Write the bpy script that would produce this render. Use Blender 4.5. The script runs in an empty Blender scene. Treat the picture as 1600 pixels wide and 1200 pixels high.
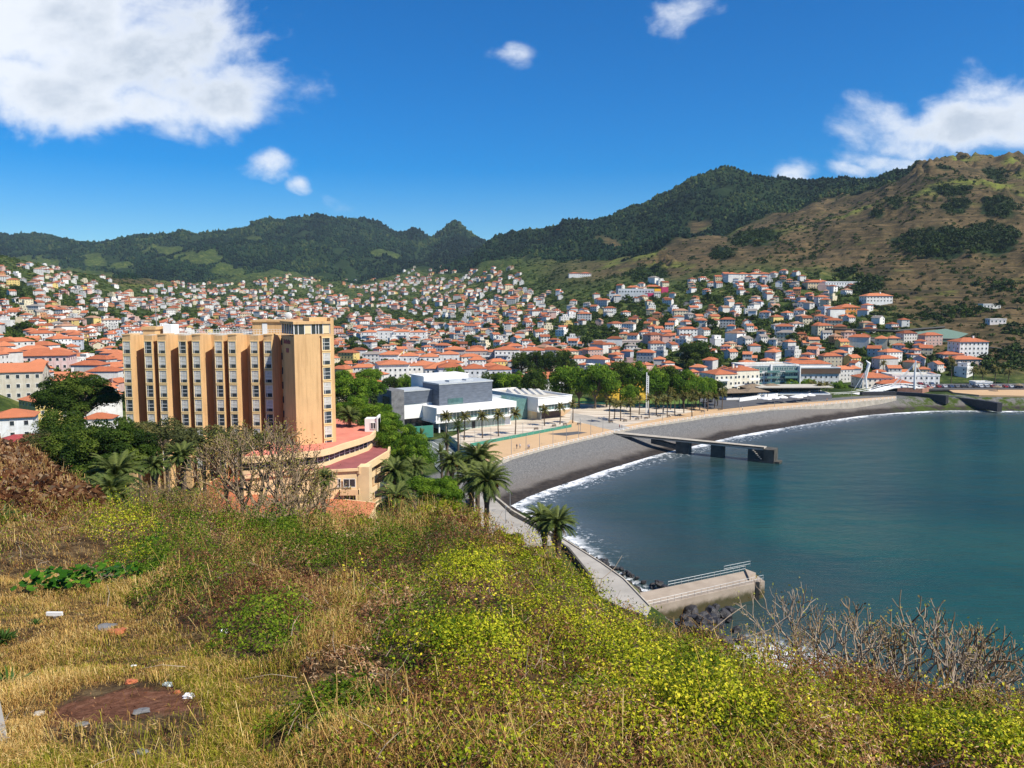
import bpy, math, random
import numpy as np
from mathutils import Vector, Matrix
random.seed(7)
RNG = np.random.default_rng(11)
SC = bpy.context.scene
COL = SC.collection

# ------------------------------------------------------------------ camera
CAMZ = 52.0; FPX = 1250.0; PIT = math.radians(6.0)
CP, SP = math.cos(PIT), math.sin(PIT)
cam_d = bpy.data.cameras.new('camera'); cam = bpy.data.objects.new('camera', cam_d); COL.objects.link(cam)
cam.location = (0, 0, CAMZ); cam.rotation_euler = (math.radians(90) - PIT, 0, 0)
cam_d.sensor_width = 36.0; cam_d.lens = 36.0 * FPX / 1600.0
cam_d.clip_start = 0.1; cam_d.clip_end = 30000
SC.camera = cam

def ee(py):                       # downward slope of the ray through a photo row
    return np.tan(np.arctan((np.asarray(py, float) - 600) / FPX) + PIT)
def at(px, py, Y):                # the point at depth Y seen there
    v = (600 - py) / FPX; u = (px - 800) / FPX
    k = Y / (CP + v * SP)
    return Vector((u * k, Y, CAMZ + k * (-SP + v * CP)))
def gr(px, py, z):                # the point at height z seen there
    Y = (CAMZ - z) / float(ee(py))
    return at(px, py, Y)
def pyof(Y, z):
    return 600 + FPX * np.tan(np.arctan((CAMZ - z) / Y) - PIT)
def pxof(X, Y, z):
    v = (600 - pyof(Y, z)) / FPX
    return 800 + FPX * X / Y * (CP + v * SP)

# ------------------------------------------------------------------ sun, sky, clouds
SUN_EL = math.radians(50); SUN_ROT = math.radians(123)
sdir = Vector((math.sin(SUN_ROT) * math.cos(SUN_EL), math.cos(SUN_ROT) * math.cos(SUN_EL), math.sin(SUN_EL)))
sl = bpy.data.lights.new('sun', 'SUN'); sl.energy = 5.0; sl.angle = math.radians(0.53); sl.color = (1.0, 0.93, 0.79)
so = bpy.data.objects.new('sun', sl); COL.objects.link(so); so.rotation_euler = sdir.to_track_quat('Z', 'Y').to_euler()
so.location = (0, 0, 300)
SC.view_settings.view_transform = 'Standard'; SC.view_settings.look = 'None'
SC.view_settings.exposure = 0.50; SC.view_settings.gamma = 1.0; SC.view_settings.use_curve_mapping = False

class NT:
    def __init__(s, tree): s.t = tree; s.n = tree.nodes; s.l = tree.links
    def new(s, ty, **kw):
        n = s.n.new(ty)
        for k, v in kw.items(): setattr(n, k, v)
        return n
    def put(s, sock, val):
        if val is None: return
        if hasattr(val, 'is_output') or isinstance(val, bpy.types.NodeSocket): s.l.new(val, sock)
        else: sock.default_value = val
    def math(s, op, a, b=None, c=None, clamp=False):
        n = s.new('ShaderNodeMath', operation=op); n.use_clamp = clamp
        s.put(n.inputs[0], a); s.put(n.inputs[1], b)
        if c is not None: s.put(n.inputs[2], c)
        return n.outputs[0]
    def vmath(s, op, a, b=None):
        n = s.new('ShaderNodeVectorMath', operation=op); s.put(n.inputs[0], a); s.put(n.inputs[1], b)
        return n.outputs['Value'] if op in ('LENGTH', 'DISTANCE', 'DOT_PRODUCT') else n.outputs[0]
    def noise(s, vec, scale, detail=4, rough=.55, dist=0, dim='3D'):
        n = s.new('ShaderNodeTexNoise'); n.noise_dimensions = dim
        if vec is not None: s.l.new(vec, n.inputs['Vector'])
        n.inputs['Scale'].default_value = scale; n.inputs['Detail'].default_value = detail
        n.inputs['Roughness'].default_value = rough; n.inputs['Distortion'].default_value = dist
        return n.outputs[0]
    def ramp(s, fac, stops, mode='LINEAR'):
        n = s.new('ShaderNodeValToRGB'); s.put(n.inputs[0], fac); cr = n.color_ramp; cr.interpolation = mode
        while len(cr.elements) > 1: cr.elements.remove(cr.elements[-1])
        for i, (p, c) in enumerate(stops):
            e = cr.elements[0] if i == 0 else cr.elements.new(p)
            e.position = p; e.color = (*c, 1) if len(c) == 3 else c
        return n.outputs[0]
    def mix(s, fac, a, b, mode='MIX'):
        n = s.new('ShaderNodeMix', data_type='RGBA', blend_type=mode)
        s.put(n.inputs[0], fac)
        for i, v in ((6, a), (7, b)):
            if isinstance(v, tuple) and len(v) == 3: v = (*v, 1)
            s.put(n.inputs[i], v)
        return n.outputs[2]
    def mrange(s, v, a, b, c=0., d=1., smooth=True):
        n = s.new('ShaderNodeMapRange'); n.interpolation_type = 'SMOOTHSTEP' if smooth else 'LINEAR'
        s.put(n.inputs[0], v)
        for i, x in enumerate((a, b, c, d)): n.inputs[i + 1].default_value = x
        return n.outputs[0]
    def attr(s, name):
        n = s.new('ShaderNodeAttribute'); n.attribute_name = name; return n

W = bpy.data.worlds.new('World'); SC.world = W; W.use_nodes = True
w = NT(W.node_tree); w.n.clear()
wo = w.new('ShaderNodeOutputWorld'); bg = w.new('ShaderNodeBackground'); bg.inputs[1].default_value = 0.078
w.l.new(bg.outputs[0], wo.inputs[0])
sky = w.new('ShaderNodeTexSky', sky_type='NISHITA'); sky.sun_disc = False
sky.sun_elevation = SUN_EL; sky.sun_rotation = SUN_ROT
sky.altitude = 300; sky.air_density = 1.0; sky.dust_density = 0.15; sky.ozone_density = 2.6
hs = w.new('ShaderNodeHueSaturation'); hs.inputs['Saturation'].default_value = 1.82; hs.inputs['Value'].default_value = 1.0
hs.inputs['Hue'].default_value = 0.497
w.l.new(sky.outputs[0], hs.inputs['Color'])
tc = w.new('ShaderNodeTexCoord'); sx = w.new('ShaderNodeSeparateXYZ'); w.l.new(tc.outputs['Generated'], sx.inputs[0])
yy = w.math('MAXIMUM', sx.outputs[1], 0.02)
uu = w.math('DIVIDE', sx.outputs[0], yy); ww = w.math('DIVIDE', sx.outputs[2], yy)
cxyz = w.new('ShaderNodeCombineXYZ'); w.l.new(uu, cxyz.inputs[0]); w.l.new(ww, cxyz.inputs[1])
uv = cxyz.outputs[0]
warpn = w.new('ShaderNodeTexNoise'); w.l.new(uv, warpn.inputs['Vector']); warpn.inputs['Scale'].default_value = 9; warpn.inputs['Detail'].default_value = 5
wv = w.vmath('SUBTRACT', warpn.outputs['Color'], (0.5, 0.5, 0.5))
wvs = w.new('ShaderNodeVectorMath', operation='SCALE'); w.l.new(wv, wvs.inputs[0]); wvs.inputs['Scale'].default_value = 0.07
uvw = w.vmath('ADD', uv, wvs.outputs[0])
CL = [(60, 20, 330, 120, 1.), (250, 70, 170, 105, 1.), (60, 130, 230, 85, 1.), (330, 140, 150, 75, 1.), (200, 170, 230, 46, .9), (300, 60, 110, 90, .9), (435, 150, 60, 50, .42),
      (432, 262, 50, 24, .58), (466, 297, 26, 17, .48), (540, 321, 40, 16, .22), (806, 88, 42, 32, .50), (1070, 22, 56, 36, .46),
      (1480, 192, 185, 52, .95), (1590, 175, 135, 66, 1.), (1232, 278, 52, 30, .8), (1410, 255, 95, 34, .72), (1325, 273, 36, 14, .5), (1425, 215, 110, 50, .8)]
acc = None
for px, py, rx, ry, am in CL:
    c = at(px, py, 1.0)
    d = w.vmath('SUBTRACT', uvw, (c.x, c.z - CAMZ, 0))
    d = w.vmath('MULTIPLY', d, (FPX / rx, FPX / ry, 0))
    r = w.vmath('LENGTH', d)
    b = w.math('MULTIPLY', w.math('SUBTRACT', 1.25, r, clamp=True), am)
    acc = b if acc is None else w.math('MAXIMUM', acc, b)
stretch = w.vmath('MULTIPLY', uv, (1.0, 1.5, 1.0))
n1 = w.noise(stretch, 8.5, 12, .62, .25)
n2 = w.noise(stretch, 3.1, 7, .55, .2)
dens = w.math('ADD', acc, w.math('MULTIPLY', w.math('SUBTRACT', n1, .53), 1.9))
mask = w.mrange(dens, 0.12, 0.86)
mask = w.math('MULTIPLY', mask, w.mrange(acc, 0.0, 0.12))
n3 = w.noise(stretch, 14., 8, .6, .2)
sh = w.math('ADD', w.math('MULTIPLY', n2, .75), w.math('MULTIPLY', n3, .25))
body = w.mix(w.mrange(sh, .41, .57), (5.3, 6.0, 7.0), (8.6, 9.0, 9.6))  # cloud shading painted into the sky colour as grey and white noise
body = w.mix(w.mrange(dens, .5, 1.1), (9.0, 9.4, 10.), body)
skyc = w.mix(1.0, hs.outputs[0], (.66, .91, 1.17), 'MULTIPLY')
w.l.new(w.mix(w.math('MULTIPLY', mask, .97), skyc, body), bg.inputs[0])

# ------------------------------------------------------------------ helpers
def tag(o, label=None, cat=None, group=None, kind=None):
    if label: o['label'] = label
    if cat: o['category'] = cat
    if group: o['group'] = group
    if kind: o['kind'] = kind
    return o
def thing(name, label, cat, loc=(0, 0, 0), rz=0., group=None):
    o = bpy.data.objects.new(name, None); COL.objects.link(o); o.location = loc; o.rotation_euler = (0, 0, rz)
    o.empty_display_size = .5
    return tag(o, label, cat, group)
def kids(): 
    d = {}
    for o in COL.objects:
        if o.parent: d.setdefault(o.parent.name, []).append(o)
    return d
def copy_tree(src, parts, loc, rz, label=None, scale=None):
    r = src.copy(); COL.objects.link(r); r.location = loc; r.rotation_euler = (0, 0, rz)
    if scale: r.scale = scale
    if label: r['label'] = label
    out = []
    for p, subs in parts:
        c = p.copy(); COL.objects.link(c); c.parent = r; out.append(c)
        for s_ in subs:
            q = s_.copy(); COL.objects.link(q); q.parent = c
    return r, out

class MB:
    def __init__(s): s.v = []; s.f = []; s.m = []
    def add(s, vs, fs, m=0):
        o = len(s.v); s.v += [tuple(x) for x in vs]
        for f in fs: s.f.append([o + i for i in f]); s.m.append(m)
        return s
    def box(s, x0, y0, z0, x1, y1, z1, m=0, M=None):
        vs = [(x0, y0, z0), (x1, y0, z0), (x1, y1, z0), (x0, y1, z0), (x0, y0, z1), (x1, y0, z1), (x1, y1, z1), (x0, y1, z1)]
        if M: vs = [M @ Vector(v) for v in vs]
        return s.add(vs, [(0, 3, 2, 1), (4, 5, 6, 7), (0, 1, 5, 4), (1, 2, 6, 5), (2, 3, 7, 6), (3, 0, 4, 7)], m)
    def prism(s, poly, z0, z1, m=0, mt=None):
        n = len(poly)
        if sum(poly[i][0] * poly[(i + 1) % n][1] - poly[(i + 1) % n][0] * poly[i][1] for i in range(n)) < 0: poly = poly[::-1]
        vs = [(p[0], p[1], z0) for p in poly] + [(p[0], p[1], z1) for p in poly]
        s.add(vs, [(i, (i + 1) % n, n + (i + 1) % n, n + i) for i in range(n)] + [list(range(n))[::-1]], m)
        s.add([(p[0], p[1], z1) for p in poly], [list(range(n))], m if mt is None else mt)
        return s
    def sheet(s, poly, z, m=0):
        n = len(poly)
        if sum(poly[i][0] * poly[(i + 1) % n][1] - poly[(i + 1) % n][0] * poly[i][1] for i in range(n)) < 0: poly = poly[::-1]
        return s.add([(p[0], p[1], z) for p in poly], [list(range(n))], m)
    def hip(s, x0, y0, x1, y1, z, h, ov=.5, m=0, th=.18):
        x0 -= ov; y0 -= ov; x1 += ov; y1 += ov
        w_, d_ = x1 - x0, y1 - y0
        vs = [(x0, y0, z), (x1, y0, z), (x1, y1, z), (x0, y1, z), (x0, y0, z + th), (x1, y0, z + th), (x1, y1, z + th), (x0, y1, z + th)]
        if w_ >= d_: vs += [(x0 + d_ / 2, (y0 + y1) / 2, z + th + h), (x1 - d_ / 2, (y0 + y1) / 2, z + th + h)]; top = [(4, 5, 9, 8), (5, 6, 9), (6, 7, 8, 9), (7, 4, 8)]
        else: vs += [((x0 + x1) / 2, y0 + w_ / 2, z + th + h), ((x0 + x1) / 2, y1 - w_ / 2, z + th + h)]; top = [(4, 5, 8), (5, 6, 9, 8), (6, 7, 9), (7, 4, 8, 9)]
        return s.add(vs, [(0, 3, 2, 1), (0, 1, 5, 4), (1, 2, 6, 5), (2, 3, 7, 6), (3, 0, 4, 7)] + top, m)
    def gable(s, x0, y0, x1, y1, z, h, ov=.45, m=0, th=.2):      # ridge along x
        ym = (y0 + y1) / 2; hh = h * (ym - y0 + ov) / (ym - y0)
        a = [(x0 - ov, y0 - ov, z + h - hh), (x0 - ov, ym, z + h), (x0 - ov, y1 + ov, z + h - hh)]
        vs = a + [(x1 + ov, p[1], p[2]) for p in a]; vs += [(p[0], p[1], p[2] + th) for p in vs[:6]]
        return s.add(vs, [(6, 9, 10, 7), (7, 10, 11, 8), (0, 1, 4, 3), (1, 2, 5, 4), (0, 3, 9, 6), (2, 8, 11, 5), (0, 6, 7, 1), (1, 7, 8, 2), (3, 4, 10, 9), (4, 5, 11, 10)], m)
    def gwall(s, x0, y0, x1, y1, z, h, m=0):
        ym = (y0 + y1) / 2
        for x, o in ((x0, 1), (x1, 0)):
            t = [(x, y0, z), (x, y1, z), (x, ym, z + h)]
            s.add(t, [(0, 2, 1) if o else (0, 1, 2)], m)
        return s
    def tube(s, pts, rad, n=6, m=0, cap=True):
        pts = [Vector(p) for p in pts]; o = len(s.v); k = len(pts)
        if not hasattr(rad, '__len__'): rad = [rad] * k
        for i, p in enumerate(pts):
            t = (pts[min(i + 1, k - 1)] - pts[max(i - 1, 0)])
            t = t.normalized() if t.length > 1e-9 else Vector((0, 0, 1))
            a = t.cross(Vector((0, 0, 1)) if abs(t.z) < .95 else Vector((1, 0, 0))).normalized(); b = t.cross(a)
            for j in range(n):
                q = 2 * math.pi * j / n
                s.v.append(tuple(p + (a * math.cos(q) + b * math.sin(q)) * rad[i]))
        for i in range(k - 1):
            for j in range(n):
                j2 = (j + 1) % n
                s.f.append([o + i * n + j, o + i * n + j2, o + (i + 1) * n + j2, o + (i + 1) * n + j]); s.m.append(m)
        if cap: s.f.append([o + (k - 1) * n + j for j in range(n)]); s.m.append(m)
        return s
    def build(s, name, mats, parent=None, loc=(0, 0, 0), smooth=False):
        me = bpy.data.meshes.new(name); me.from_pydata(s.v, [], s.f)
        if not isinstance(mats, (list, tuple)): mats = [mats]
        for m_ in mats: me.materials.append(m_)
        if len(mats) > 1: me.polygons.foreach_set('material_index', s.m)
        if smooth: me.polygons.foreach_set('use_smooth', [True] * len(s.f))
        me.update(); o = bpy.data.objects.new(name, me); COL.objects.link(o); o.parent = parent; o.location = loc
        return o

def npmesh(name, V, F, mats, parent=None, attrs=None, mi=None, smooth=False, loc=(0, 0, 0)):
    """V (n,3), F (m,k) all faces with k corners; attrs {name: (domain, array)}"""
    me = bpy.data.meshes.new(name); V = np.ascontiguousarray(V, np.float32); F = np.ascontiguousarray(F, np.int32)
    n, k = F.shape
    me.vertices.add(len(V)); me.vertices.foreach_set('co', V.ravel())
    me.loops.add(n * k); me.loops.foreach_set('vertex_index', F.ravel())
    me.polygons.add(n); me.polygons.foreach_set('loop_start', np.arange(0, n * k, k, dtype=np.int32))
    me.polygons.foreach_set('loop_total', np.full(n, k, np.int32))
    for m_ in (mats if isinstance(mats, (list, tuple)) else [mats]): me.materials.append(m_)
    if mi is not None: me.polygons.foreach_set('material_index', np.ascontiguousarray(mi, np.int32))
    me.polygons.foreach_set('use_smooth', np.full(n, bool(smooth)))
    me.update(calc_edges=True)
    for an, (dom, arr) in (attrs or {}).items():
        arr = np.asarray(arr, np.float32)
        if arr.ndim == 1: a = me.attributes.new(an, 'FLOAT', dom); a.data.foreach_set('value', arr)
        else:
            if arr.shape[1] == 3: arr = np.c_[arr, np.ones(len(arr), np.float32)]
            a = me.attributes.new(an, 'FLOAT_COLOR', dom); a.data.foreach_set('color', arr.astype(np.float32).ravel())
    me.validate(); o = bpy.data.objects.new(name, me); COL.objects.link(o); o.parent = parent; o.location = loc
    return o

def _h(ix, iy, seed):
    n = (ix.astype(np.int64) * 374761393 + iy.astype(np.int64) * 668265263 + seed * 2147483647) & 0xffffffff
    n = ((n ^ (n >> 13)) * 1274126177) & 0xffffffff
    return ((n ^ (n >> 16)) & 0xffff) / 65535.0
def vnoise(x, y, seed=0):
    x = np.asarray(x, float); y = np.asarray(y, float)
    ix, iy = np.floor(x), np.floor(y); fx, fy = x - ix, y - iy
    fx = fx * fx * (3 - 2 * fx); fy = fy * fy * (3 - 2 * fy)
    a = _h(ix, iy, seed); b = _h(ix + 1, iy, seed); c = _h(ix, iy + 1, seed); d = _h(ix + 1, iy + 1, seed)
    return (a * (1 - fx) + b * fx) * (1 - fy) + (c * (1 - fx) + d * fx) * fy
def fbm(x, y, seed=0, oct=5, gain=.5):
    s = 0; a = 1; t = 0
    for i in range(oct):
        s = s + a * vnoise(x * 2 ** i + 17.3 * i, y * 2 ** i - 9.1 * i, seed + i); t += a; a *= gain
    return s / t
def sstep(a, b, x):
    t = np.clip((x - a) / (b - a), 0, 1); return t * t * (3 - 2 * t)

# ------------------------------------------------------------------ materials
def mat(name, col=(.5, .5, .5), rough=.8, spec=.3, var=0., vs=1., bump=0., bs=8., metal=0., colfn=None, coord='Object', emit=None, alpha=None, trans=0., detail=4):
    m = bpy.data.materials.new(name); m.use_nodes = True; t = NT(m.node_tree)
    p = m.node_tree.nodes['Principled BSDF']
    p.inputs['Roughness'].default_value = rough; p.inputs['Specular IOR Level'].default_value = spec; p.inputs['Metallic'].default_value = metal
    tcn = t.new('ShaderNodeTexCoord'); co = tcn.outputs[coord] if coord != 'Position' else t.new('ShaderNodeNewGeometry').outputs['Position']
    c = colfn(t, co) if colfn else None
    if c is None: c = (*col, 1)
    if var:
        nn = t.noise(co, vs, detail)
        c = t.mix(1.0, c, t.ramp(nn, [(.25, (1 - var,) * 3), (.75, (1 + var,) * 3)]), 'MULTIPLY')
    t.put(p.inputs['Base Color'], c)
    if bump:
        b = t.new('ShaderNodeBump'); b.inputs['Strength'].default_value = bump; b.inputs['Distance'].default_value = .3
        t.l.new(t.noise(co, bs, 5), b.inputs['Height']); t.l.new(b.outputs[0], p.inputs['Normal'])
    if trans: p.inputs['Transmission Weight'].default_value = trans
    return m

def leafmat(name, stops, rough=.6, transl=.35, spec=.10):
    m = bpy.data.materials.new(name); m.use_nodes = True; t = NT(m.node_tree); p = t.n['Principled BSDF']
    c = t.ramp(t.attr('r').outputs['Fac'], stops)
    t.put(p.inputs['Base Color'], c); p.inputs['Roughness'].default_value = rough; p.inputs['Specular IOR Level'].default_value = spec
    if transl:
        tr = t.new('ShaderNodeBsdfTranslucent'); t.l.new(c, tr.inputs[0]); ms = t.new('ShaderNodeMixShader'); ms.inputs[0].default_value = transl
        t.l.new(p.outputs[0], ms.inputs[1]); t.l.new(tr.outputs[0], ms.inputs[2]); t.l.new(ms.outputs[0], t.n['Material Output'].inputs[0])
    return m

def tilecol(base):
    def fn(t, co):
        wv_ = t.new('ShaderNodeTexWave'); t.l.new(co, wv_.inputs['Vector']); wv_.inputs['Scale'].default_value = 2.2; wv_.inputs['Distortion'].default_value = .6
        n = t.noise(co, .35, 6); oi = t.new('ShaderNodeObjectInfo').outputs['Random']
        c = t.mix(n, tuple(x * .62 for x in base), tuple(min(1, x * 1.35) for x in base))
        c = t.mix(oi, c, t.mix(.6, c, (.62, .24, .12)))
        return t.mix(1., c, t.ramp(wv_.outputs[0], [(0, (.72,) * 3), (.5, (1.1,) * 3)]), 'MULTIPLY')
    return fn
def streak(t, co, c, amt=.78):
    s = t.noise(t.vmath('MULTIPLY', co, (1.3, 1.3, .09)), 1.0, 6, .7)
    return t.mix(1., c, t.ramp(s, [(.34, (amt, amt * .97, amt * .94)), (.52, (1., 1., 1.)), (.7, (1.04, 1.04, 1.04))]), 'MULTIPLY')
def obcol(t, co):
    oi = t.new('ShaderNodeObjectInfo'); n = t.noise(co, .5, 6, .65)
    return streak(t, co, t.mix(1., oi.outputs['Color'], t.ramp(n, [(.3, (.80, .78, .75)), (.62, (1.03,) * 3)]), 'MULTIPLY'), .84)
def atcol(t, co):
    n = t.noise(co, .25, 5, .6)
    return t.mix(1., t.attr('col').outputs['Color'], t.ramp(n, [(.3, (.85, .83, .8)), (.65, (1.04,) * 3)]), 'MULTIPLY')

M = {}
M['roof'] = mat('roof_tiles', rough=.85, spec=.15, colfn=tilecol((.37, .115, .055)), bump=.25, bs=6)
M['roofdull'] = mat('roof_tiles_dull', rough=.85, spec=.15, colfn=tilecol((.36, .13, .09)), bump=.25, bs=6)
M['wall'] = mat('painted_render', rough=.85, spec=.15, colfn=obcol)
M['wallat'] = mat('painted_render_far', rough=.85, spec=.15, colfn=atcol, coord='Position')
M['roofat'] = mat('roof_tiles_far', rough=.9, spec=.1, colfn=atcol, coord='Position')
M['glass'] = mat('dark_glass', (.03, .04, .05), rough=.12, spec=.6)
M['glassteal'] = mat('teal_glass', (.065, .13, .13), rough=.08, spec=.7, var=.35, vs=.6)
M['greenglass'] = mat('green_glass', (.10, .20, .19), rough=.15, spec=.6, var=.25, vs=.8)
M['curtain'] = mat('curtain_behind_glass', (.50, .48, .43), rough=.3, spec=.3, var=.3, vs=2)
M['white'] = mat('white_paint', (.78, .78, .76), rough=.6, var=.07, vs=.4)
M['whiteframe'] = mat('white_frame', (.75, .75, .73), rough=.5)
M['cream'] = mat('cream_render', (.74, .60, .38), rough=.8, var=.1, vs=.5)
M['ochre'] = mat('ochre_render', rough=.85, spec=.15, var=.10, vs=.25, bump=.08, bs=3, detail=9, colfn=lambda t, co: streak(t, co, (.63, .405, .20, 1), .80))
M['ochrelt'] = mat('pale_ochre_trim', (.76, .56, .28), rough=.8, var=.07, vs=.6)
M['podium'] = mat('sand_render', (.72, .52, .30), rough=.85, var=.1, vs=.4)
M['terrace'] = mat('salmon_terrace', (.60, .20, .14), rough=.85, var=.2, vs=.35)
M['maroon'] = mat('maroon_terrace', (.27, .085, .085), rough=.8, var=.2, vs=.4)
M['slate'] = mat('slate_cladding', rough=.55, colfn=lambda t, co: t.mix(1., (.115, .135, .17, 1), t.ramp(t.noise(t.vmath('MULTIPLY', co, (.4, .4, 2.2)), 1., 4), [(.3, (.75,) * 3), (.7, (1.25,) * 3)]), 'MULTIPLY'))
M['metalroof'] = mat('grey_metal_roof', (.42, .45, .47), rough=.5, var=.12, vs=.3)
M['gravelroof'] = mat('flat_roof_gravel', (.45, .42, .36), rough=.9, var=.15, vs=.5)
M['stone'] = mat('grey_stone', (.16, .16, .165), rough=.85, var=.35, vs=.8, bump=.3)
M['concrete'] = mat('weathered_concrete', (.40, .36, .30), rough=.9, var=.28, vs=.5, bump=.2, detail=8)
M['dkconcrete'] = mat('damp_concrete', (.075, .07, .06), rough=.9, var=.5, vs=.5, bump=.3, detail=8)  # blotchy concrete tone, much darker than the weathered one
M['metal'] = mat('galvanised_metal', (.35, .36, .37), rough=.45, metal=.5)
M['dark'] = mat('dark_paint', (.03, .03, .03), rough=.6)
M['thatch'] = mat('thatch', (.20, .15, .10), rough=.95, var=.35, vs=1.5)
M['yellow'] = mat('yellow_ochre_wall', (.78, .50, .07), rough=.85, var=.18, vs=.4)
M['bark'] = mat('bark', (.12, .09, .065), rough=.95, var=.35, vs=3, bump=.4)
M['palmbark'] = mat('palm_bark', rough=.95, colfn=lambda t, co: t.mix(t.noise(t.vmath('MULTIPLY', co, (1, 1, 5)), 2.2, 4), (.045, .032, .022), (.19, .14, .10)), bump=.6, bs=5)
M['twigbrown'] = mat('brown_bare_bark', rough=.9, colfn=lambda t, co: t.mix(t.noise(co, 2.2, 5), (.09, .06, .035), (.42, .31, .20)))
M['twig'] = mat('pale_bare_bark', rough=.9, colfn=lambda t, co: t.mix(t.noise(co, 2.2, 5), (.16, .115, .08), (.52, .43, .33)))
M['sandfloor'] = mat('sand_coloured_ground', rough=.95, coord='Position', colfn=lambda t, co: t.mix(t.noise(co, .05, 7, .65), (.40, .25, .13), (.60, .42, .25)))
M['paving'] = mat('pale_paving', rough=.9, coord='Position', colfn=lambda t, co: t.mix(t.mrange(t.noise(t.vmath('MULTIPLY', co, (.05, .35, 1)), 1., 5), .4, .6), (.40, .33, .26), (.60, .53, .44)))
M['path'] = mat('pale_concrete_path', (.33, .31, .28), rough=.9, coord='Position', var=.2, vs=.3, detail=8)
M['asphalt'] = mat('asphalt', (.085, .085, .09), rough=.9, coord='Position', var=.25, vs=.2, detail=7)
M['court'] = mat('court_surface', (.13, .15, .14), rough=.9, coord='Position', var=.12, vs=.3)
M['netgreen'] = mat('green_windbreak', (.05, .22, .16), rough=.7, var=.15, vs=.6)
M['lawn'] = mat('lawn', rough=.95, coord='Position', colfn=lambda t, co: t.mix(t.noise(co, .5, 6), (.045, .11, .015), (.14, .20, .03)))
M['rock'] = mat('black_basalt', (.03, .028, .03), rough=.5, spec=.5, var=.4, vs=2, bump=.5)
M['plane'] = leafmat('plane_leaves', [(0, (.035, .085, .008)), (.5, (.095, .19, .014)), (1, (.22, .33, .03))], transl=.42)
M['darkleaf'] = leafmat('dark_leaves', [(0, (.018, .040, .006)), (.6, (.045, .085, .010)), (1, (.11, .15, .02))])
M['olive'] = leafmat('olive_leaves', [(0, (.05, .06, .02)), (.6, (.10, .11, .035)), (1, (.17, .15, .05))])
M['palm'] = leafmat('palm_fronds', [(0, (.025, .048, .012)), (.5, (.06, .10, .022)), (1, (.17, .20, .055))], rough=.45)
M['palmy'] = leafmat('yellowed_palm_fronds', [(0, (.06, .07, .02)), (.5, (.12, .13, .035)), (1, (.24, .20, .06))], rough=.5)
M['fruit'] = mat('orange_date_clusters', (.60, .24, .03), rough=.7, var=.3, vs=5)
M['townleaf'] = leafmat('garden_leaves', [(0, (.012, .026, .006)), (.45, (.034, .062, .010)), (.8, (.085, .12, .018)), (1, (.16, .16, .04))], transl=.15)
M['forest'] = leafmat('forest_crowns', [(0, (.002, .008, .005)), (.5, (.006, .019, .010)), (.85, (.017, .042, .016)), (1, (.05, .068, .02))], rough=.9, transl=0, spec=.1)
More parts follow.
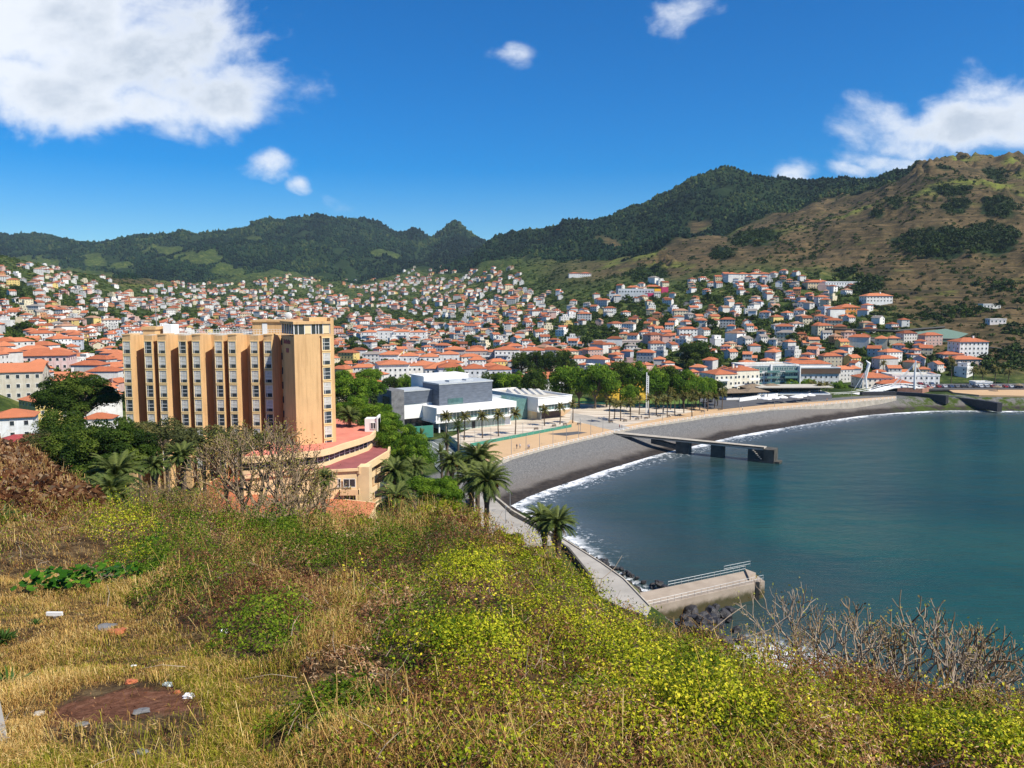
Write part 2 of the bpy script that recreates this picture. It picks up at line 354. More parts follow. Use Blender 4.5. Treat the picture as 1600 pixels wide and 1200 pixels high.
# ------------------------------------------------------------------ terrain function
def base_py(z, Y): return float(pyof(Y, z))
TC = {  # photo column: (depth, row) of the ground there, out to the ridge
 -300: [(150, 640), (240, 560), (420, 500), (700, 440), (1000, 405), (1500, 420), (4200, 372), (5000, 420)],
 0:   [(190, 690), (255, 610), (330, 565), (480, 528), (700, 488), (1000, 440), (1380, 403), (1600, 424), (2600, 412), (4300, 367), (5200, 420)],
 60:  [(190, 700), (280, 610), (380, 562), (520, 528), (760, 488), (1050, 448), (1380, 414), (1600, 434), (2600, 425), (4300, 368), (5200, 420)],
 110: [(200, 700), (320, 600), (440, 558), (600, 525), (850, 488), (1100, 458), (1380, 428), (1700, 444), (2600, 432), (3900, 371), (4800, 420)],
 200: [(220, 690), (380, 590), (520, 556), (700, 525), (950, 495), (1250, 465), (1500, 440), (1750, 428), (1950, 446), (2500, 428), (3500, 379), (4400, 430)],
 320: [(260, 670), (470, 580), (650, 545), (850, 515), (1100, 492), (1450, 470), (1800, 452), (2200, 440), (2700, 410), (3500, 362), (4400, 430)],
 420: [(260, 680), (450, 600), (620, 555), (850, 520), (1150, 492), (1600, 462), (2000, 442), (2350, 430), (3000, 380), (3700, 347), (4500, 430)],
 510: [(260, 690), (450, 600), (600, 560), (800, 527), (1100, 500), (1550, 468), (2000, 444), (2400, 436), (3100, 375), (3800, 335), (4600, 430)],
 560: [(260, 690), (450, 600), (600, 560), (800, 527), (1100, 500), (1600, 468), (2100, 448), (2500, 442), (3200, 385), (3900, 340), (4700, 430)],
 620: [(270, 690), (450, 600), (600, 560), (800, 529), (1050, 505), (1500, 470), (2000, 440), (2400, 424), (2700, 418), (3300, 385), (4000, 362), (4800, 430)],
 645: [(270, 690), (450, 600), (600, 560), (800, 529), (1050, 505), (1500, 470), (2000, 438), (2400, 422), (2700, 418), (3300, 385), (3950, 357), (4800, 430)],
 665: [(270, 690), (450, 600), (600, 560), (800, 529), (1050, 505), (1500, 470), (2000, 436), (2400, 420), (2700, 420), (3300, 390), (3900, 365), (4800, 430)],
 712: [(280, 680), (450, 600), (600, 558), (800, 527), (1050, 500), (1400, 470), (1850, 432), (2150, 408), (2450, 412), (3000, 385), (3700, 349), (4600, 430)],
 740: [(280, 680), (450, 600), (600, 557), (800, 525), (1050, 497), (1400, 465), (1750, 430), (2050, 403), (2300, 402), (3000, 390), (3600, 366), (4400, 430)],
 772: [(290, 675), (450, 600), (590, 556), (780, 522), (1020, 492), (1350, 458), (1650, 426), (1900, 404), (2400, 381), (2800, 395), (3500, 385), (4400, 430)],
 800: [(290, 675), (450, 600), (580, 556), (760, 522), (980, 490), (1300, 454), (1550, 424), (1800, 404), (2350, 373), (2800, 395), (3500, 395), (4400, 440)],
 850: [(300, 670), (450, 600), (570, 556), (740, 522), (950, 488), (1150, 462), (1350, 434), (1600, 408), (1800, 398), (2300, 367), (2700, 400), (4400, 450)],
 880: [(300, 670), (450, 600), (570, 556), (720, 521), (900, 486), (1080, 458), (1280, 432), (1480, 412), (1750, 396), (2200, 350), (2700, 400), (4400, 450)],
 950: [(310, 668), (450, 600), (560, 556), (700, 518), (860, 482), (1020, 448), (1200, 425), (1350, 408), (1600, 392), (2150, 340), (2700, 400), (4400, 450)],
 1000:[(310, 665), (450, 600), (550, 556), (690, 516), (850, 478), (980, 448), (1120, 425), (1280, 395), (1500, 380), (2150, 327), (2700, 400), (4400, 450)],
 1050:[(320, 662), (450, 600), (550, 554), (680, 514), (830, 474), (960, 444), (1080, 425), (1240, 385), (1480, 370), (2150, 299), (2700, 400), (4400, 450)],
 1100:[(320, 655), (450, 598), (545, 552), (670, 512), (800, 474), (920, 444), (1050, 420), (1200, 382), (1500, 362), (2150, 272), (2700, 400), (4400, 450)],
 1140:[(330, 650), (450, 598), (545, 551), (660, 510), (780, 474), (880, 445), (1020, 415), (1200, 375), (1500, 350), (2100, 275), (2700, 400), (4400, 450)],
 1195:[(350, 642), (450, 598), (540, 550), (650, 508), (760, 472), (860, 445), (1000, 412), (1200, 365), (1450, 338), (2000, 283), (2700, 400), (4400, 450)],
 1270:[(370, 638), (450, 598), (530, 549), (640, 506), (740, 472), (830, 445), (980, 405), (1200, 350), (1400, 322), (1850, 293), (2600, 400), (4400, 450)],
 1320:[(380, 636), (450, 598), (530, 548), (630, 505), (720, 470), (800, 445), (950, 395), (1150, 345), (1350, 318), (1750, 284), (2500, 400), (4400, 450)],
 1400:[(385, 636), (450, 598), (520, 550), (600, 515), (690, 478), (780, 444), (920, 385), (1100, 325), (1280, 285), (1550, 266), (2400, 400), (4400, 450)],
 1440:[(385, 636), (450, 597), (515, 553), (600, 515), (690, 476), (780, 438), (920, 375), (1080, 310), (1230, 262), (1400, 239), (2300, 400), (4400, 450)],
 1480:[(385, 636), (448, 597), (510, 555), (600, 512), (690, 472), (780, 430), (920, 366), (1080, 300), (1230, 258), (1380, 237), (2300, 400), (4400, 450)],
 1545:[(385, 636), (445, 597), (505, 552), (590, 508), (680, 466), (780, 420), (920, 355), (1080, 295), (1230, 260), (1350, 243), (2300, 400), (4400, 450)],
 1580:[(385, 636), (440, 597), (500, 550), (580, 508), (680, 460), (780, 412), (920, 348), (1080, 290), (1200, 258), (1330, 236), (2300, 400), (4400, 450)],
 1640:[(385, 636), (440, 597), (500, 548), (580, 505), (680, 455), (780, 405), (920, 340), (1080, 285), (1200, 255), (1320, 240), (2300, 400), (4400, 450)],
 1900:[(370, 638), (430, 597), (490, 545), (570, 500), (670, 445), (780, 395), (920, 330), (1080, 285), (1200, 265), (1320, 262), (2300, 400), (4400, 450)],
}
_pc = np.array(sorted(TC)); _lg = np.linspace(math.log(140), math.log(6000), 420)
_tab = np.array([np.interp(_lg, [math.log(a) for a, b in TC[c]], [b for a, b in TC[c]]) for c in _pc])
_ker = np.exp(-np.linspace(-2, 2, 9) ** 2); _ker /= _ker.sum()
_tab = np.array([np.convolve(np.pad(r, 4, mode='edge'), _ker, 'valid') for r in _tab])
_gpx = np.arange(-400, 2001, 8.0)
_T = np.array([np.interp(_gpx, _pc, _tab[:, j]) for j in range(len(_lg))]).T      # (px, logY)
_k2 = np.array([.08, .84, .08]); _T = np.array([np.convolve(np.pad(_T[:, j], 1, mode='edge'), _k2, 'valid') for j in range(_T.shape[1])]).T
def Tpy(px, Y):
    fx = np.clip((np.asarray(px, float) - _gpx[0]) / 8, 0, len(_gpx) - 1.001); fy = np.clip((np.log(np.maximum(Y, 1)) - _lg[0]) / (_lg[1] - _lg[0]), 0, len(_lg) - 1.001)
    i = fx.astype(int); j = fy.astype(int); a = fx - i; b = fy - j
    return (_T[i, j] * (1 - a) + _T[i + 1, j] * a) * (1 - b) + (_T[i, j + 1] * (1 - a) + _T[i + 1, j + 1] * a) * b

COAST_PX = [(1640, 642), (1600, 642), (1550, 642), (1500, 641), (1450, 642), (1400, 645), (1350, 649), (1300, 656), (1250, 664), (1200, 672), (1150, 681), (1100, 693), (1060, 702), (1020, 712),
            (980, 724), (940, 736), (900, 750), (860, 763), (825, 776), (798, 790), (835, 812), (872, 838), (905, 858), (945, 884), (975, 905), (1000, 922)]
coast = [gr(px, py, 0.) for px, py in COAST_PX]
coast = [Vector((900, 330, 0)), Vector((420, 368, 0))] + coast + [Vector((28, 116, 0)), Vector((31, 108, 0)), Vector((38, 98, 0)), Vector((50, 84, 0)), Vector((75, 68, 0)), Vector((120, 55, 0)), Vector((300, 40, 0)), Vector((900, 10, 0))]
_c = np.array([(p.x, p.y) for p in coast])
def coastd(X, Y):
    """signed distance to the waterline, positive on land"""
    X = np.asarray(X, float); Y = np.asarray(Y, float); d = np.full(X.shape, 1e9)
    for i in range(len(_c) - 1):
        a, b = _c[i], _c[i + 1]; ab = b - a; t = np.clip(((X - a[0]) * ab[0] + (Y - a[1]) * ab[1]) / (ab @ ab), 0, 1)
        d = np.minimum(d, np.hypot(X - a[0] - t * ab[0], Y - a[1] - t * ab[1]))
    ins = np.zeros(X.shape, bool); n = len(_c)
    for i in range(n):
        a, b = _c[i], _c[(i + 1) % n]
        if a[1] == b[1]: continue
        c_ = ((a[1] > Y) != (b[1] > Y)) & (X < (b[0] - a[0]) * (Y - a[1]) / (b[1] - a[1]) + a[0]); ins ^= c_
    return np.where(ins, -d, d)

def land(X, Y, detail=True):
    X = np.asarray(X, float); Y = np.asarray(Y, float)
    Yc = np.maximum(Y, 60.)
    a = X / Yc; px = 800 + FPX * a
    for _ in range(3):
        py = Tpy(px, Yc); px = 800 + FPX * a * (CP + (600 - py) / FPX * SP)
    py = Tpy(px, Yc)
    hill = CAMZ - Yc * ee(py)
    near = sstep(255, 190, Y) * sstep(-18, -40, X)            # the rise the hotel stands on
    base = 4.75 + 7.4 * near
    far = sstep(150, 330, Y - np.where(px < 260, 60, 0) + np.clip(260 - px, 0, 300) * .35)
    flat = np.where(px > 560, sstep(395, 470, Y), far)
    h = base * (1 - flat) + np.maximum(hill, 4.6) * flat
    if detail:
        up = np.clip((h - 25) / 120, 0, 1)
        amp = up * np.clip(Y / 1500, .4, 1.6)
        g = fbm(X / 260, Y / 260, 5, 5, .5) - .5
        rid = 1 - np.abs(2 * fbm(X / 170 + .3 * g, Y / 420, 21, 4, .55) - 1)
        h = h + amp * (g * 46 + (rid - .8) * 42) * np.clip((Y - 600) / 700, 0.12, 1)
        h = h + np.clip((h - 12) / 30, 0, 1) * (fbm(X / 30, Y / 30, 9, 4) - .5) * 5
        crag = np.zeros_like(h)
        for cx_, cy_, ra_, rb_, am_ in ((1035, 402, 26, 14, 16), (1440, 262, 30, 20, 14), (1500, 246, 60, 12, 10), (1590, 250, 30, 16, 12), (1380, 330, 22, 10, 8), (1290, 335, 24, 6, 7), (1550, 300, 50, 20, 7), (1010, 420, 30, 14, 9)):
            crag = crag + am_ * sstep(1.2, .5, np.hypot((px - cx_) / ra_, (py - cy_) / rb_)) * (Y < 2200)
        h = h + crag * (np.abs(2 * fbm(X / 26, Y / 26, 88, 4, .6) - 1) * 2.2 - .5)
        gul = sstep(1150, 1300, px) * sstep(40, 90, h) * (Y < 1600)
        h = h + gul * (np.abs(2 * fbm((X - .35 * Y) / 75, (X + 2.8 * Y) / 700, 61, 4, .55) - 1) - .3) * 16
        ter = sstep(1120, 1230, px) * sstep(20, 40, h) * sstep(1500, 1100, Y)
        q = 5.5; fr = (h / q) % 1.0
        tm = ter * sstep(.45, .6, fbm(X / 90, Y / 90, 33, 3))
        h = h + tm * q * (sstep(.55, 1.0, fr) - fr) * .6
    return h, px, py

def ground_z(X, Y):
    sd = coastd(X, Y); h, px, py = land(X, Y)
    bw = np.where(np.asarray(Y) > 175, .17, .8)
    beach = np.where(sd < 0, np.maximum(sd * .12, -9), (sd * bw + np.maximum(sd - 7, 0) * .13) * (1 + 1.1 * sstep(60, 150, X)))
    lim = 3.4 + sstep(8, 34, sd) * 1000
    prom = np.where(sd > 0, np.minimum(beach, 4.75 + np.clip((sd - 30) / 8, 0, 1) * 999), beach)
    slope2 = np.where(np.asarray(Y) < 175, 3.6 + np.clip((sd - 13) * .35, 0, 999), 999)
    return np.minimum(np.minimum(np.where(sd > 0, np.where(prom > 4.76, h, prom), prom), np.maximum(h, 0) + 0 * h), slope2), sd, px, py
def gz(x, y): return float(ground_z(np.array([x]), np.array([y]))[0][0])

# landscape zones, in the photo's columns and rows of the ground
def curve(px, pts): return np.interp(px, [p[0] for p in pts], [p[1] for p in pts])
TOWN_TOP = [(-300, 395), (0, 400), (60, 412), (110, 432), (200, 445), (250, 448), (320, 442), (420, 436), (480, 425), (530, 445), (600, 430), (660, 420), (720, 415), (780, 412), (822, 428), (850, 462), (900, 458), (960, 446), (1000, 440), (1060, 445),
            (1130, 432), (1200, 428), (1270, 436), (1340, 440), (1365, 500), (1450, 510), (1480, 545), (1530, 600), (1900, 600)]
FOR_LOW = [(-300, 385), (0, 392), (90, 408), (110, 425), (160, 432), (250, 438), (330, 432), (420, 426), (470, 425), (500, 440), (560, 446), (610, 428), (650, 424), (700, 425), (760, 406), (800, 402), (870, 408), (940, 404), (1000, 392), (1080, 378), (1150, 352), (1180, 345), (1260, 316), (1330, 308), (1390, 285), (1430, 262), (1445, 225), (1900, 200)]

# ------------------------------------------------------------------ terrain mesh
def polar_grid(s0, s1, ns, Ys):
    s = np.linspace(s0, s1, ns); S, Y = np.meshgrid(s, Ys); return S * Y, Y
Ys = np.r_[np.arange(40, 330, 3.0), 330 * (6500 / 330) ** np.linspace(0, 1, 560)]
GX, GY = polar_grid(-1.05, 1.05, 720, Ys)
GZ, GSD, GPX, GPY = ground_z(GX, GY)
nr, nc = GX.shape
idx = np.arange(nr * nc).reshape(nr, nc)
quads = lambda ix: np.stack([ix[:-1, :-1].ravel(), ix[:-1, 1:].ravel(), ix[1:, 1:].ravel(), ix[1:, :-1].ravel()], 1)
nz = fbm(GX / 60, GY / 60, 40, 4); nz2 = fbm(GX / 18, GY / 18, 50, 4)
nbig = fbm(GX / 160, GY / 200, 60, 4)
jit = (nbig - .5) * 34
forest_w = sstep(-4, 4, curve(GPX + jit, FOR_LOW) - GPY + (nz - .5) * 22)
forest_w = np.where(GY > 1900, np.maximum(forest_w, sstep(-3, 3, curve(GPX, FOR_LOW) - GPY)), forest_w)
GROVES = [(1475, 378, 75, 18), (1545, 370, 50, 22), (1560, 330, 28, 14), (1495, 325, 22, 10), (1395, 322, 14, 8), (1370, 338, 10, 6), (1350, 445, 26, 16), (1320, 420, 14, 8), (1490, 300, 30, 8), (1555, 262, 22, 8), (1180, 372, 40, 16), (1010, 425, 32, 18), (1130, 398, 20, 8), (1470, 262, 22, 5)]
grove = np.zeros_like(GX)
for gx_, gy_, ra, rb in GROVES:
    grove = np.maximum(grove, sstep(1.15, .75, np.hypot((GPX - gx_) / ra, (GPY - gy_) / rb) + (nz2 - .5) * 1.3))
grove *= (GY < 1900) * (GY > 400)
forest_w = np.maximum(forest_w, grove)
FIELDS = [(255, 393, 38, 13), (190, 416, 34, 8), (305, 410, 40, 9), (365, 425, 30, 7), (150, 405, 20, 6), (395, 372, 14, 5), (600, 405, 26, 6), (1095, 345, 22, 5), (960, 378, 24, 5)]
def fieldw(px, py, n): return np.max([sstep(1.2, .7, np.hypot((px - a) / c, (py - b) / d) + (n - .5) * 1.6) for a, b, c, d in FIELDS], axis=0)
forest_w = forest_w * (1 - fieldw(GPX, GPY, nz))
brown_w = sstep(0, 30, curve(GPX, TOWN_TOP) - GPY + (nz - .5) * 20) * sstep(780, 1000, GPX)
brown_w = np.maximum(brown_w, sstep(1360, 1440, GPX) * sstep(590, 560, GPY) * .85)
brown_w = np.maximum(brown_w, .8 * sstep(1.2, .7, np.hypot((GPX - 215) / 50, (GPY - 440) / 12)))
terr = npmesh('terrain', np.stack([GX, GY, GZ], -1).reshape(-1, 3), quads(idx), None or [bpy.data.materials.new('hill_ground')], smooth=True,
              attrs={'forest': ('POINT', forest_w.ravel()), 'brown': ('POINT', brown_w.ravel()), 'sd': ('POINT', (GSD + np.where((GY < 188) & (GX < 60) & (GSD > 1.5), 60, 0)).ravel()), 'pc': ('POINT', (GPX / 1600).ravel()), 'pr': ('POINT', (GPY / 1200).ravel())})
tag(terr, kind='structure')
def terrain_mat(m):
    m.use_nodes = True; t = NT(m.node_tree); p = t.n['Principled BSDF']; p.inputs['Roughness'].default_value = .95; p.inputs['Specular IOR Level'].default_value = .1
    pos = t.new('ShaderNodeNewGeometry').outputs['Position']; sep = t.new('ShaderNodeSeparateXYZ'); t.l.new(pos, sep.inputs[0])
    a1 = t.noise(pos, .02, 9, .68); a2 = t.noise(pos, .11, 8, .7); a3 = t.noise(pos, .5, 5, .65)
    # gardens and terraces between the houses
    green = t.ramp(a2, [(.36, (.010, .022, .006)), (.50, (.04, .065, .014)), (.60, (.10, .115, .03)), (.70, (.19, .14, .07))])
    st = t.vmath('MULTIPLY', pos, (.012, .012, .42))
    band = t.noise(st, 1.0, 6, .7)
    brown = t.ramp(t.math('ADD', t.math('MULTIPLY', a2, .55), t.math('MULTIPLY', a1, .45)), [(.40, (.022, .022, .010)), (.48, (.080, .058, .027)), (.57, (.145, .100, .050)), (.68, (.10, .09, .032))])
    brown = t.mix(t.mrange(t.noise(pos, .008, 5, .6), .54, .66), brown, (.14, .16, .03))
    brown = t.mix(t.math('MULTIPLY', t.math('MULTIPLY', t.mrange(band, .53, .56), t.mrange(a2, .40, .53)), .85), brown, (.035, .03, .018))
    brown = t.mix(t.math('MULTIPLY', t.mrange(a3, .55, .66), .8), brown, (.042, .045, .016))
    fr = t.ramp(a2, [(.35, (.006, .016, .006)), (.55, (.018, .035, .012)), (.75, (.045, .05, .022))])
    c = t.mix(t.attr('brown').outputs['Fac'], green, brown)
    c = t.mix(t.attr('forest').outputs['Fac'], c, fr)
    sd = t.attr('sd').outputs['Fac']
    peb = t.ramp(t.noise(pos, 2.6, 7, .78), [(.34, (.055, .055, .057)), (.5, (.145, .145, .145)), (.66, (.27, .265, .26))])
    brn = t.mix(t.noise(pos, .12, 4), (.13, .10, .08), (.17, .155, .14)); peb = t.mix(t.math('MULTIPLY', t.mrange(sd, 14, 4), .65), peb, brn)
    wet = t.ramp(t.noise(pos, .9, 4), [(.3, (.022, .020, .020)), (.7, (.055, .045, .04))])
    sdn = t.math('ADD', sd, t.math('MULTIPLY', t.math('SUBTRACT', t.noise(pos, .08, 4), .5), 7))
    peb = t.mix(t.mrange(sdn, 3.0, 6.5), wet, peb)
    algae = t.math('MULTIPLY', t.mrange(t.attr('pc').outputs['Fac'], .86, .90), t.mrange(t.noise(pos, .25, 5, .7), .42, .58))
    peb = t.mix(algae, peb, (.05, .075, .012))
    c = t.mix(t.mrange(sd, 24, 27), peb, c)
    t.put(p.inputs['Base Color'], c)
    b = t.new('ShaderNodeBump'); b.inputs['Strength'].default_value = .55; b.inputs['Distance'].default_value = 1.6; t.l.new(t.noise(pos, .35, 8, .7), b.inputs['Height']); t.l.new(b.outputs[0], p.inputs['Normal'])
terrain_mat(terr.data.materials[0])

# ------------------------------------------------------------------ water
Yw = np.r_[np.arange(-40, 60, 6.0), np.arange(60, 420, 1.6), np.array([430, 470, 560, 800, 1500, 4000, 9000.])]
Sx = np.linspace(-40, 400, 300); WX, WY = np.meshgrid(Sx, Yw); WX = np.where(WX > 398, 6000, WX)
WSD = coastd(WX, WY)
water = npmesh('water', np.stack([WX, WY, np.zeros_like(WX)], -1).reshape(-1, 3), quads(np.arange(WX.size).reshape(WX.shape)), bpy.data.materials.new('sea_water'), smooth=True,
               attrs={'sd': ('POINT', WSD.ravel())})
tag(water, kind='structure')
def water_mat(m):
    m.use_nodes = True; t = NT(m.node_tree); p = t.n['Principled BSDF']; p.inputs['Roughness'].default_value = .09; p.inputs['Specular IOR Level'].default_value = .42; p.inputs['IOR'].default_value = 1.33
    pos = t.new('ShaderNodeNewGeometry').outputs['Position']; sd = t.math('MULTIPLY', t.attr('sd').outputs['Fac'], -1)
    n1 = t.noise(pos, .018, 5, .6, .8); n2 = t.noise(pos, .09, 6, .6)
    deep = t.ramp(n1, [(.34, (.005, .046, .050)), (.52, (.007, .056, .055)), (.68, (.014, .070, .062))])
    sdn = t.math('ADD', sd, t.math('MULTIPLY', t.math('SUBTRACT', n1, .5), 60))
    shal = t.mix(n2, (.020, .043, .046), (.032, .056, .056))
    c = t.mix(t.mrange(sdn, 8, 52), shal, deep)
    sep = t.new('ShaderNodeSeparateXYZ'); t.l.new(pos, sep.inputs[0])
    # surf: ragged lines of foam running along the shore
    warp = t.math('MULTIPLY', t.math('SUBTRACT', t.noise(pos, .055, 4, .6), .5), 9.)
    s2 = t.math('ADD', sd, warp)
    lace = t.noise(pos, .75, 7, .72); fine = t.noise(pos, .32, 8, .75)
    f1 = t.math('MULTIPLY', t.mrange(s2, -1.5, .3), t.mrange(s2, 4.2, 2.0))
    f1 = t.math('MULTIPLY', f1, t.math('ADD', t.math('MULTIPLY', t.mrange(t.noise(pos, .035, 4), .44, .56), .8), .2))
    f2 = t.math('MULTIPLY', t.mrange(s2, 2., 3.5), t.mrange(s2, 10., 5.))
    gate = t.mrange(sep.outputs[1], 150, 185)
    fo = t.math('ADD', t.math('MULTIPLY', f1, t.mrange(fine, .40, .52)), t.math('MULTIPLY', f2, t.mrange(lace, .54, .63)), clamp=True)
    nearf = t.math('MULTIPLY', t.mrange(sd, 3.0, .3), t.mrange(lace, .46, .58))
    rk = t.vmath('DISTANCE', pos, (38.5, 111., 0.)); rkf = t.math('MULTIPLY', t.mrange(t.math('ADD', rk, t.math('MULTIPLY', fine, 9)), 15, 7), t.mrange(lace, .42, .56))
    fo = t.math('ADD', t.math('MULTIPLY', fo, gate), t.math('MAXIMUM', nearf, rkf), clamp=True)
    milky = t.math('MULTIPLY', t.math('MULTIPLY', t.mrange(s2, 22, 3), gate), .35)
    c = t.mix(milky, c, (.14, .17, .22)); c = t.mix(fo, c, (.78, .80, .82))
    t.put(p.inputs['Base Color'], c); t.put(p.inputs['Roughness'], t.math('ADD', t.math('MULTIPLY', fo, .5), .12))
    b = t.new('ShaderNodeBump'); b.inputs['Strength'].default_value = .8; b.inputs['Distance'].default_value = .32
    wn = t.math('ADD', t.noise(t.vmath('MULTIPLY', pos, (.5, 1.3, 1)), .9, 6, .65), t.math('MULTIPLY', t.noise(t.vmath('MULTIPLY', pos, (.6, 1.3, 1)), .13, 4), 3.2))
    t.l.new(wn, b.inputs['Height']); t.l.new(b.outputs[0], p.inputs['Normal'])
water_mat(water.data.materials[0])

# ------------------------------------------------------------------ foreground hillside
FC = {
 -250: [(2, 1700), (6, 1200), (9, 1060), (14, 940), (20, 840), (30, 740), (48, 660)],
 0:   [(2, 1700), (6, 1200), (8.5, 1085), (12, 985), (17, 900), (24, 815), (33, 745), (44, 694)],
 60:  [(2, 1700), (6, 1200), (8.5, 1085), (12, 985), (17, 903), (24, 826), (32, 765), (42, 722)],
 130: [(2, 1700), (6, 1200), (8.5, 1085), (12, 985), (17, 905), (24, 838), (32, 795), (38, 780)],
 200: [(2, 1700), (6, 1200), (8.5, 1085), (12, 985), (18, 902), (26, 840), (33, 812)],
 330: [(2, 1700), (6, 1200), (8.5, 1082), (12, 985), (18, 902), (26, 842), (33, 812)],
 450: [(2, 1700), (6, 1200), (8.5, 1080), (12, 985), (18, 902), (25, 860), (31, 849)],
 600: [(2, 1700), (6, 1200), (8.5, 1082), (12, 987), (18, 900), (25, 858), (31, 846)],
 700: [(2, 1700), (6.2, 1200), (8.8, 1085), (12, 1000), (17, 910), (23, 850), (29, 812)],
 760: [(2, 1700), (6.3, 1200), (9, 1090), (12, 1010), (16, 930), (21, 875), (27, 838)],
 850: [(2, 1720), (6.5, 1200), (9, 1100), (12, 1025), (15, 960), (19, 915), (24, 886)],
 900: [(2, 1720), (6.6, 1200), (9, 1110), (12, 1035), (15, 975), (19, 935), (22, 916)],
 950: [(2, 1740), (6.8, 1200), (9.5, 1110), (12, 1050), (15, 1000), (18, 972), (20, 962)],
 1050:[(2, 1750), (7, 1200), (9.5, 1120), (12, 1060), (15, 1015), (17.5, 993)],
 1120:[(2, 1750), (7, 1200), (9.5, 1120), (12, 1065), (15, 1018), (17, 1003)],
 1180:[(2, 1760), (7.2, 1200), (9.5, 1130), (12, 1080), (14.5, 1045)],
 1260:[(2, 1760), (7.2, 1200), (9.5, 1132), (12, 1085), (14, 1068)],
 1350:[(2, 1770), (7.4, 1200), (9.5, 1140), (12, 1100), (13.6, 1088)],
 1450:[(2, 1780), (7.5, 1200), (9.5, 1160), (11.5, 1130), (13.2, 1120)],
 1600:[(2, 1780), (7.6, 1200), (9.5, 1170), (11.5, 1145), (13, 1138)],
 1850:[(2, 1800), (7.8, 1215), (9.5, 1190), (11.5, 1175), (13, 1170)],
}
_fp = np.array(sorted(FC)); _fl = np.linspace(math.log(1.5), math.log(120), 240)
def _frow(c):
    L = FC[c]; yr, pr = L[-1]; zr = CAMZ - yr * float(ee(pr)); o = []
    for lg in _fl:
        Y = math.exp(lg)
        if Y <= yr: o.append(CAMZ - Y * float(ee(np.interp(lg, [math.log(a) for a, b in L], [b for a, b in L]))))
        else:
            k = .62 if c < 700 else .72
            o.append(zr - (Y - yr) * k - 0.6 * (1 - math.exp(-(Y - yr) / 3)))
    return o
_F = np.array([_frow(c) for c in _fp]); _fg = np.arange(-400, 2001, 10.)
_F = np.array([np.interp(_fg, _fp, _F[:, j]) for j in range(len(_fl))]).T
_F = np.array([np.convolve(np.pad(_F[:, j], 2, mode='edge'), [.1, .2, .4, .2, .1], 'valid') for j in range(_F.shape[1])]).T
def fgz(X, Y, bump=True):
    X = np.asarray(X, float); Y = np.asarray(Y, float); Yc = np.maximum(Y, 1.6)
    px = 800 + FPX * X / Yc
    for _ in range(2):
        fx = np.clip((px - _fg[0]) / 10, 0, len(_fg) - 1.001); fy = np.clip((np.log(Yc) - _fl[0]) / (_fl[1] - _fl[0]), 0, len(_fl) - 1.001)
        i = fx.astype(int); j = fy.astype(int); a = fx - i; b = fy - j
        z = (_F[i, j] * (1 - a) + _F[i + 1, j] * a) * (1 - b) + (_F[i, j + 1] * (1 - a) + _F[i + 1, j + 1] * a) * b
        py = pyof(Yc, z); px = 800 + FPX * X / Yc * (CP + (600 - py) / FPX * SP)
    z = np.where(Y < 1.6, 50.15, z)
    if bump: z = z + (fbm(X / 3.1, Y / 3.1, 71, 4) - .5) * .85 * np.clip(Y / 14, .25, 1.3) + (fbm(X / .7, Y / .7, 77, 3) - .5) * .12
    return z, px, py
s_ = np.linspace(-1.25, 1.25, 420); Yf = np.r_[np.linspace(-7, 1.5, 10), 1.5 * (110 / 1.5) ** np.linspace(.01, 1, 330)]
S2, FY = np.meshgrid(s_, Yf); FX = S2 * (FY + 8) 
FX = np.clip(FX, -110, 90)
FZ, FPXX, FPYY = fgz(FX, FY)
FZ = np.maximum(FZ, -3)
hs_ = npmesh('hillside', np.stack([FX, FY, FZ], -1).reshape(-1, 3), quads(np.arange(FX.size).reshape(FX.shape)), bpy.data.materials.new('dry_hillside_soil'), smooth=True)
tag(hs_, kind='structure')
def fg_mat(m):
    m.use_nodes = True; t = NT(m.node_tree); p = t.n['Principled BSDF']; p.inputs['Roughness'].default_value = 1; p.inputs['Specular IOR Level'].default_value = .05
    pos = t.new('ShaderNodeNewGeometry').outputs['Position']
    c = t.ramp(t.noise(pos, 2.5, 9, .7), [(.35, (.03, .019, .011)), (.5, (.085, .055, .03)), (.65, (.19, .135, .07))])
    dp = at(205, 1112, 7.9)
    v = t.vmath('MULTIPLY', t.vmath('SUBTRACT', pos, tuple(dp)), (1., 1.5, 0)); r = t.math('ADD', t.vmath('LENGTH', v), t.math('MULTIPLY', t.math('SUBTRACT', t.noise(pos, 3.2, 7, .65), .5), 2.2))
    soil = t.ramp(t.noise(pos, 7, 7, .7), [(.3, (.06, .028, .016)), (.5, (.17, .075, .045)), (.7, (.28, .14, .09))])
    t.put(p.inputs['Base Color'], t.mix(t.mrange(r, 1.15, .75), c, soil))
    b = t.new('ShaderNodeBump'); b.inputs['Strength'].default_value = .9; b.inputs['Distance'].default_value = .08; t.l.new(t.noise(pos, 9, 8, .7), b.inputs['Height']); t.l.new(b.outputs[0], p.inputs['Normal'])
fg_mat(hs_.data.materials[0])
# ------------------------------------------------------------------ paved ground by the shore
def sheet_obj(name, pxs, z, m, th=.0):
    poly = [gr(px, py, z) for px, py in pxs]
    mb = MB(); mb.prism([(p.x, p.y) for p in poly], z - .8, z, 0)
    return tag(mb.build(name, m), kind='structure')
PZ = 5.0
EDGE = [(772, 726), (800, 716), (850, 702), (900, 690), (960, 676), (1000, 668), (1050, 660), (1100, 652), (1150, 646.5), (1200, 641), (1250, 636.5), (1300, 632), (1350, 627.5), (1400, 623)]
sheet_obj('promenade', EDGE + [(1400, 619), (1300, 626), (1200, 632), (1125, 640), (1100, 634), (1090, 624), (1000, 622), (900, 627), (870, 640), (800, 655), (735, 690), (735, 705)], PZ, M['sandfloor'])
sheet_obj('plaza', [(893, 631), (1060, 637), (1085, 643), (1010, 658), (960, 668), (900, 660), (880, 650), (893, 640)], PZ + .008, M['paving'])
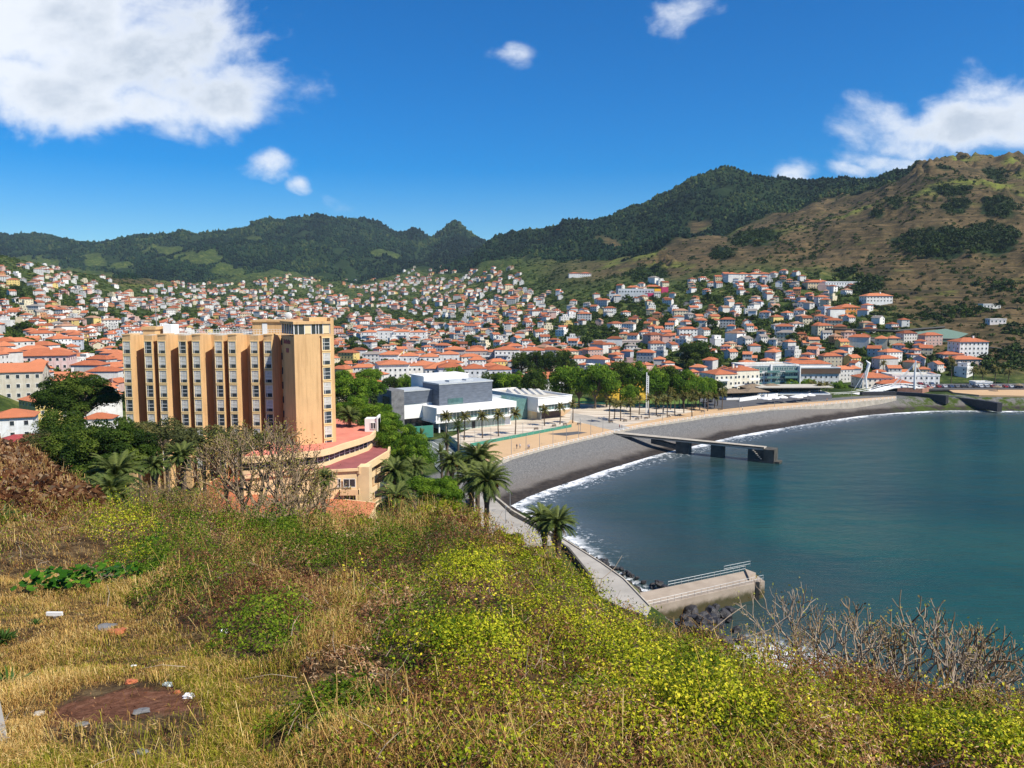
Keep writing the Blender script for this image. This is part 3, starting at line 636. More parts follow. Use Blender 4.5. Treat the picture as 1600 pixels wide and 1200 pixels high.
sheet_obj('walkway', [(893, 645), (925, 650), (985, 668), (965, 674), (938, 668), (890, 655)], PZ + .016, M['path'])
sheet_obj('car_park', [(1090, 637), (1128, 639), (1220, 629), (1300, 622), (1300, 616), (1180, 619), (1085, 622)], PZ + .008, M['asphalt'])
sheet_obj('lawn', [(893, 626), (960, 632), (1060, 637), (1100, 634), (1090, 624), (1000, 622), (900, 622)], PZ + .012, M['lawn'])
sheet_obj('dark_paving', [(855, 678), (902, 674), (918, 676), (884, 681)], PZ + .012, M['asphalt'])
sheet_obj('museum_forecourt', [(700, 702), (735, 699), (880, 668), (893, 655), (880, 650), (800, 655), (740, 668), (700, 684)], PZ + .012, M['paving'])
sheet_obj('tennis_court', [(664, 690), (703, 682), (745, 728), (700, 750), (672, 720)], PZ + .05, M['court'])
mb = MB()
for a, b in (((668, 692), (735, 735)), ((676, 690), (742, 730)), ((680, 706), (715, 697)), ((700, 684), (748, 726)), ((700, 722), (730, 712))):
    p, q = gr(*a, PZ + .06), gr(*b, PZ + .06); n = (q - p).cross(Vector((0, 0, 1))).normalized() * .09
    mb.add([p - n, q - n, q + n, p + n], [(0, 1, 2, 3)])
tag(mb.build('court_line_markings', M['white']), kind='structure')
sheet_obj('parking_strip', [(1365, 608), (1640, 607), (1640, 599), (1365, 600)], 6.2, M['asphalt'])
sheet_obj('beach_sand', [(1490, 613), (1530, 617), (1640, 619), (1640, 601), (1535, 604), (1480, 608)], 5.6, M['sandfloor'])
sheet_obj('shore_path', [(866, 838), (880, 842), (905, 858), (940, 880), (975, 905), (1016, 948), (1010, 962), (975, 950), (936, 932), (922, 900), (890, 858), (862, 842)], 4.0, M['path'])
sheet_obj('seafront_walk', [(735, 768), (752, 762), (775, 782), (800, 806), (860, 838), (862, 846), (815, 850), (760, 832), (738, 800)], 5.0, M['path'])
# roads climbing through the town
def road(name, pts, w_, m=None):
    P = []
    for px, Y in pts:
        x = at(px, 560, Y).x; P.append(Vector((x, Y, gz(x, Y) + .5)))
    Q = []
    for i in range(len(P) - 1):
        for k in range(8): Q.append(P[i].lerp(P[i + 1], k / 8))
    Q.append(P[-1])
    for q in Q: q.z = gz(q.x, q.y) + .5
    mb = MB(); vs = []
    for i, q in enumerate(Q):
        t = (Q[min(i + 1, len(Q) - 1)] - Q[max(i - 1, 0)]); t.z = 0; n = t.normalized().cross(Vector((0, 0, 1))) * w_ / 2
        vs += [q - n, q + n, q + n - Vector((0, 0, 2.5)), q - n - Vector((0, 0, 2.5))]
    fs = []
    for i in range(len(Q) - 1):
        o = 4 * i; fs += [(o, o + 1, o + 5, o + 4), (o + 1, o + 2, o + 6, o + 5), (o + 3, o, o + 4, o + 7)]
    mb.add(vs, fs); return tag(mb.build(name, m or M['asphalt']), kind='structure')
road('hillside_road', [(-40, 330), (10, 345), (42, 330), (60, 300)], 8)
road('uphill_road', [(1168, 545), (1188, 600), (1215, 640)], 7)
road('slope_road', [(1005, 690), (1040, 780), (1075, 830)], 7)
road('valley_road', [(598, 640), (585, 760), (560, 900)], 9)
road('upper_lane', [(1215, 640), (1245, 720), (1225, 800), (1170, 880)], 6)
road('terrace_lane', [(1375, 470), (1392, 520), (1360, 570), (1290, 610), (1240, 640)], 5)
road('cross_lane', [(880, 600), (905, 680), (870, 780), (800, 880), (760, 1000)], 6)
road('back_lane', [(240, 520), (170, 620), (190, 760), (120, 900), (160, 1050)], 6)
road('far_lane', [(440, 900), (500, 1100), (420, 1300), (520, 1600)], 8)
road('track', [(1545, 520), (1590, 500), (1650, 480)], 3, M['dkconcrete'])
road('main_road', [(655, 560), (628, 680), (612, 900)], 9)

# ------------------------------------------------------------------ hotel tower block
HX, HY, HZ = -80.9, 166.0, 12.0
htl = thing('hotel_block', 'large ochre hotel block with tall vertical bays of white framed windows', 'hotel', (HX, HY, HZ))
roofz = CAMZ - 166 * float(ee(524)) - HZ
FL = 3.04
mb = MB()
def bayx(px): return float(at(px, 600, 166).x) - HX
As = [bayx(227.5), bayx(281), bayx(337), bayx(392.5)]
foot = [(-1.4, 14), (-1.4, 3.0), (0.0, 3.0), (0.0, .1), (1.75, 0.0), (2.5, 4.4)]
for A in As: foot += [(A, 4.4), (A, .15), (A + 1.7, .1), (A + 1.75, 2.6), (A + 2.85, 2.6), (A + 2.85, .1), (A + 4.55, 0), (A + 5.3, 4.4)]
foot += [(bayx(447), 4.4), (bayx(447), 14)]
mb.prism(foot, 0, roofz, 0, 1)
# parapet caps and roof terrace rail
for A in [-2.9] + As: mb.box(A + 2.8, -.05, roofz, A + 4.65, 4.4, roofz + .25, 0)
hw = mb.build('wall', [M['ochre'], M['gravelroof']], htl)
# window units
wf = MB(); wf.box(-.85, -.12, -1.45, .85, .05, -1.2, 0); wf.box(-.85, -.12, 1.25, .85, .05, 1.45, 0); wf.box(-.85, -.1, -1.2, -.72, .05, 1.25, 0); wf.box(.72, -.1, -1.2, .85, .05, 1.25, 0)
def win_mesh(name, kind, w_=.72, z0=-1.2, z1=1.25):
    m_ = MB(); m_.v = list(wf.v); m_.f = [list(f) for f in wf.f]; m_.m = list(wf.m)
    m_.add([(-w_, -.02, z0), (w_, -.02, z0), (w_, -.02, z1), (-w_, -.02, z1)], [(0, 1, 2, 3)], 2)
    if kind: m_.add([(-w_, -.03, z0 + (.6 if kind == 2 else .9)), (w_, -.03, z0 + (.6 if kind == 2 else .9)), (w_, -.03, z1), (-w_, -.03, z1)], [(0, 1, 2, 3)], 3)
    for z in (z0 + .8, z0 + 1.5): m_.box(-w_, -.06, z, w_, -.03, z + .07, 1)
    m_.box(-.42, -.06, z0, -.36, -.03, z1, 1)
    m_.box(-w_, -.06, z0, -w_ + .07, -.03, z1, 1); m_.box(w_ - .07, -.06, z0, w_, -.03, z1, 1)
    o = m_.build(name, [M['ochrelt'], M['whiteframe'], M['glass'], M['curtain']]); me = o.data; bpy.data.objects.remove(o); return me
WM = [win_mesh('window', k) for k in (0, 1, 2)]
def put_child(me, name, parent, loc, rz=0.):
    o = bpy.data.objects.new(name, me); COL.objects.link(o); o.parent = parent; o.location = loc; o.rotation_euler = (0, 0, rz); return o
strips = [(.87, .05)] + [(A + .85, .12) for A in As] + [(A + 3.7, .05) for A in As]
for x, y in strips:
    for k in range(9): put_child(WM[random.choice((0, 1, 1, 2, 2))], 'window', htl, (x, y - .01, roofz - 1.05 - 1.5 - (k * FL)), -.05)
# tower at the right end, turned towards the sea
TWx, TWy = float(at(464, 690, 160.5).x) - HX, 160.5 - HY
TH = math.radians(35); ux = Vector((math.cos(TH), math.sin(TH), 0)); uy = Vector((-math.sin(TH), math.cos(TH), 0))
def tl(x, y): v = Vector((TWx, TWy, 0)) + ux * x + uy * y; return (v.x, v.y)
topz = CAMZ - 163 * float(ee(502)) - HZ
mb = MB()
mb.prism([tl(0, 0), tl(5.35, 0), tl(5.35, 7.6), tl(0, 7.6)], 0, topz - 3.0, 0)
mb.prism([tl(5.35, .35), tl(5.75, .35), tl(5.75, 7.6), tl(5.35, 7.6)], 0, topz - 3.0, 0)
mb.prism([tl(5.75, 0), tl(8.45, 0), tl(8.45, 7.6), tl(5.75, 7.6)], 0, topz - 3.0, 0)
mb.prism([tl(7.75, -.02), tl(8.45, -.02), tl(8.45, 7.6), tl(7.75, 7.6)], topz - 3.0, topz + .7, 0)
mb.prism([tl(-.15, -.15), tl(7.75, -.15), tl(7.75, 7.7), tl(-.15, 7.7)], topz - .55, topz, 0)
mb.prism([tl(3.8, 1.4), tl(7.7, 1.4), tl(7.7, 5), tl(3.8, 5)], topz, topz + .75, 0)
mb.prism([tl(0, 0), tl(7.75, 0), tl(7.75, .3), tl(0, .3)], topz - 3.0, topz - 2.6, 0)
mb.build('tower_wall', M['ochre'], htl)
mb = MB(); mb.prism([tl(.2, .2), tl(7.7, .2), tl(7.7, 7.4), tl(.2, 7.4)], topz - 2.6, topz - .56, 0)
pent = mb.build('penthouse_glazing', M['glass'], htl)
for x in (0, .9, 2.2, 3.6, 4.6, 5.2, 6.1, 7.6): MB().prism([tl(x, .12), tl(x + .13, .12), tl(x + .13, .25), tl(x, .25)], topz - 2.6, topz - .56).build('glazing_bar', M['whiteframe'], pent)
for y in (.2, 1.6, 3, 4.4, 5.8, 7.2): MB().prism([tl(.08, y), tl(.2, y), tl(.2, y + .13), tl(.08, y + .13)], topz - 2.6, topz - .56).build('glazing_bar', M['whiteframe'], pent)
for x, x2 in ((2.35, 3.58), (6.25, 7.5)): MB().prism([tl(x, .13), tl(x2, .13), tl(x2, .19), tl(x, .19)], topz - 2.5, topz - .6).build('drawn_blind', M['cream'], pent)
for k in range(8):
    x, y = tl(6.72, -.01); o = put_child(WM[random.choice((0, 1, 2))], 'window', htl, (x, y, topz - 3.2 - 1.5 - k * FL), TH); o.scale = (1.13, 1, 1)
# rooftop structures
mb = MB(); x0, x1 = bayx(384), bayx(440)
mb.box(x0, 5.5, roofz, x1, 12, roofz + 2.6, 0); mb.box(x0 - .3, 5.2, roofz + 2.6, x1 + 5, 12.3, roofz + 3.0, 0)
mb.build('rooftop_room', M['ochre'], htl)
MB().box(bayx(210), 5, roofz, bayx(229), 9, roofz + 1.0, 0).box(bayx(208), 4.8, roofz + 1.0, bayx(231), 9.2, roofz + 1.6, 0).build('stair_head', M['ochre'], htl)
mb = MB(); mb.box(bayx(236), 7, roofz, bayx(249), 11, roofz + 2.0, 0); mb.build('plant_room', M['white'], htl); MB().box(bayx(400), 5.38, roofz, bayx(408), 5.45, roofz + 2.3, 0).build('rooftop_door', M['white'], htl)
mb = MB()
for zz in (.55, 1.05): mb.box(bayx(255), 4.6, roofz + zz, bayx(434), 4.65, roofz + zz + .06)
for i in range(40): xx = bayx(255) + i * (bayx(434) - bayx(255)) / 39; mb.box(xx, 4.6, roofz, xx + .06, 4.66, roofz + 1.1)
mb.build('roof_railing', M['whiteframe'], htl)
mb = MB(); mb.tube([(bayx(226), 7, roofz + 1.6), (bayx(225), 7, roofz + 5), (bayx(224.5), 7, roofz + 9.5)], [.12, .07, .03], 5); mb.build('aerial_mast', M['metal'], htl)
mb = MB(); dx = bayx(441); 
for i in range(6):
    a, b = i / 6 * 1.1, (i + 1) / 6 * 1.1
    mb.tube([(dx, 6.3 - .35 * math.cos(a), roofz + 3.9), (dx, 6.3 - .35 * math.cos(b), roofz + 3.9)], [.9 * math.sin(a) + .01, .9 * math.sin(b)], 12, cap=False)
mb.tube([(dx, 6.5, roofz + 2.9), (dx, 6.1, roofz + 3.9)], .08, 5); mb.build('satellite_dish', M['white'], htl)
# small stair-tower slots and the dark sign on the side wall
mb = MB()
for k in range(8):
    x, y = tl(-.03, 7.25); MB().box(x - .1, y - .3, topz - 5 - k * FL, x + .1, y, topz - 3.6 - k * FL).build('slot_window', M['dark'], htl)
for i in range(6): a, b = tl(-.04, 2.2 + i * .65), tl(-.04, 2.6 + i * .65); mb.prism([a, b, (b[0] - .06, b[1] - .04), (a[0] - .06, a[1] - .04)], topz - 4.6, topz - 3.9 + .2 * (i % 2))
mb.build('wall_sign', M['maroon'], htl)
a, b = tl(-.04, 3.2), tl(-.04, 4.6); MB().prism([a, b, (b[0] - .06, b[1] - .04), (a[0] - .06, a[1] - .04)], topz - 6.4, topz - 5.5).build('wall_emblem', M['maroon'], htl)

# ------------------------------------------------------------------ hotel podium, stepped storeys
pod = thing('hotel_podium', 'curved sand coloured hotel podium with salmon roof terrace and stepped balconies', 'building', (-45, 160, 12))
def L(px, py, z, inset=0): p = gr(px, py, z); return (p.x + 45 , p.y - 160 + inset)
zt = 22.5
outer = [L(375, 716, zt), (L(400, 715, zt)), L(445, 711, zt), L(475, 708, zt), L(500, 706, zt), L(520, 701, zt), L(536, 695, zt), L(560, 688, zt), L(580, 681, zt), L(588, 673, zt), L(588, 664, zt)]
back = [(outer[-1][0] - 6, outer[-1][1] + 10), (-16, 40), (-36, 30), (outer[0][0], outer[0][1] + 20)]
mb = MB(); mb.prism(outer + back, zt - 12 - .12, zt - 12, 0); mb.build('roof_terrace', M['terrace'], pod)
def offs(poly, d):      # shift a front line inwards (away from the camera side)
    o = []
    for i, p in enumerate(poly):
        a = Vector(poly[max(i - 1, 0)]); b = Vector(poly[min(i + 1, len(poly) - 1)]); t = (b - a).normalized(); o.append((p[0] - t.y * d, p[1] + t.x * d))
    return o
def band(line, z0, z1, th, m, name, parent, close=True):
    mb = MB(); inn = offs(line, th); n = len(line)
    for i in range(n - 1):
        a, b, c, d = line[i], line[i + 1], inn[i + 1], inn[i]
        mb.add([(a[0], a[1], z0), (b[0], b[1], z0), (c[0], c[1], z0), (d[0], d[1], z0), (a[0], a[1], z1), (b[0], b[1], z1), (c[0], c[1], z1), (d[0], d[1], z1)],
               [(0, 1, 5, 4), (2, 3, 7, 6), (4, 5, 6, 7), (0, 3, 2, 1)] + ([(0, 4, 7, 3)] if i == 0 else []) + ([(1, 2, 6, 5)] if i == n - 2 else []))
    return mb.build(name, m, parent)
band(offs(outer, -.25), 9.55, 10.75, .5, M['podium'], 'parapet', pod)
g1 = offs(outer, .9)
gl = band(g1, 7.9, 9.7, .2, M['glass'], 'glazing', pod)
mb = MB()
for i in range(1, len(g1) - 1):
    a, b = Vector(g1[i]), Vector(g1[i + 1]); n = max(1, int((b - a).length / 1.7))
    for k in range(n): q = a.lerp(b, k / n); MB().box(q.x - .07, q.y - .09, 7.9, q.x + .07, q.y + .02, 9.7).build('glazing_post', M['whiteframe'], gl)
for z in (8.5,): band(offs(g1, -.06), z, z + .08, .05, M['whiteframe'], 'glazing_rail', gl)
band(offs(outer, .55), 7.2, 7.95, .6, M['podium'], 'sill_band', pod)
zl = 20.0
lo = [L(380, 739, zl), L(420, 736, zl), L(500, 730, zl), L(560, 727, zl), L(575, 721, zl), L(590, 712, zl), L(607, 702, zl), L(609, 694, zl), L(600, 682, zl)]
mb = MB(); mb.prism(lo + [(lo[-1][0] - 8, lo[-1][1] + 12), (-30, 20), (lo[0][0], lo[0][1] + 14)], 7.1, 7.25, 0); mb.build('lower_terrace', M['maroon'], pod)
band(offs(lo[3:], -.2), 6.3, 7.7, .45, M['podium'], 'parapet', pod)
band(offs(lo[:4], -.1), 6.9, 7.4, .4, M['podium'], 'parapet', pod)
# body under the lower terrace
fw = offs(lo, .35)
mb = MB(); mb.prism(fw[:4] + [(fw[3][0] + .2, fw[3][1] + 2)] + offs(lo[4:], 2.4) + [(lo[-1][0] - 8, lo[-1][1] + 12), (-30, 20), (lo[0][0], lo[0][1] + 14)], -6, 7.1, 0); mb.build('wall', M['podium'], pod)
mb = MB(); p4 = L(560, 727, zl)
mb.box(p4[0] - .2, p4[1] + .2, -6, p4[0] + 2.0, p4[1] + 3.5, 7.6); mb.build('corner_pier', M['podium'], pod)
# windows and balconies on the front
def wmesh(w_, h_, m_glass='glass'):
    m_ = MB(); m_.add([(-w_ / 2, -.02, 0), (w_ / 2, -.02, 0), (w_ / 2, -.02, h_), (-w_ / 2, -.02, h_)], [(0, 1, 2, 3)], 1)
    for x0, x1, z0, z1 in ((-w_ / 2, w_ / 2, -.1, 0), (-w_ / 2, w_ / 2, h_, h_ + .1), (-w_ / 2 - .1, -w_ / 2, -.1, h_ + .1), (w_ / 2, w_ / 2 + .1, -.1, h_ + .1), (-.05, .05, 0, h_)): m_.box(x0, -.1, z0, x1, .02, z1, 0)
    o = m_.build('window', [M['whiteframe'], M[m_glass]]); me = o.data; bpy.data.objects.remove(o); return me
WB = wmesh(2.2, 1.5); WS = wmesh(.9, 1.5); WD = wmesh(1.0, 1.3)
yfr = fw[2][1] + (fw[3][1] - fw[2][1]) * .5
for k, z in enumerate((3.9, .9, -2.1)):
    for px_, me in ((527, WS), (545, WB)):
        x = float(at(px_, 745, 152).x) + 45
        put_child(me, 'window', pod, (x, yfr - .12 + (.0 if px_ > 530 else .1), z))
    mb = MB(); x = float(at(546, 745, 152).x) + 45
    mb.box(x - 1.9, yfr - 1.2, z - 1.3, x + 1.9, yfr - 1.05, z - .35); mb.box(x - 1.9, yfr - 1.2, z - 1.45, x + 1.9, yfr + .1, z - 1.3); mb.box(x - 1.9, yfr - 1.2, z - 1.3, x - 1.75, yfr, z - .35); mb.box(x + 1.75, yfr - 1.2, z - 1.3, x + 1.9, yfr, z - .35)
    mb.build('balcony', M['podium'], pod)
rl = [Vector(p) for p in offs(lo[3:8], 2.45)]
for k, z in enumerate((4.2, 1.2, -1.8)):
    for i in range(4):
        a, b = rl[i], rl[i + 1]; q = a.lerp(b, .5); an = math.atan2((b - a).y, (b - a).x)
        put_child(WB, 'window', pod, (q.x + .06 * math.sin(an), q.y - .06 * math.cos(an), z), an)
        Mx = Matrix.Translation((q.x, q.y, z)) @ Matrix.Rotation(an, 4, 'Z'); hl = (b - a).length / 2
        mb = MB(); mb.box(-hl * .85, -2.1 - .35 * k, -.25, hl * .85, 0, -.08, 0, Mx); mb.box(-hl * .85, -2.1 - .35 * k, -.1, hl * .85, -1.95 - .35 * k, .85, 0, Mx); mb.box(-hl * .85, -2.1 - .35 * k, -.1, -hl * .85 + .15, 0, .85, 0, Mx); mb.box(hl * .85 - .15, -2.1 - .35 * k, -.1, hl * .85, 0, .85, 0, Mx)
        mb.build('balcony', M['podium'], pod)
        if i < 3:
            mb = MB(); mb.box(hl - .2, -1.6, -1, hl + .2, .2, 2.0, 0, Mx); mb.build('balcony_partition', M['podium'], pod)
# white stair block behind the terrace
p1, p2 = at(570, 668, 178), at(591, 668, 178)
ws = thing('stair_block', 'small white rooftop stair block at the far edge of the salmon terrace', 'building', (p1.x, 178, 12))
mb = MB(); mb.box(0, 0, 4, p2.x - p1.x, 3, 13.4); mb.box(p2.x - p1.x - .3, -.3, 4, p2.x - p1.x, 3.3, 14.0); mb.build('wall', M['white'], ws); put_child(WD, 'window', ws, (1.9, -.04, 11.2))
# low tiled roofs below the podium
def low_house(name, label, corners, zr, hz, wallm, roofm, cat='building', slope=1.4, group=None):
    P = [gr(px, py, zr) for px, py in corners]; c = sum(P, Vector()) / len(P)
    t = thing(name, label, cat, (c.x, c.y, hz), 0, group)
    q = [(p.x - c.x, p.y - c.y) for p in P]
    mb = MB(); mb.prism([(x * .94, y * .94) for x, y in q], -3, zr - hz - .15); mb.build('wall', wallm, t)
    mb = MB(); n = len(q); vs = [(x, y, zr - hz - .12) for x, y in q] + [(x, y, zr - hz + .12) for x, y in q] + [(0, 0, zr - hz + slope)]
    mb.add(vs, [(i, (i + 1) % n, n + (i + 1) % n, n + i) for i in range(n)] + [(n + i, n + (i + 1) % n, 2 * n) for i in range(n)] + [list(range(n))[::-1]]); mb.build('roof', roofm, t)
    mb = MB()
    for i in range(n):
        a, b = Vector((*q[i], zr - hz + .1)), Vector((*q[(i + 1) % n], zr - hz + .1)); mb.tube([a, b], .14, 5)
    mb.build('eaves_edge', M['podium'], t)
    return t
low_house('annex', 'low hotel annex with bright orange tiled roof beyond the brush', [(505, 838), (570, 822), (590, 787), (512, 779), (470, 800)], 13.4, 9.5, M['podium'], M['roof'], slope=1.2)
low_house('annex', 'low hotel wing with orange tiled roof seen through the bare fig branches', [(300, 800), (450, 808), (475, 765), (350, 742), (318, 760)], 14.5, 10, M['podium'], M['roof'], slope=1.6)

# ------------------------------------------------------------------ cultural centre
MO = gr(682, 676, 5.0); MO = Vector((-26.5, 279, 5)); MR = math.radians(35.5)
mus = thing('cultural_centre', 'modern cultural centre of grey slate boxes and white framed glass galleries', 'building', MO, MR)
mb = MB()
mb.box(0, 0, 7.0, 34.6, .6, 9.1); mb.box(0, .6, 8.6, 34.6, 15, 9.1); mb.box(0, .6, 4.2, .6, 12, 8.6); mb.box(-.3, .0, 3.6, 34.6, 14, 4.3)
mb.box(34.0, .6, 4.3, 34.6, 14, 8.6); mb.box(0, 11.4, 4.3, .6, 14, 8.6)
mb.build('white_frame', M['white'], mus)
mb = MB(); mb.box(1.2, 1.6, 4.32, 33.8, 2.0, 8.58); g = mb.build('gallery_glazing', M['glassteal'], mus)
mb = MB()
for x in (1.4, 4.5, 12, 19.5, 27, 32): mb.box(x, 1.1, 4.32, x + .6, 1.6, 7.0)
for i in range(22): mb.box(1.5 + i * 1.5, 1.5, 4.35, 1.58 + i * 1.5, 1.6, 7.0)
mb.build('glazing_post', M['white'], g)
mb = MB(); mb.box(6, 2.4, 0, 31, 2.7, 3.58); g = mb.build('lower_glazing', mat('pale_reflecting_glass', (.30, .38, .34), rough=.2, spec=.6, var=.25, vs=.4), mus)
mb = MB()
for i in range(17): mb.box(6 + i * 1.55, 2.3, 0, 6.09 + i * 1.55, 2.4, 3.58)
mb.build('glazing_post', M['whiteframe'], g)
mb = MB()
for x in (1.5, 4.2): mb.box(x, 1.2, 0, x + .5, 1.7, 3.58)
mb.box(6, 2.75, 0, 34, 14, 3.5); mb.build('column', M['white'], mus)
mb = MB(); mb.box(16.2, 2.25, .2, 17.6, 2.32, 2.7); mb.build('door', M['dark'], mus)
mb = MB(); mb.box(4, 5, 9.12, 27, 17, 16.6); mb.build('slate_hall', M['slate'], mus)
mb = MB(); mb.box(3.8, 4.8, 16.6, 27.3, 17.2, 17.1); mb.box(-8.3, 9.8, 14.4, 4, 20, 14.8); mb.box(10, 8, 17.1, 15, 11, 17.7); mb.box(18, 9, 17.1, 21, 12, 17.6); mb.build('roof', M['metalroof'], mus)
mb = MB(); mb.box(7.5, 4.9, 9.2, 14, 4.98, 11.4); mb.build('window_band', M['glassteal'], mus)
mb = MB(); mb.box(4.5, 17, 8, 24, 27, 18.6); mb.box(4.2, 16.9, 18.6, 24.3, 27.2, 18.9); mb.build('rear_block', M['white'], mus)
mb = MB(); mb.box(-8, 10, 10, 3.98, 20, 14.4)
for i in range(24): mb.box(-8 + i * .5, 9.94, 10.05, -7.94 + i * .5, 10, 14.35)
mb.build('metal_wing', M['slate'], mus)
mb = MB(); mb.box(-8, 10.3, 4.6, 4, 20, 9.98); mb.box(.6, 2, 4.3, 4, 10.3, 8.55); mb.build('white_wall', M['white'], mus)
mb = MB(); mb.box(-8, 12, 0, 4, 19, 4.58); mb.build('undercroft_shade', M['glass'], mus)  # dark solid box paints in the shade of the open undercroft
mb = MB(); mb.box(-13, 9, 0, -8.02, 20, 15.3); mb.build('stone_tower', M['stone'], mus)
mb = MB(); mb.box(-13.3, 10.5, 0, -13.02, 15.5, 13); mb.build('side_shade_panel', M['glass'], mus)  # dark panel painting the shade on the tower's left side
mb = MB(); mb.box(34.6, 10, 0, 47.2, 10.3, 8.0); mb.box(34.6, 10, 8, 47.2, 26, 8.25); mb.build('glass_link', M['greenglass'], mus)
mb = MB(); mb.box(30, 12, 9.12, 36, 40, 9.9); mb.build('link_roof', M['metalroof'], mus)
m2o = MO + Matrix.Rotation(MR, 3, 'Z') @ Vector((47.3, 3.1, 0))
lib = thing('exhibition_hall', 'white flat roofed hall with slanted skylights beside the pale plaza', 'building', m2o, MR)
mb = MB(); mb.box(0, 0, 6.0, 17, .5, 8.9); mb.box(0, .5, 3.7, .5, 36, 8.9); mb.box(16.5, .5, 6.0, 17, 36, 8.9); mb.box(0, 0, 3.4, 17, 36, 3.9); mb.box(0, 35.5, 3.9, 17, 36, 8.9); mb.box(-.2, -.2, 8.9, .4, 36.2, 9.15); mb.box(.4, -.2, 8.9, 17.2, .4, 9.15); mb.box(16.6, .4, 8.9, 17.2, 36.2, 9.15); mb.box(.4, 35.6, 8.9, 16.6, 36.2, 9.15)
mb.build('white_frame', M['white'], lib)
mb = MB(); mb.box(.5, .5, 8.2, 16.5, 35.5, 8.4); mb.build('roof', M['gravelroof'], lib)
mb = MB(); mb.box(.52, .8, 3.92, 16.9, 1.0, 6.0); mb.box(16.3, 1, 3.92, 16.5, 20, 6.0); g = mb.build('strip_window', M['glassteal'], lib)
mb = MB()
for i in range(11): mb.box(.6 + i * 1.6, .72, 3.92, .7 + i * 1.6, .8, 6.0)
mb.build('glazing_post', M['whiteframe'], g)
mb = MB(); mb.box(.2, 4.5, 0, 15, 34, 3.38); mb.box(-.02, 8, 0, .2, 34, 3.38); mb.build('ground_floor_wall', M['cream'], lib)
mb = MB(); mb.box(4, 4.3, 0, 14.8, 4.48, 3.3); mb.build('recessed_entrance', mat('dark_brown_panels', (.12, .08, .07), var=.2), lib)
mb = MB(); mb.box(2.2, 1.2, 0, 2.5, 3.8, 3.38); mb.build('pier', M['metal'], lib)
for i in range(5):
    mb = MB(); x = 3 + i * 2.1; y = 20 - i * 2.2
    mb.add([(x, y, 8.4), (x + 1.8, y, 8.4), (x + 1.8, y + 6.5, 8.4), (x, y + 6.5, 8.4), (x + .1, y + 5.5, 10.4), (x + 1.7, y + 5.5, 10.4)], [(0, 1, 5, 4), (2, 3, 4, 5)], 0)
    mb.add([(x, y, 8.4), (x, y + 6.5, 8.4), (x + .1, y + 5.5, 10.4), (x + 1.8, y, 8.4), (x + 1.8, y + 6.5, 8.4), (x + 1.7, y + 5.5, 10.4)], [(0, 2, 1), (3, 4, 5)], 1)
    mb.build('skylight', [M['curtain'], M['white']], lib)

# green windbreak screens by the courts
def screen(label, a, b, z0, h, m, nm='windbreak_fence', cat='fence', post=3.0, name2='mesh_panel'):
    P, Q = gr(*a, z0), gr(*b, z0); ln = (Q - P).length; t = thing(nm, label, cat, P, math.atan2(Q.y - P.y, Q.x - P.x))
    mb = MB(); mb.box(0, -.03, .05, ln, .03, h); mb.build(name2, m, t)
    n = max(2, int(ln / post) + 1); me = None
    for i in range(n):
        if me is None:
            mb = MB(); mb.tube([(0, 0, 0), (0, 0, h + .3)], .06, 5); o = mb.build('post', M['metal'], t); me = o.data
        else: o = put_child(me, 'post', t, (i * ln / (n - 1), 0, 0))
    return t
screen('bright green canvas screen behind the tennis court', (642, 686), (677, 683), PZ, 4.2, M['netgreen'])
screen('long low green screen between the pale forecourt and tan ground', (735, 698), (893, 667.5), PZ, 1.1, M['netgreen'])
screen('pale green mesh fence on the far right side of the tennis court', (700, 690), (752, 738), PZ, 2.6, mat('sheer_green_mesh', (.16, .30, .26), rough=.6, var=.2, vs=.5))
# boundary fence of the lawn
screen('low green hedge fence along the back of the pale plaza', (893, 630), (1064, 638), PZ, 1.0, M['netgreen'], post=6)

# ------------------------------------------------------------------ promenade railing and poles
rail = thing('promenade_railing', 'long pale railing with posts along the pebble beach edge', 'railing', (0, 0, 0))
E = [gr(px, py, PZ) for px, py in EDGE[0:]]
mb = MB()
for hgt in (.45, .95): mb.tube([p + Vector((0, 0, hgt)) for p in E], .05, 4)
mb.build('rail', M['whiteframe'], rail)
mb = MB()
for i in range(len(E) - 1):
    a, b = E[i], E[i + 1]; n = (b - a).cross(Vector((0, 0, 1))).normalized() * .25
    mb.add([a - n - Vector((0, 0, 3.5)), b - n - Vector((0, 0, 3.5)), b + n - Vector((0, 0, 3.5)), a + n - Vector((0, 0, 3.5)), a - n + Vector((0, 0, .2)), b - n + Vector((0, 0, .2)), b + n + Vector((0, 0, .2)), a + n + Vector((0, 0, .2))],
           [(0, 1, 5, 4), (1, 2, 6, 5), (2, 3, 7, 6), (3, 0, 4, 7), (4, 5, 6, 7)])
mb.build('kerb', M['concrete'], rail)
tot = [0]; 
for i in range(len(E) - 1): tot.append(tot[-1] + (E[i + 1] - E[i]).length)
mb = MB(); mb.box(-.12, -.12, 0, .12, .12, 1.05); o0 = mb.build('post', M['white'], rail); o0.location = E[0]
for k in range(1, 90):
    d = tot[-1] * k / 89.; i = min(max(j for j in range(len(tot)) if tot[j] <= d + 1e-6), len(E) - 2)
    put_child(o0.data, 'post', rail, E[i].lerp(E[i + 1], (d - tot[i]) / (tot[i + 1] - tot[i])))
ORD = ['first', 'second', 'third', 'fourth', 'fifth', 'sixth', 'seventh', 'eighth', 'ninth', 'tenth', 'eleventh', 'twelfth', 'thirteenth', 'fourteenth', 'fifteenth', 'sixteenth', 'seventeenth', 'eighteenth', 'nineteenth', 'twentieth',
       'twenty-first', 'twenty-second', 'twenty-third', 'twenty-fourth', 'twenty-fifth', 'twenty-sixth', 'twenty-seventh', 'twenty-eighth', 'twenty-ninth', 'thirtieth']
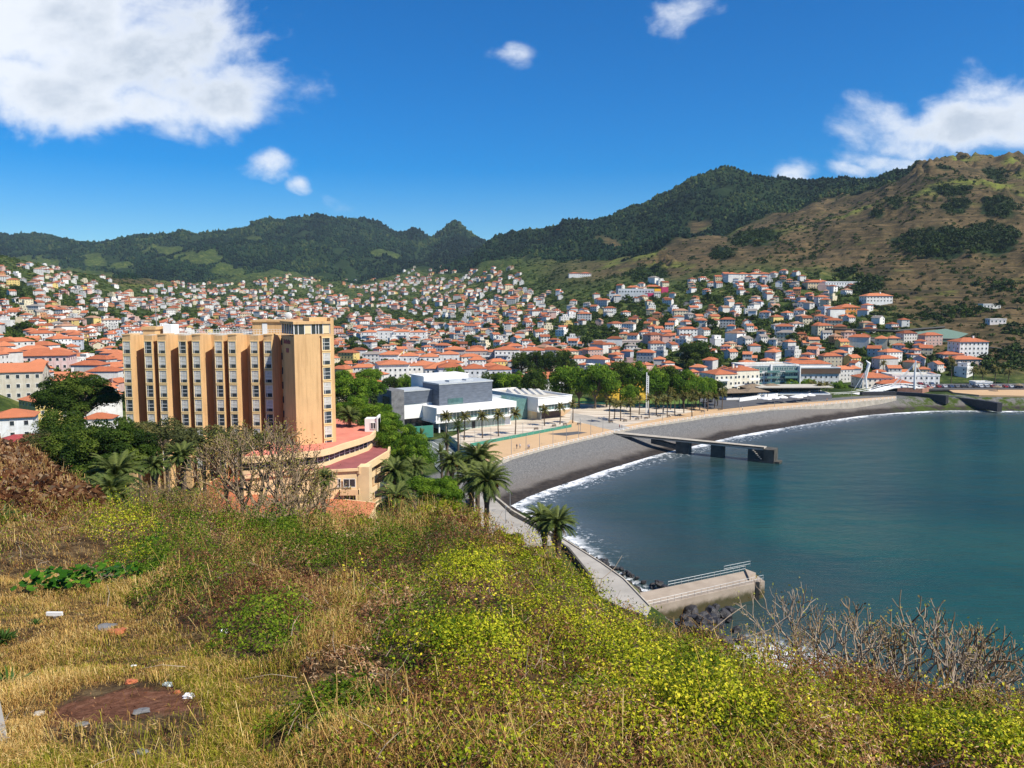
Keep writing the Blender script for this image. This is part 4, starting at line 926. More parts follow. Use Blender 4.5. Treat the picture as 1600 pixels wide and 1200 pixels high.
def ordin(n):
    if n < 30: return ORD[n]
    return ['thirty', 'forty', 'fifty'][(n + 1) // 10 - 3] + ('' if (n + 1) % 10 == 0 else '-' + ORD[(n + 1) % 10 - 1])
lamp = thing('lamp_post', 'leftmost thin grey lamp post on the tan beach promenade', 'lamp post', gr(799, 711, PZ), 0, 'lamp posts along the promenade')
mb = MB(); mb.tube([(0, 0, 0), (0, 0, 5.4)], [.09, .05], 6); a = mb.build('pole', M['metal'], lamp)
mb = MB(); mb.tube([(0, 0, 5.4), (0, -.4, 5.55)], .05, 5); mb.box(-.14, -1.1, 5.5, .14, -.35, 5.62); b = mb.build('lamp_head', M['metal'], lamp)
LP = [(822, 706), (843, 701), (864, 695), (885, 690), (904, 685.5), (923, 680), (942, 675), (1035, 657), (1101, 648), (1155, 641), (1210, 636), (1262, 630), (1330, 626)]
for i, (px, py) in enumerate(LP): copy_tree(lamp, [(a, []), (b, [])], gr(px, py, PZ), .4, '%s thin grey lamp post from the left on the beach promenade' % ORD[i + 1])
for i, (px, py, h) in enumerate(((720, 699, 4), (742, 695, 4), (767, 690, 4), (847, 676, 4), (817, 682, 4), (907, 674, 4), (975, 652, 4), (1037, 650, 4))):
    r, q = copy_tree(lamp, [(a, []), (b, [])], gr(px, py, PZ), 3.4, '%s short lamp post from the left along the inner promenade' % ORD[i], scale=(1, 1, .8)); r['group'] = 'short lamp posts on the inner promenade'
# tall white sculpture mast
sp = gr(1011, 645, PZ); t = thing('sculpture_mast', 'tall slim white mast standing at the back of the pale plaza', 'sculpture', sp)
mb = MB(); mb.box(-.55, -.2, 0, -.2, .2, 17.0); mb.box(.2, -.2, 0, .55, .2, 15.5); mb.build('upright', M['white'], t)
mb = MB()
for k in range(9): mb.box(-.2, -.15, 9 + k * .8, .2, .15, 9.25 + k * .8)
mb.build('cross_bar', M['white'], t)

# ------------------------------------------------------------------ beach pier, breakwater, rocks
A0, A1 = gr(966, 675, 5.2), gr(1196, 699, 4.6); D = (A1 - A0); ln = D.length; an = math.atan2(D.y, D.x)
t = thing('bathing_pier', 'dark concrete bathing pier on square pillars crossing the pebble beach', 'pier', (A0.x, A0.y, 0), an)
mb = MB(); mb.add([(0, -1.8, 4.2), (ln, -1.8, 3.9), (ln, 1.8, 3.9), (0, 1.8, 4.2), (0, -1.8, 5.0), (ln, -1.8, 4.7), (ln, 1.8, 4.7), (0, 1.8, 5.0)], [(0, 3, 2, 1), (4, 5, 6, 7), (0, 1, 5, 4), (1, 2, 6, 5), (2, 3, 7, 6), (3, 0, 4, 7)])
mb.build('deck', [M['concrete']], t)
mb = MB(); mb.box(-1, -1.9, 4.5, ln, -1.82, 4.95); mb.build('deck_edge', M['dkconcrete'], t)
for f, hw_ in ((.47, 2.3), (.70, 2.0)):
    mb = MB(); mb.box(ln * f - hw_, -1.6, -4, ln * f + hw_, 1.6, 4.2 - .3 * f); mb.build('pillar', M['dkconcrete'], t)
mb = MB(); mb.box(ln * .9, -1.79, -5, ln + 2.6, 2.6, 3.85); mb.box(ln, -2.6, -5, ln + 3.4, 2.6, 4.4); mb.box(ln + 3.4, -2, -5, ln + 5, 2, .6); mb.box(ln - 3, -2.6, -5, ln, -1.8, .8); mb.build('pier_head', M['dkconcrete'], t)
mb = MB(); mb.add([(ln * .25, -1.4, 2.5), (ln * .47, -1.4, 1.0), (ln * .47, 1.4, 1.0), (ln * .25, 1.4, 2.5), (ln * .25, -1.4, 4.1), (ln * .47, -1.4, 2.0), (ln * .47, 1.4, 2.0), (ln * .25, 1.4, 4.1)], [(0, 3, 2, 1), (4, 5, 6, 7), (0, 1, 5, 4), (1, 2, 6, 5), (2, 3, 7, 6), (3, 0, 4, 7)]); mb.build('haunch', M['dkconcrete'], t)
mb = MB()
for k in range(6): mb.box(ln - 3.5 + k * .5, -2.7, 3.6 - k * .5, ln - 3.0 + k * .5, -2.1, 3.8 - k * .5)
mb.build('steps', M['concrete'], t)

B0, B1 = gr(1010, 950, 3.0), gr(1195, 908, 3.0); C1 = gr(1164, 892, 3.0); C0 = gr(1000, 926, 3.0)
t = thing('concrete_jetty', 'weathered concrete jetty with railings running out from the shore path', 'jetty', (0, 0, 0))
mb = MB(); mb.prism([(p.x, p.y) for p in (B0, B1, Vector((B1.x - .8, B1.y + 3.4, 0)), C1, C0)], -4, 3.0); mb.build('jetty_body', mat('jetty_concrete', rough=.9, coord='Position', bump=.3, colfn=lambda t, co: (lambda z: t.mix(t.mrange(t.math('ADD', z, t.math('MULTIPLY', t.noise(co, .8, 6, .7), 1.4)), 2.3, 3.6), t.mix(t.noise(co, .9, 6), (.05, .055, .015), (.14, .11, .06)), t.mix(t.noise(co, .35, 8, .65), (.21, .165, .12), (.50, .42, .34))))(sepz(t, co))), t) if False else None
def sepz(t, co): s_ = t.new('ShaderNodeSeparateXYZ'); t.l.new(co, s_.inputs[0]); return s_.outputs[2]
M['jetty'] = mat('jetty_concrete', rough=.9, coord='Position', bump=.3, colfn=lambda t, co: t.mix(t.mrange(t.math('ADD', sepz(t, co), t.math('MULTIPLY', t.noise(co, .8, 6, .7), 1.6)), 1.9, 3.2), t.mix(t.noise(co, .9, 6), (.035, .042, .010), (.10, .075, .04)), t.mix(t.noise(co, .35, 8, .65), (.20, .155, .115), (.50, .42, .34))))
mb = MB(); mb.prism([(p.x, p.y) for p in (B0, B1, Vector((B1.x - .6, B1.y + 3.2, 0)), C1, C0)], -4, 3.0); mb.build('jetty_body', M['jetty'], t)
mb = MB(); q = C1.lerp(C0, .35); mb.prism([(C1.x, C1.y), (B1.x - .6, B1.y + 3.2), (B1.x - 2.2, B1.y + 1.6), (q.x + 6.6, q.y - 1.2)], 3.01, 3.4); mb.build('raised_kerb', M['jetty'], t)
mb = MB(); p = B0.lerp(B1, .93); mb.box(p.x - .3, p.y - .35, -1, p.x + .35, p.y + .05, 3.2); mb.build('fender', M['dark'], t)
def rails(P, Q, n, name):
    mb = MB()
    for z in (.5, 1.0): mb.tube([P + Vector((0, 0, z)), Q + Vector((0, 0, z))], .035, 4)
    for i in range(n + 1): w_ = P.lerp(Q, i / n); mb.tube([w_, w_ + Vector((0, 0, 1.0))], .03, 4)
    return mb.build(name, M['metal'], t)
rails(B0 + Vector((.1, .25, 0)), B1 + Vector((-.2, .25, 0)), 18, 'railing'); rails(C0.lerp(C1, .25) + Vector((0, -.2, 0)), C1 + Vector((0, -.2, 0)), 12, 'railing'); rails(C0.lerp(C1, .8) + Vector((0, .9, .3)), C1 + Vector((1.4, 1.6, .3)), 4, 'railing')
# rocks
def rock_mesh(seed, n=10):
    r = np.random.default_rng(seed); bm_ = MB(); import bmesh
    b = bmesh.new(); bmesh.ops.create_icosphere(b, subdivisions=2, radius=1)
    for v in b.verts:
        d = v.co.normalized(); k = 1 + .35 * (vnoise(np.array([d.x * 1.7 + seed * 3]), np.array([d.y * 1.7 + d.z * 2.1]))[0] - .5) * 2
        v.co = Vector((d.x * 1.15, d.y, d.z * .75)) * float(k)
    me = bpy.data.meshes.new('boulder'); b.to_mesh(me); b.free(); me.materials.append(M['rock']); return me
RM = [rock_mesh(s) for s in range(5)]
pos = []
for k in range(34):
    px, py = random.uniform(1068, 1142), random.uniform(948, 992)
    if (px - 1068) / 75 + (py - 948) / 80 > 1.25: continue
    pos.append((px, py))
pos += [(1150, 985), (1160, 1003), (1172, 1015), (1135, 1000), (1120, 996), (1040, 918), (1030, 912)]
pos.sort()
for i, (px, py) in enumerate(pos):
    o = bpy.data.objects.new('boulder', RM[i % 5]); COL.objects.link(o); s = random.uniform(.7, 1.35); g_ = gr(px, py, 1.0 if px < 1145 else .2); o.location = g_; o.scale = (s, s, s); o.rotation_euler = (random.random(), random.random(), random.random() * 6)
    tag(o, 'wet black basalt boulder in the heap beside the concrete jetty', 'boulder', 'black boulders heaped beside the jetty')
    o['label'] = '%s black wet boulder from the left in the heap by the jetty' % ordin(i)
for i in range(46):
    k = random.random(); px = 872 + k * 150; py = 842 + k * 75 + random.uniform(-3, 3)
    o = bpy.data.objects.new('boulder', RM[i % 5]); COL.objects.link(o); s = random.uniform(.25, .6); o.location = gr(px, py, .3); o.scale = (s, s, s); o.rotation_euler = (random.random(), random.random(), random.random() * 6)
    tag(o, '%s small dark stone counted along the water edge below the pale shore path' % ordin(i), 'rock', 'dark stones along the foot of the shore path')
# low wall and kerbs by the seafront walk
def wall_line(name, label, cat, pts, z0, h, th, m):
    P = [gr(px, py, z0) for px, py in pts]; mb = MB()
    for i in range(len(P) - 1):
        a, b = P[i], P[i + 1]; n = (b - a).cross(Vector((0, 0, 1))).normalized() * th / 2; dn = Vector((0, 0, -2.5)); up = Vector((0, 0, h))
        mb.add([a - n + dn, b - n + dn, b + n + dn, a + n + dn, a - n + up, b - n + up, b + n + up, a + n + up], [(0, 1, 5, 4), (1, 2, 6, 5), (2, 3, 7, 6), (3, 0, 4, 7), (4, 5, 6, 7)])
    o = mb.build(name, m); tag(o, label, cat); return o
wall_line('low_wall', 'low concrete wall between the seafront walk and the sea', 'wall', [(745, 758), (770, 775), (800, 800), (838, 822), (866, 838)], 5.0, .5, .5, M['concrete'])
wall_line('low_wall', 'dark kerb wall along the inland side of the pale shore path', 'wall', [(862, 843), (888, 860), (920, 900), (934, 932)], 4.0, .6, .4, M['dkconcrete'])
wall_line('low_wall', 'thin pale kerb on the sea side of the shore path', 'wall', [(880, 842), (905, 858), (940, 880), (975, 905), (1016, 948)], 4.0, .2, .25, M['concrete'])
# seafront lamp posts near the palms
for i, (px, py) in enumerate(((797, 800), (790, 818))):
    r, q = copy_tree(lamp, [(a, []), (b, [])], gr(px, py, 5.0), -.8 + i, ['white headed lamp post standing by the sea beyond the tall palms', 'shorter white headed lamp post beside the low seafront wall'][i], scale=(1, 1, .85 - .15 * i)); r['group'] = 'seafront lamp posts'
# breakwater at the far end
wall_line('breakwater', 'long black breakwater wall at the far end of the bay', 'wall', [(1345, 617), (1400, 616.5), (1440, 619), (1480, 623)], 5.0, 1.5, 2.5, M['rock'])
wall_line('breakwater', 'low black seaward tip of the breakwater by the green rocks', 'wall', [(1481, 624), (1515, 628), (1545, 632), (1562, 635)], 3.2, 1.6, 2.5, M['rock'])
wall_line('breakwater', 'dark low mole sloping into the sea before the breakwater', 'wall', [(1420, 628), (1480, 631), (1530, 636), (1560, 639)], .8, .7, 3.0, M['rock'])
wall_line('retaining_wall', 'grey rubble wall in front of the yellow sand', 'wall', [(1530, 626), (1640, 628)], 3.0, .9, 1.5, M['stone'])
wall_line('retaining_wall', 'low pink brick wall near the black breakwater', 'wall', [(1402, 611), (1440, 612), (1458, 608)], 5.5, 1.5, .6, mat('pink_brick', (.34, .17, .12), var=.3))
# ------------------------------------------------------------------ cable stayed footbridge
def P3(px, py, Y): return at(px, py, Y)
BY = gr(1340, 619, 5).y
t = thing('footbridge', 'white curved cable stayed footbridge with two leaning pylons', 'bridge', (0, 0, 0))
def ribbon(line, w_, th):
    mb = MB(); n = len(line)
    for i in range(n - 1):
        a, b = line[i], line[i + 1]; s_ = (b - a); s_.z = 0; q = s_.normalized().cross(Vector((0, 0, 1))) * w_ / 2; dn = Vector((0, 0, -th))
        mb.add([a - q + dn, b - q + dn, b + q + dn, a + q + dn, a - q, b - q, b + q, a + q], [(0, 3, 2, 1), (4, 5, 6, 7), (0, 1, 5, 4), (1, 2, 6, 5), (2, 3, 7, 6), (3, 0, 4, 7)])
    return mb
d1 = [P3(1300, 618, 400), P3(1330, 616.5, 401), P3(1355, 613, 402), P3(1375, 608, 405), P3(1390, 604, 409), P3(1405, 602.5, 412), P3(1420, 603, 414), P3(1450, 606.5, 420)]
ribbon(d1, 5, .7).build('deck', M['white'], t)
d2 = [P3(1340, 613, 418), P3(1360, 609, 420), P3(1378, 604, 424), P3(1392, 601.5, 430), P3(1405, 602, 432)]
ribbon(d2, 3, .7).build('upper_deck', M['white'], t)
for ln_ in (d1, d2):
    mb = MB()
    for sgn in (-1, 1): mb.tube([p + Vector((0, sgn * 2.2, 1.0)) for p in ln_], .12, 5)
    for i in range(len(ln_) - 1):
        for k in range(4): p = ln_[i].lerp(ln_[i + 1], k / 4); mb.tube([p + Vector((0, -2.2, 0)), p + Vector((0, -2.2, 1.0))], .06, 4)
    mb.build('handrail', M['white'], t)
mb = MB(); mb.tube([P3(1354, 607, 408), P3(1353, 590, 408), P3(1356, 575, 408), P3(1358, 568, 408), P3(1353, 563, 408)], [.5, .5, .85, .9, .12], 8); py1 = mb.build('pylon', M['white'], t)
mb = MB(); mb.tube([P3(1429, 608, 406), P3(1429.5, 585, 406), P3(1431, 563, 406)], [.7, .6, .25], 8); mb.build('pylon', M['white'], t)
for i, (a, b) in enumerate((((1356, 574), (1335, 608)), ((1357, 572), (1343, 606)), ((1352, 580), (1350, 606)), ((1430, 570), (1395, 602)), ((1430, 568), (1390, 605)), ((1430, 566), (1402, 602)), ((1431, 570), (1455, 607)), ((1431, 568), (1448, 605)))):
    mb = MB(); mb.tube([P3(*a, 407), P3(*b, 408)], .15, 4); mb.build('cable', M['whiteframe'], t)
mb = MB(); p = P3(1372, 614, 404); q = P3(1425, 614, 408); mb.box(p.x, p.y, 1, q.x, q.y + 1, 3.6); mb.build('abutment', M['dkconcrete'], t)

# ------------------------------------------------------------------ house prototypes
def house_parts(kind, rnd):
    """returns list of (name, MB or mesh window spec)"""
    W_, Rf, Wn = MB(), MB(), []      # walls, roof, windows (x, y, z, rz, w, h)
    st = 2.9
    def block(x0, y0, x1, y1, ns, roof='hip', z0=0.0, rh=None):
        z1 = z0 + ns * st; W_.box(x0, y0, z0 - 5, x1, y1, z1)
        if roof == 'hip': Rf.hip(x0, y0, x1, y1, z1, rh or min(x1 - x0, y1 - y0) * .23)
        elif roof == 'gable': h = (rh or (y1 - y0) * .24); W_.gwall(x0, y0, x1, y1, z1, h); Rf.gable(x0, y0, x1, y1, z1, h)
        else: W_.box(x0 - .1, y0 - .1, z1, x1 + .1, y0 + .15, z1 + .7); W_.box(x0 - .1, y1 - .15, z1, x1 + .1, y1 + .1, z1 + .7); W_.box(x0 - .1, y0 + .15, z1, x0 + .15, y1 - .15, z1 + .7); W_.box(x1 - .15, y0 + .15, z1, x1 + .1, y1 - .15, z1 + .7)
        for f in range(ns):
            zc = z0 + f * st + .95
            n = max(2, int((x1 - x0) / 2.9))
            for i in range(n): Wn.append((x0 + (i + .5) * (x1 - x0) / n, y0 - .03, zc, 0))
            n = max(1, int((y1 - y0) / 3.6))
            for i in range(n):
                yy_ = y0 + (i + .5) * (y1 - y0) / n
                if i % 2 == 0: Wn.append((x1 + .03, yy_, zc, math.pi / 2)); Wn.append((x0 - .03, yy_, zc, -math.pi / 2))
    if kind == 0: block(-5.5, -4.5, 5.5, 4.5, 2); block(-5.5, -7, 0, -4.5, 1, 'flat')
    if kind == 1: block(-5.5, -4.5, 5.5, 4.5, 1); block(-1.5, -4, 5, 4, 1, 'hip', st + .5)
    if kind == 2: block(-5, -4.5, 5, 4.5, 2, 'gable')
    if kind == 3: block(-6.5, -2, 3.5, 5, 2); block(.8, -6, 6.5, -1, 1, 'hip')
    if kind == 4: block(-8.5, -5, 8.5, 5, 3)
    if kind == 5: block(-5.5, -4.5, 5.5, 4.5, 2, 'flat'); block(-2, -3, 4, 3.5, 1, 'flat', 2 * st)
    if kind == 6: block(-7, -4, 2, 4, 2, 'gable'); block(2, -3, 7, 4.2, 1, 'gable')
    if kind == 7: block(-4.5, -4, 4.5, 4, 2); Rf.hip(-4.5, -6.2, 4.5, -4.1, st, .35, .2)
    if kind in (0, 2, 3, 6): W_.box(2, 1, 2 * st, 2.7, 1.7, 2 * st + 2.4)
    return W_, Rf, Wn
wn = MB(); wn.box(-.62, -.02, -.05, .62, .04, 1.35, 0); wn.add([(-.5, -.04, .06), (.5, -.04, .06), (.5, -.04, 1.25), (-.5, -.04, 1.25)], [(0, 1, 2, 3)], 1)
o = wn.build('window', [M['whiteframe'], M['glass']]); HWIN = o.data; bpy.data.objects.remove(o)
PROT = []; KINDN = ['two-storey hip-roofed', 'stepped hip-roofed', 'gabled two-storey', 'L-shaped tiled', 'three-storey', 'flat-roofed modern', 'long gabled', 'veranda-fronted']
for k in range(8):
    w_, r_, n_ = house_parts(k, random)
    PROT.append((w_, r_, n_))
WC = [((.80, .79, .76), 'white', .60), ((.74, .66, .48), 'cream', .14), ((.76, .58, .22), 'yellow', .04), ((.72, .50, .44), 'pink', .06), ((.55, .56, .56), 'grey', .10), ((.70, .36, .18), 'orange', .03), ((.66, .70, .76), 'pale blue', .03)]
def pick_col(r):
    x = r.random(); 
    for c, n, p in WC:
        if x < p: return c, n
        x -= p
    return WC[0][0], 'white'
# town scatter
R2 = random.Random(5)
def veg_noise(x, y): return float(fbm(np.array([x / 75.]), np.array([y / 75.]), 91, 3)[0])
occ = {}
def free(x, y, r):
    i, j = int(x // 30), int(y // 30)
    for a in (-1, 0, 1):
        for b in (-1, 0, 1):
            for (u, v, q) in occ.get((i + a, j + b), ()):
                if (u - x) ** 2 + (v - y) ** 2 < (r + q) ** 2: return False
    occ.setdefault((i, j), []).append((x, y, r)); return True
# big distinctive buildings reserve their ground first
BIG = []
def reserve(px, Y, w_, d_):
    x = at(px, 560, Y).x
    n = max(1, int(w_ / 8)); m_ = max(1, int(d_ / 8))
    for i in range(n):
        for j in range(m_): 
            X_, Y_ = x + (i + .5) * w_ / n - w_ / 2, Y + (j + .5) * d_ / m_
            occ.setdefault((int(X_ // 30), int(Y_ // 30)), []).append((X_, Y_, 5.5))
# (name, label, cat, px centre, Y, width, depth, storeys, roof, wall col, rot, winrows)
BIGS = [
 ('apartment_block', 'beige three-storey block with long window band at the left edge', 18, 262, 17, 12, 3, 'gable', (.60, .56, .46), .35),
 ('house', 'white house with fresh orange hip roof at the lower left edge', 12, 214, 10, 9, 2, 'hip', (.74, .76, .78), .4),
 ('house', 'low house with dark red roof at the lower left edge', 22, 196, 11, 7, 1, 'red', (.60, .55, .48), .3),
 ('villa', 'large pink villa with white gable above the left bay tree', 62, 345, 22, 14, 2, 'hip', (.76, .56, .54), .25),
 ('house', 'white gabled house close to the left edge of the hotel', 172, 360, 12, 9, 2, 'gable', (.80, .80, .78), .9),
 ('house', 'white house below the pink villa with steep orange gable', 158, 300, 12, 9, 2, 'gable', (.80, .80, .78), 1.1),
 ('long_house', 'long low cream house with orange roof left of the dark round tree', 95, 315, 20, 9, 1, 'hip', (.70, .62, .46), .2),
 ('school', 'long white arcaded building in the valley beneath the stadium seats', 615, 760, 62, 16, 3, 'hip', (.80, .79, .76), .0),
 ('apartment_block', 'white apartment terrace with strip balconies behind the hotel trees', 655, 520, 52, 13, 3, 'hip', (.80, .79, .76), .05),
 ('apartment_block', 'grey apartment block under scaffold netting in the middle of town', 745, 545, 46, 14, 3, 'hip', (.42, .40, .38), .05),
 ('apartment_block', 'white three-storey block right of the grey scaffolded one', 812, 535, 34, 12, 3, 'hip', (.80, .79, .76), .0),
 ('town_house', 'broad white building with tangled orange roofs above the slate hall', 640, 455, 36, 20, 3, 'hip', (.78, .77, .74), .25),
 ('apartment_block', 'four-storey white and grey block with rounded balconies behind the cultural centre', 742, 432, 40, 16, 3, 'hip', (.62, .63, .66), .12),
 ('town_house', 'white block with terracotta hip roof left of the rounded balconies', 693, 440, 20, 14, 3, 'hip', (.80, .79, .76), .2),
 ('town_house', 'dazzling white flat roofed block in front of the orange roofs', 668, 415, 22, 10, 2, 'flat', (.82, .82, .81), .15),
 ('town_house', 'cream house with maroon flat roof right beside the hotel tower', 552, 372, 17, 10, 2, 'maroon', (.66, .56, .38), .2),
 ('house', 'lilac house with orange roof between the round plane trees', 815, 402, 20, 13, 2, 'hip', (.68, .62, .78), .3),
 ('town_house', 'white house with orange roof just right of the lilac house', 868, 415, 24, 14, 2, 'hip', (.78, .77, .75), .2),
 ('apartment_block', 'cream four-storey block with orange hip roof by the palm esplanade', 1152, 408, 27, 14, 3, 'hip', (.78, .74, .62), .3),
 ('long_house', 'long low building with orange roof behind the plane trees', 1085, 440, 40, 12, 1, 'hip', (.72, .66, .52), -.1),
 ('modern_hotel', 'modern white hotel with green glass balconies behind the beach cafes', 1206, 420, 30, 16, 4, 'flatg', (.74, .76, .76), .15),
 ('modern_block', 'grey three-storey block with a brown top band near the bridge', 1268, 440, 32, 14, 3, 'flat', (.58, .60, .62), .05),
 ('villa', 'white villa with flat terraces just behind the bridge pylons', 1433, 436, 26, 13, 2, 'flat', (.80, .80, .78), .0),
 ('house', 'pale house with salmon hip roof directly left of the first pylon', 1373, 428, 17, 12, 2, 'hip', (.78, .72, .62), .1),
 ('house', 'terracotta roofed low house between the two bridge pylons', 1402, 425, 18, 12, 1, 'hip', (.72, .60, .46), .1),
 ('house', 'three-storey white house alone on the dry slope at the right', 1521, 497, 19, 12, 3, 'hip', (.80, .80, .78), .1),
 ('house', 'low house with twin orange roofs below the lone white house', 1513, 480, 17, 10, 1, 'hip', (.50, .40, .34), .1),
 ('house', 'small house with orange roof left of the lone white house', 1490, 495, 13, 8, 1, 'hip', (.72, .70, .64), .0),
 ('row_houses', 'long row of white houses with orange gables high on the slope', 1168, 905, 52, 14, 2, 'gable', (.78, .77, .74), .1),
 ('modern_block', 'white modern terrace houses at the foot of the dry ridge', 1312, 800, 36, 12, 2, 'flat', (.76, .78, .80), .1),
 ('house', 'cream house left of the white modern terrace under the ridge', 1275, 805, 22, 12, 2, 'hip', (.74, .60, .40), .0),
 ('house', 'bright orange square house with orange roof at the edge of town', 1326, 668, 17, 14, 2, 'hip', (.72, .30, .08), .1),
 ('house', 'white house beside the bright orange square house', 1303, 675, 20, 12, 2, 'flat', (.74, .76, .80), .1),
 ('house', 'white villa with orange roof on the green terrace below the ridge', 1370, 700, 24, 12, 2, 'hip', (.78, .78, .76), .1),
 ('house', 'white flat house above the green net reservoir at the right', 1545, 640, 14, 7, 1, 'flat', (.78, .80, .80), .0),
 ('house', 'small pink and white house right of the net reservoir', 1556, 590, 12, 6, 1, 'flat', (.76, .72, .70), .0),
 ('barn', 'low grey building with pale roof in the middle of the slope', 966, 610, 46, 12, 1, 'flat', (.62, .52, .48), .0),
 ('changing_cabin', 'small white cabin at the back of the seaside parking', 1540, 428, 9, 6, 1, 'flat', (.80, .80, .78), .0),
 ('house', 'white villa group with orange roof on the hillside knoll', 905, 1220, 34, 14, 2, 'gable', (.76, .76, .74), .0),
 ('stadium_stand', 'dark roofed stadium stand far back in the valley', 600, 900, 46, 14, 2, 'flat', (.12, .16, .18), .0),
]
for b in BIGS: reserve(b[2], b[3], b[4], b[5])
for px, Y, w_, d_ in ((1010, 900, 90, 20), (640, 330, 80, 40), (1095, 500, 30, 30), (1480, 560, 110, 24)): reserve(px, Y, w_, d_)
houses = []
tries = 0
while len(houses) < 2750 and tries < 60000:
    tries += 1
    px = R2.uniform(-60, 1560); Y = 345 * (2350 / 345) ** R2.random() if R2.random() < .8 else R2.uniform(345, 1900)
    if px < 260 and R2.random() < .3: Y = R2.uniform(250, 520)
    a = (px - 800) / FPX; py = float(Tpy(px, Y)); x = float(at(px, py, Y).x)
    if px > 590 and px < 1130 and Y < 455: continue
    if px >= 1130 and Y < 452: continue
    if 180 < px <= 600 and Y < 360: continue
    top = float(curve(px, TOWN_TOP)); 
    if py < top: continue
    upf = min(1, max(0, (py - top) / 38.))
    dens = .20 + .68 * upf
    vn = veg_noise(x, Y)
    if px < 180: dens *= .75
    if 1330 < px: dens *= .55
    if px > 1440: dens *= .25
    if vn > .50 and Y > 380: dens *= .10
    if px < 60 and py < 480: dens *= .4
    if 560 < px < 720 and 455 < py < 500: dens *= .55
    if Y > 900: dens *= .62
    if Y > 1400: dens *= .75
    if R2.random() > dens: continue
    # green gaps seen in the photo
    gap = False
    for gx_, gy_, ra, rb in ((925, 525, 42, 14), (1130, 525, 55, 13), (985, 485, 45, 8), (1360, 475, 60, 12), (1440, 490, 60, 18), (640, 500, 30, 8), (215, 440, 45, 10), (1175, 505, 30, 9), (860, 450, 60, 8), (1330, 610, 40, 6), (1400, 560, 18, 8), (20, 470, 30, 6), (30, 530, 40, 14), (575, 465, 40, 5)):
        if ((px - gx_) / ra) ** 2 + ((py - gy_) / rb) ** 2 < 1: gap = True
    if gap and R2.random() > .05: continue
    r = 6.6 if Y < 700 else 6.9
    if not free(x, Y, r): continue
    houses.append((px, py, x, Y))
houses.sort(key=lambda h: h[3])
print('houses', len(houses))
HK = [0, 0, 1, 2, 2, 3, 3, 4, 5, 6, 7]
info = []
for (px, py, x, Y) in houses:
    k = R2.choice(HK)
    if Y < 620 and R2.random() < .25: k = 4
    c, cn = pick_col(R2); _q = R2.uniform(.72, 1.04); c = tuple(min(.83, v * _q) for v in c)
    info.append((k, c, cn, R2.uniform(-.7, .7) + (math.pi if R2.random() < .2 else 0) + (math.pi / 2 if R2.random() < .3 else 0), R2.uniform(.82, 1.12), R2.uniform(.85, 1.12)))
H0 = 262
gzs = ground_z(np.array([h[2] for h in houses]), np.array([h[3] for h in houses]))[0]
# near houses: individuals
def zone(px, py):
    if px < 190: return 'on the left hillside' if py < 500 else 'below the left hillside road'
    if px < 560: return 'behind the hotel roof'
    if px < 720: return 'in town above the slate hall'
    if px < 900: return 'in town above the white hall'
    if px < 1060: return 'above the yellow fort'
    if px < 1200: return 'around the dark spreading tree'
    if px < 1330: return 'above the beach cafes'
    return 'near the bridge pylons'
PO = []
for k in range(8):
    w_, r_, n_ = PROT[k]
    PO.append((w_, r_, n_))
mesh_cache = {}
def near_house(i, label, first_kind):
    px, py, x, Y = houses[i]; k, c, cn, rz, s1, s2 = info[i]
    w_, r_, n_ = PO[k]; flat_ = len(r_.v) == 0
    r = thing('house', label, 'house', (x, Y, float(gzs[i]) + .2), rz, 'tiled houses of the town')
    r.scale = (s1 * .75, s2 * .75, .78)
    if k not in mesh_cache:
        a = w_.build('wall', M['wall'], r); b = None if flat_ else r_.build('roof', M['roof'], r)
        mesh_cache[k] = (a.data, None if flat_ else b.data)
    else:
        a = put_child(mesh_cache[k][0], 'wall', r, (0, 0, 0)); 
        if not flat_: b = put_child(mesh_cache[k][1], 'roof', r, (0, 0, 0))
    a.color = (*c, 1)
    for (wx, wy, wz, wr) in n_: put_child(HWIN, 'window', r, (wx, wy, wz), wr)
grp = {}
for i in range(H0):
    k, c, cn = info[i][:3]; grp.setdefault((zone(houses[i][0], houses[i][1]), cn, k), []).append(i)
labels = {}
for (zn, cn, k), L_ in grp.items():
    L_.sort(key=lambda i: houses[i][0])
    for j, i in enumerate(L_):
        if len(L_) == 1: labels[i] = 'the only %s %s house among those %s' % (cn, KINDN[k], zn)
        else: labels[i] = '%s from the left of the %s %s houses %s' % (ordin(j), cn, KINDN[k], zn)
for i in range(H0): near_house(i, labels[i], None)
# far houses: one mass
Vw, Fw, Cw, Mw = [], [], [], []
off = 0
def tri_split(mb):     # to quads with repeated last index kept as quads
    F = []
    for f in mb.f:
        if len(f) == 4: F.append(f)
        elif len(f) == 3: F.append([f[0], f[1], f[2], f[2]])
    return F
TEMPL = []
for k in range(8):
    w_, r_, n_ = PO[k]
    tris = [list(f) for f in w_.f] ; V = list(w_.v); F = []; Mi = []
    def addm(vs, fs, m_):
        o_ = len(V); V.extend(vs)
        for f in fs:
            if len(f) == 4: F.append([o_ + f[0], o_ + f[1], o_ + f[2]]); F.append([o_ + f[0], o_ + f[2], o_ + f[3]]); Mi.extend([m_, m_])
            else: F.append([o_ + q for q in f]); Mi.append(m_)
    V = []; addm(w_.v, w_.f, 0); addm(r_.v, r_.f, 1)
    for (wx, wy, wz, wr) in n_:
        cs, sn = math.cos(wr), math.sin(wr); q = [(-.55, -.06, 0), (.55, -.06, 0), (.55, -.06, 1.25), (-.55, -.06, 1.25)]
        addm([(wx + a * cs - b * sn, wy + a * sn + b * cs, wz + c_) for a, b, c_ in q], [(0, 1, 2, 3)], 2)
    TEMPL.append((np.array(V), np.array(F), np.array(Mi)))
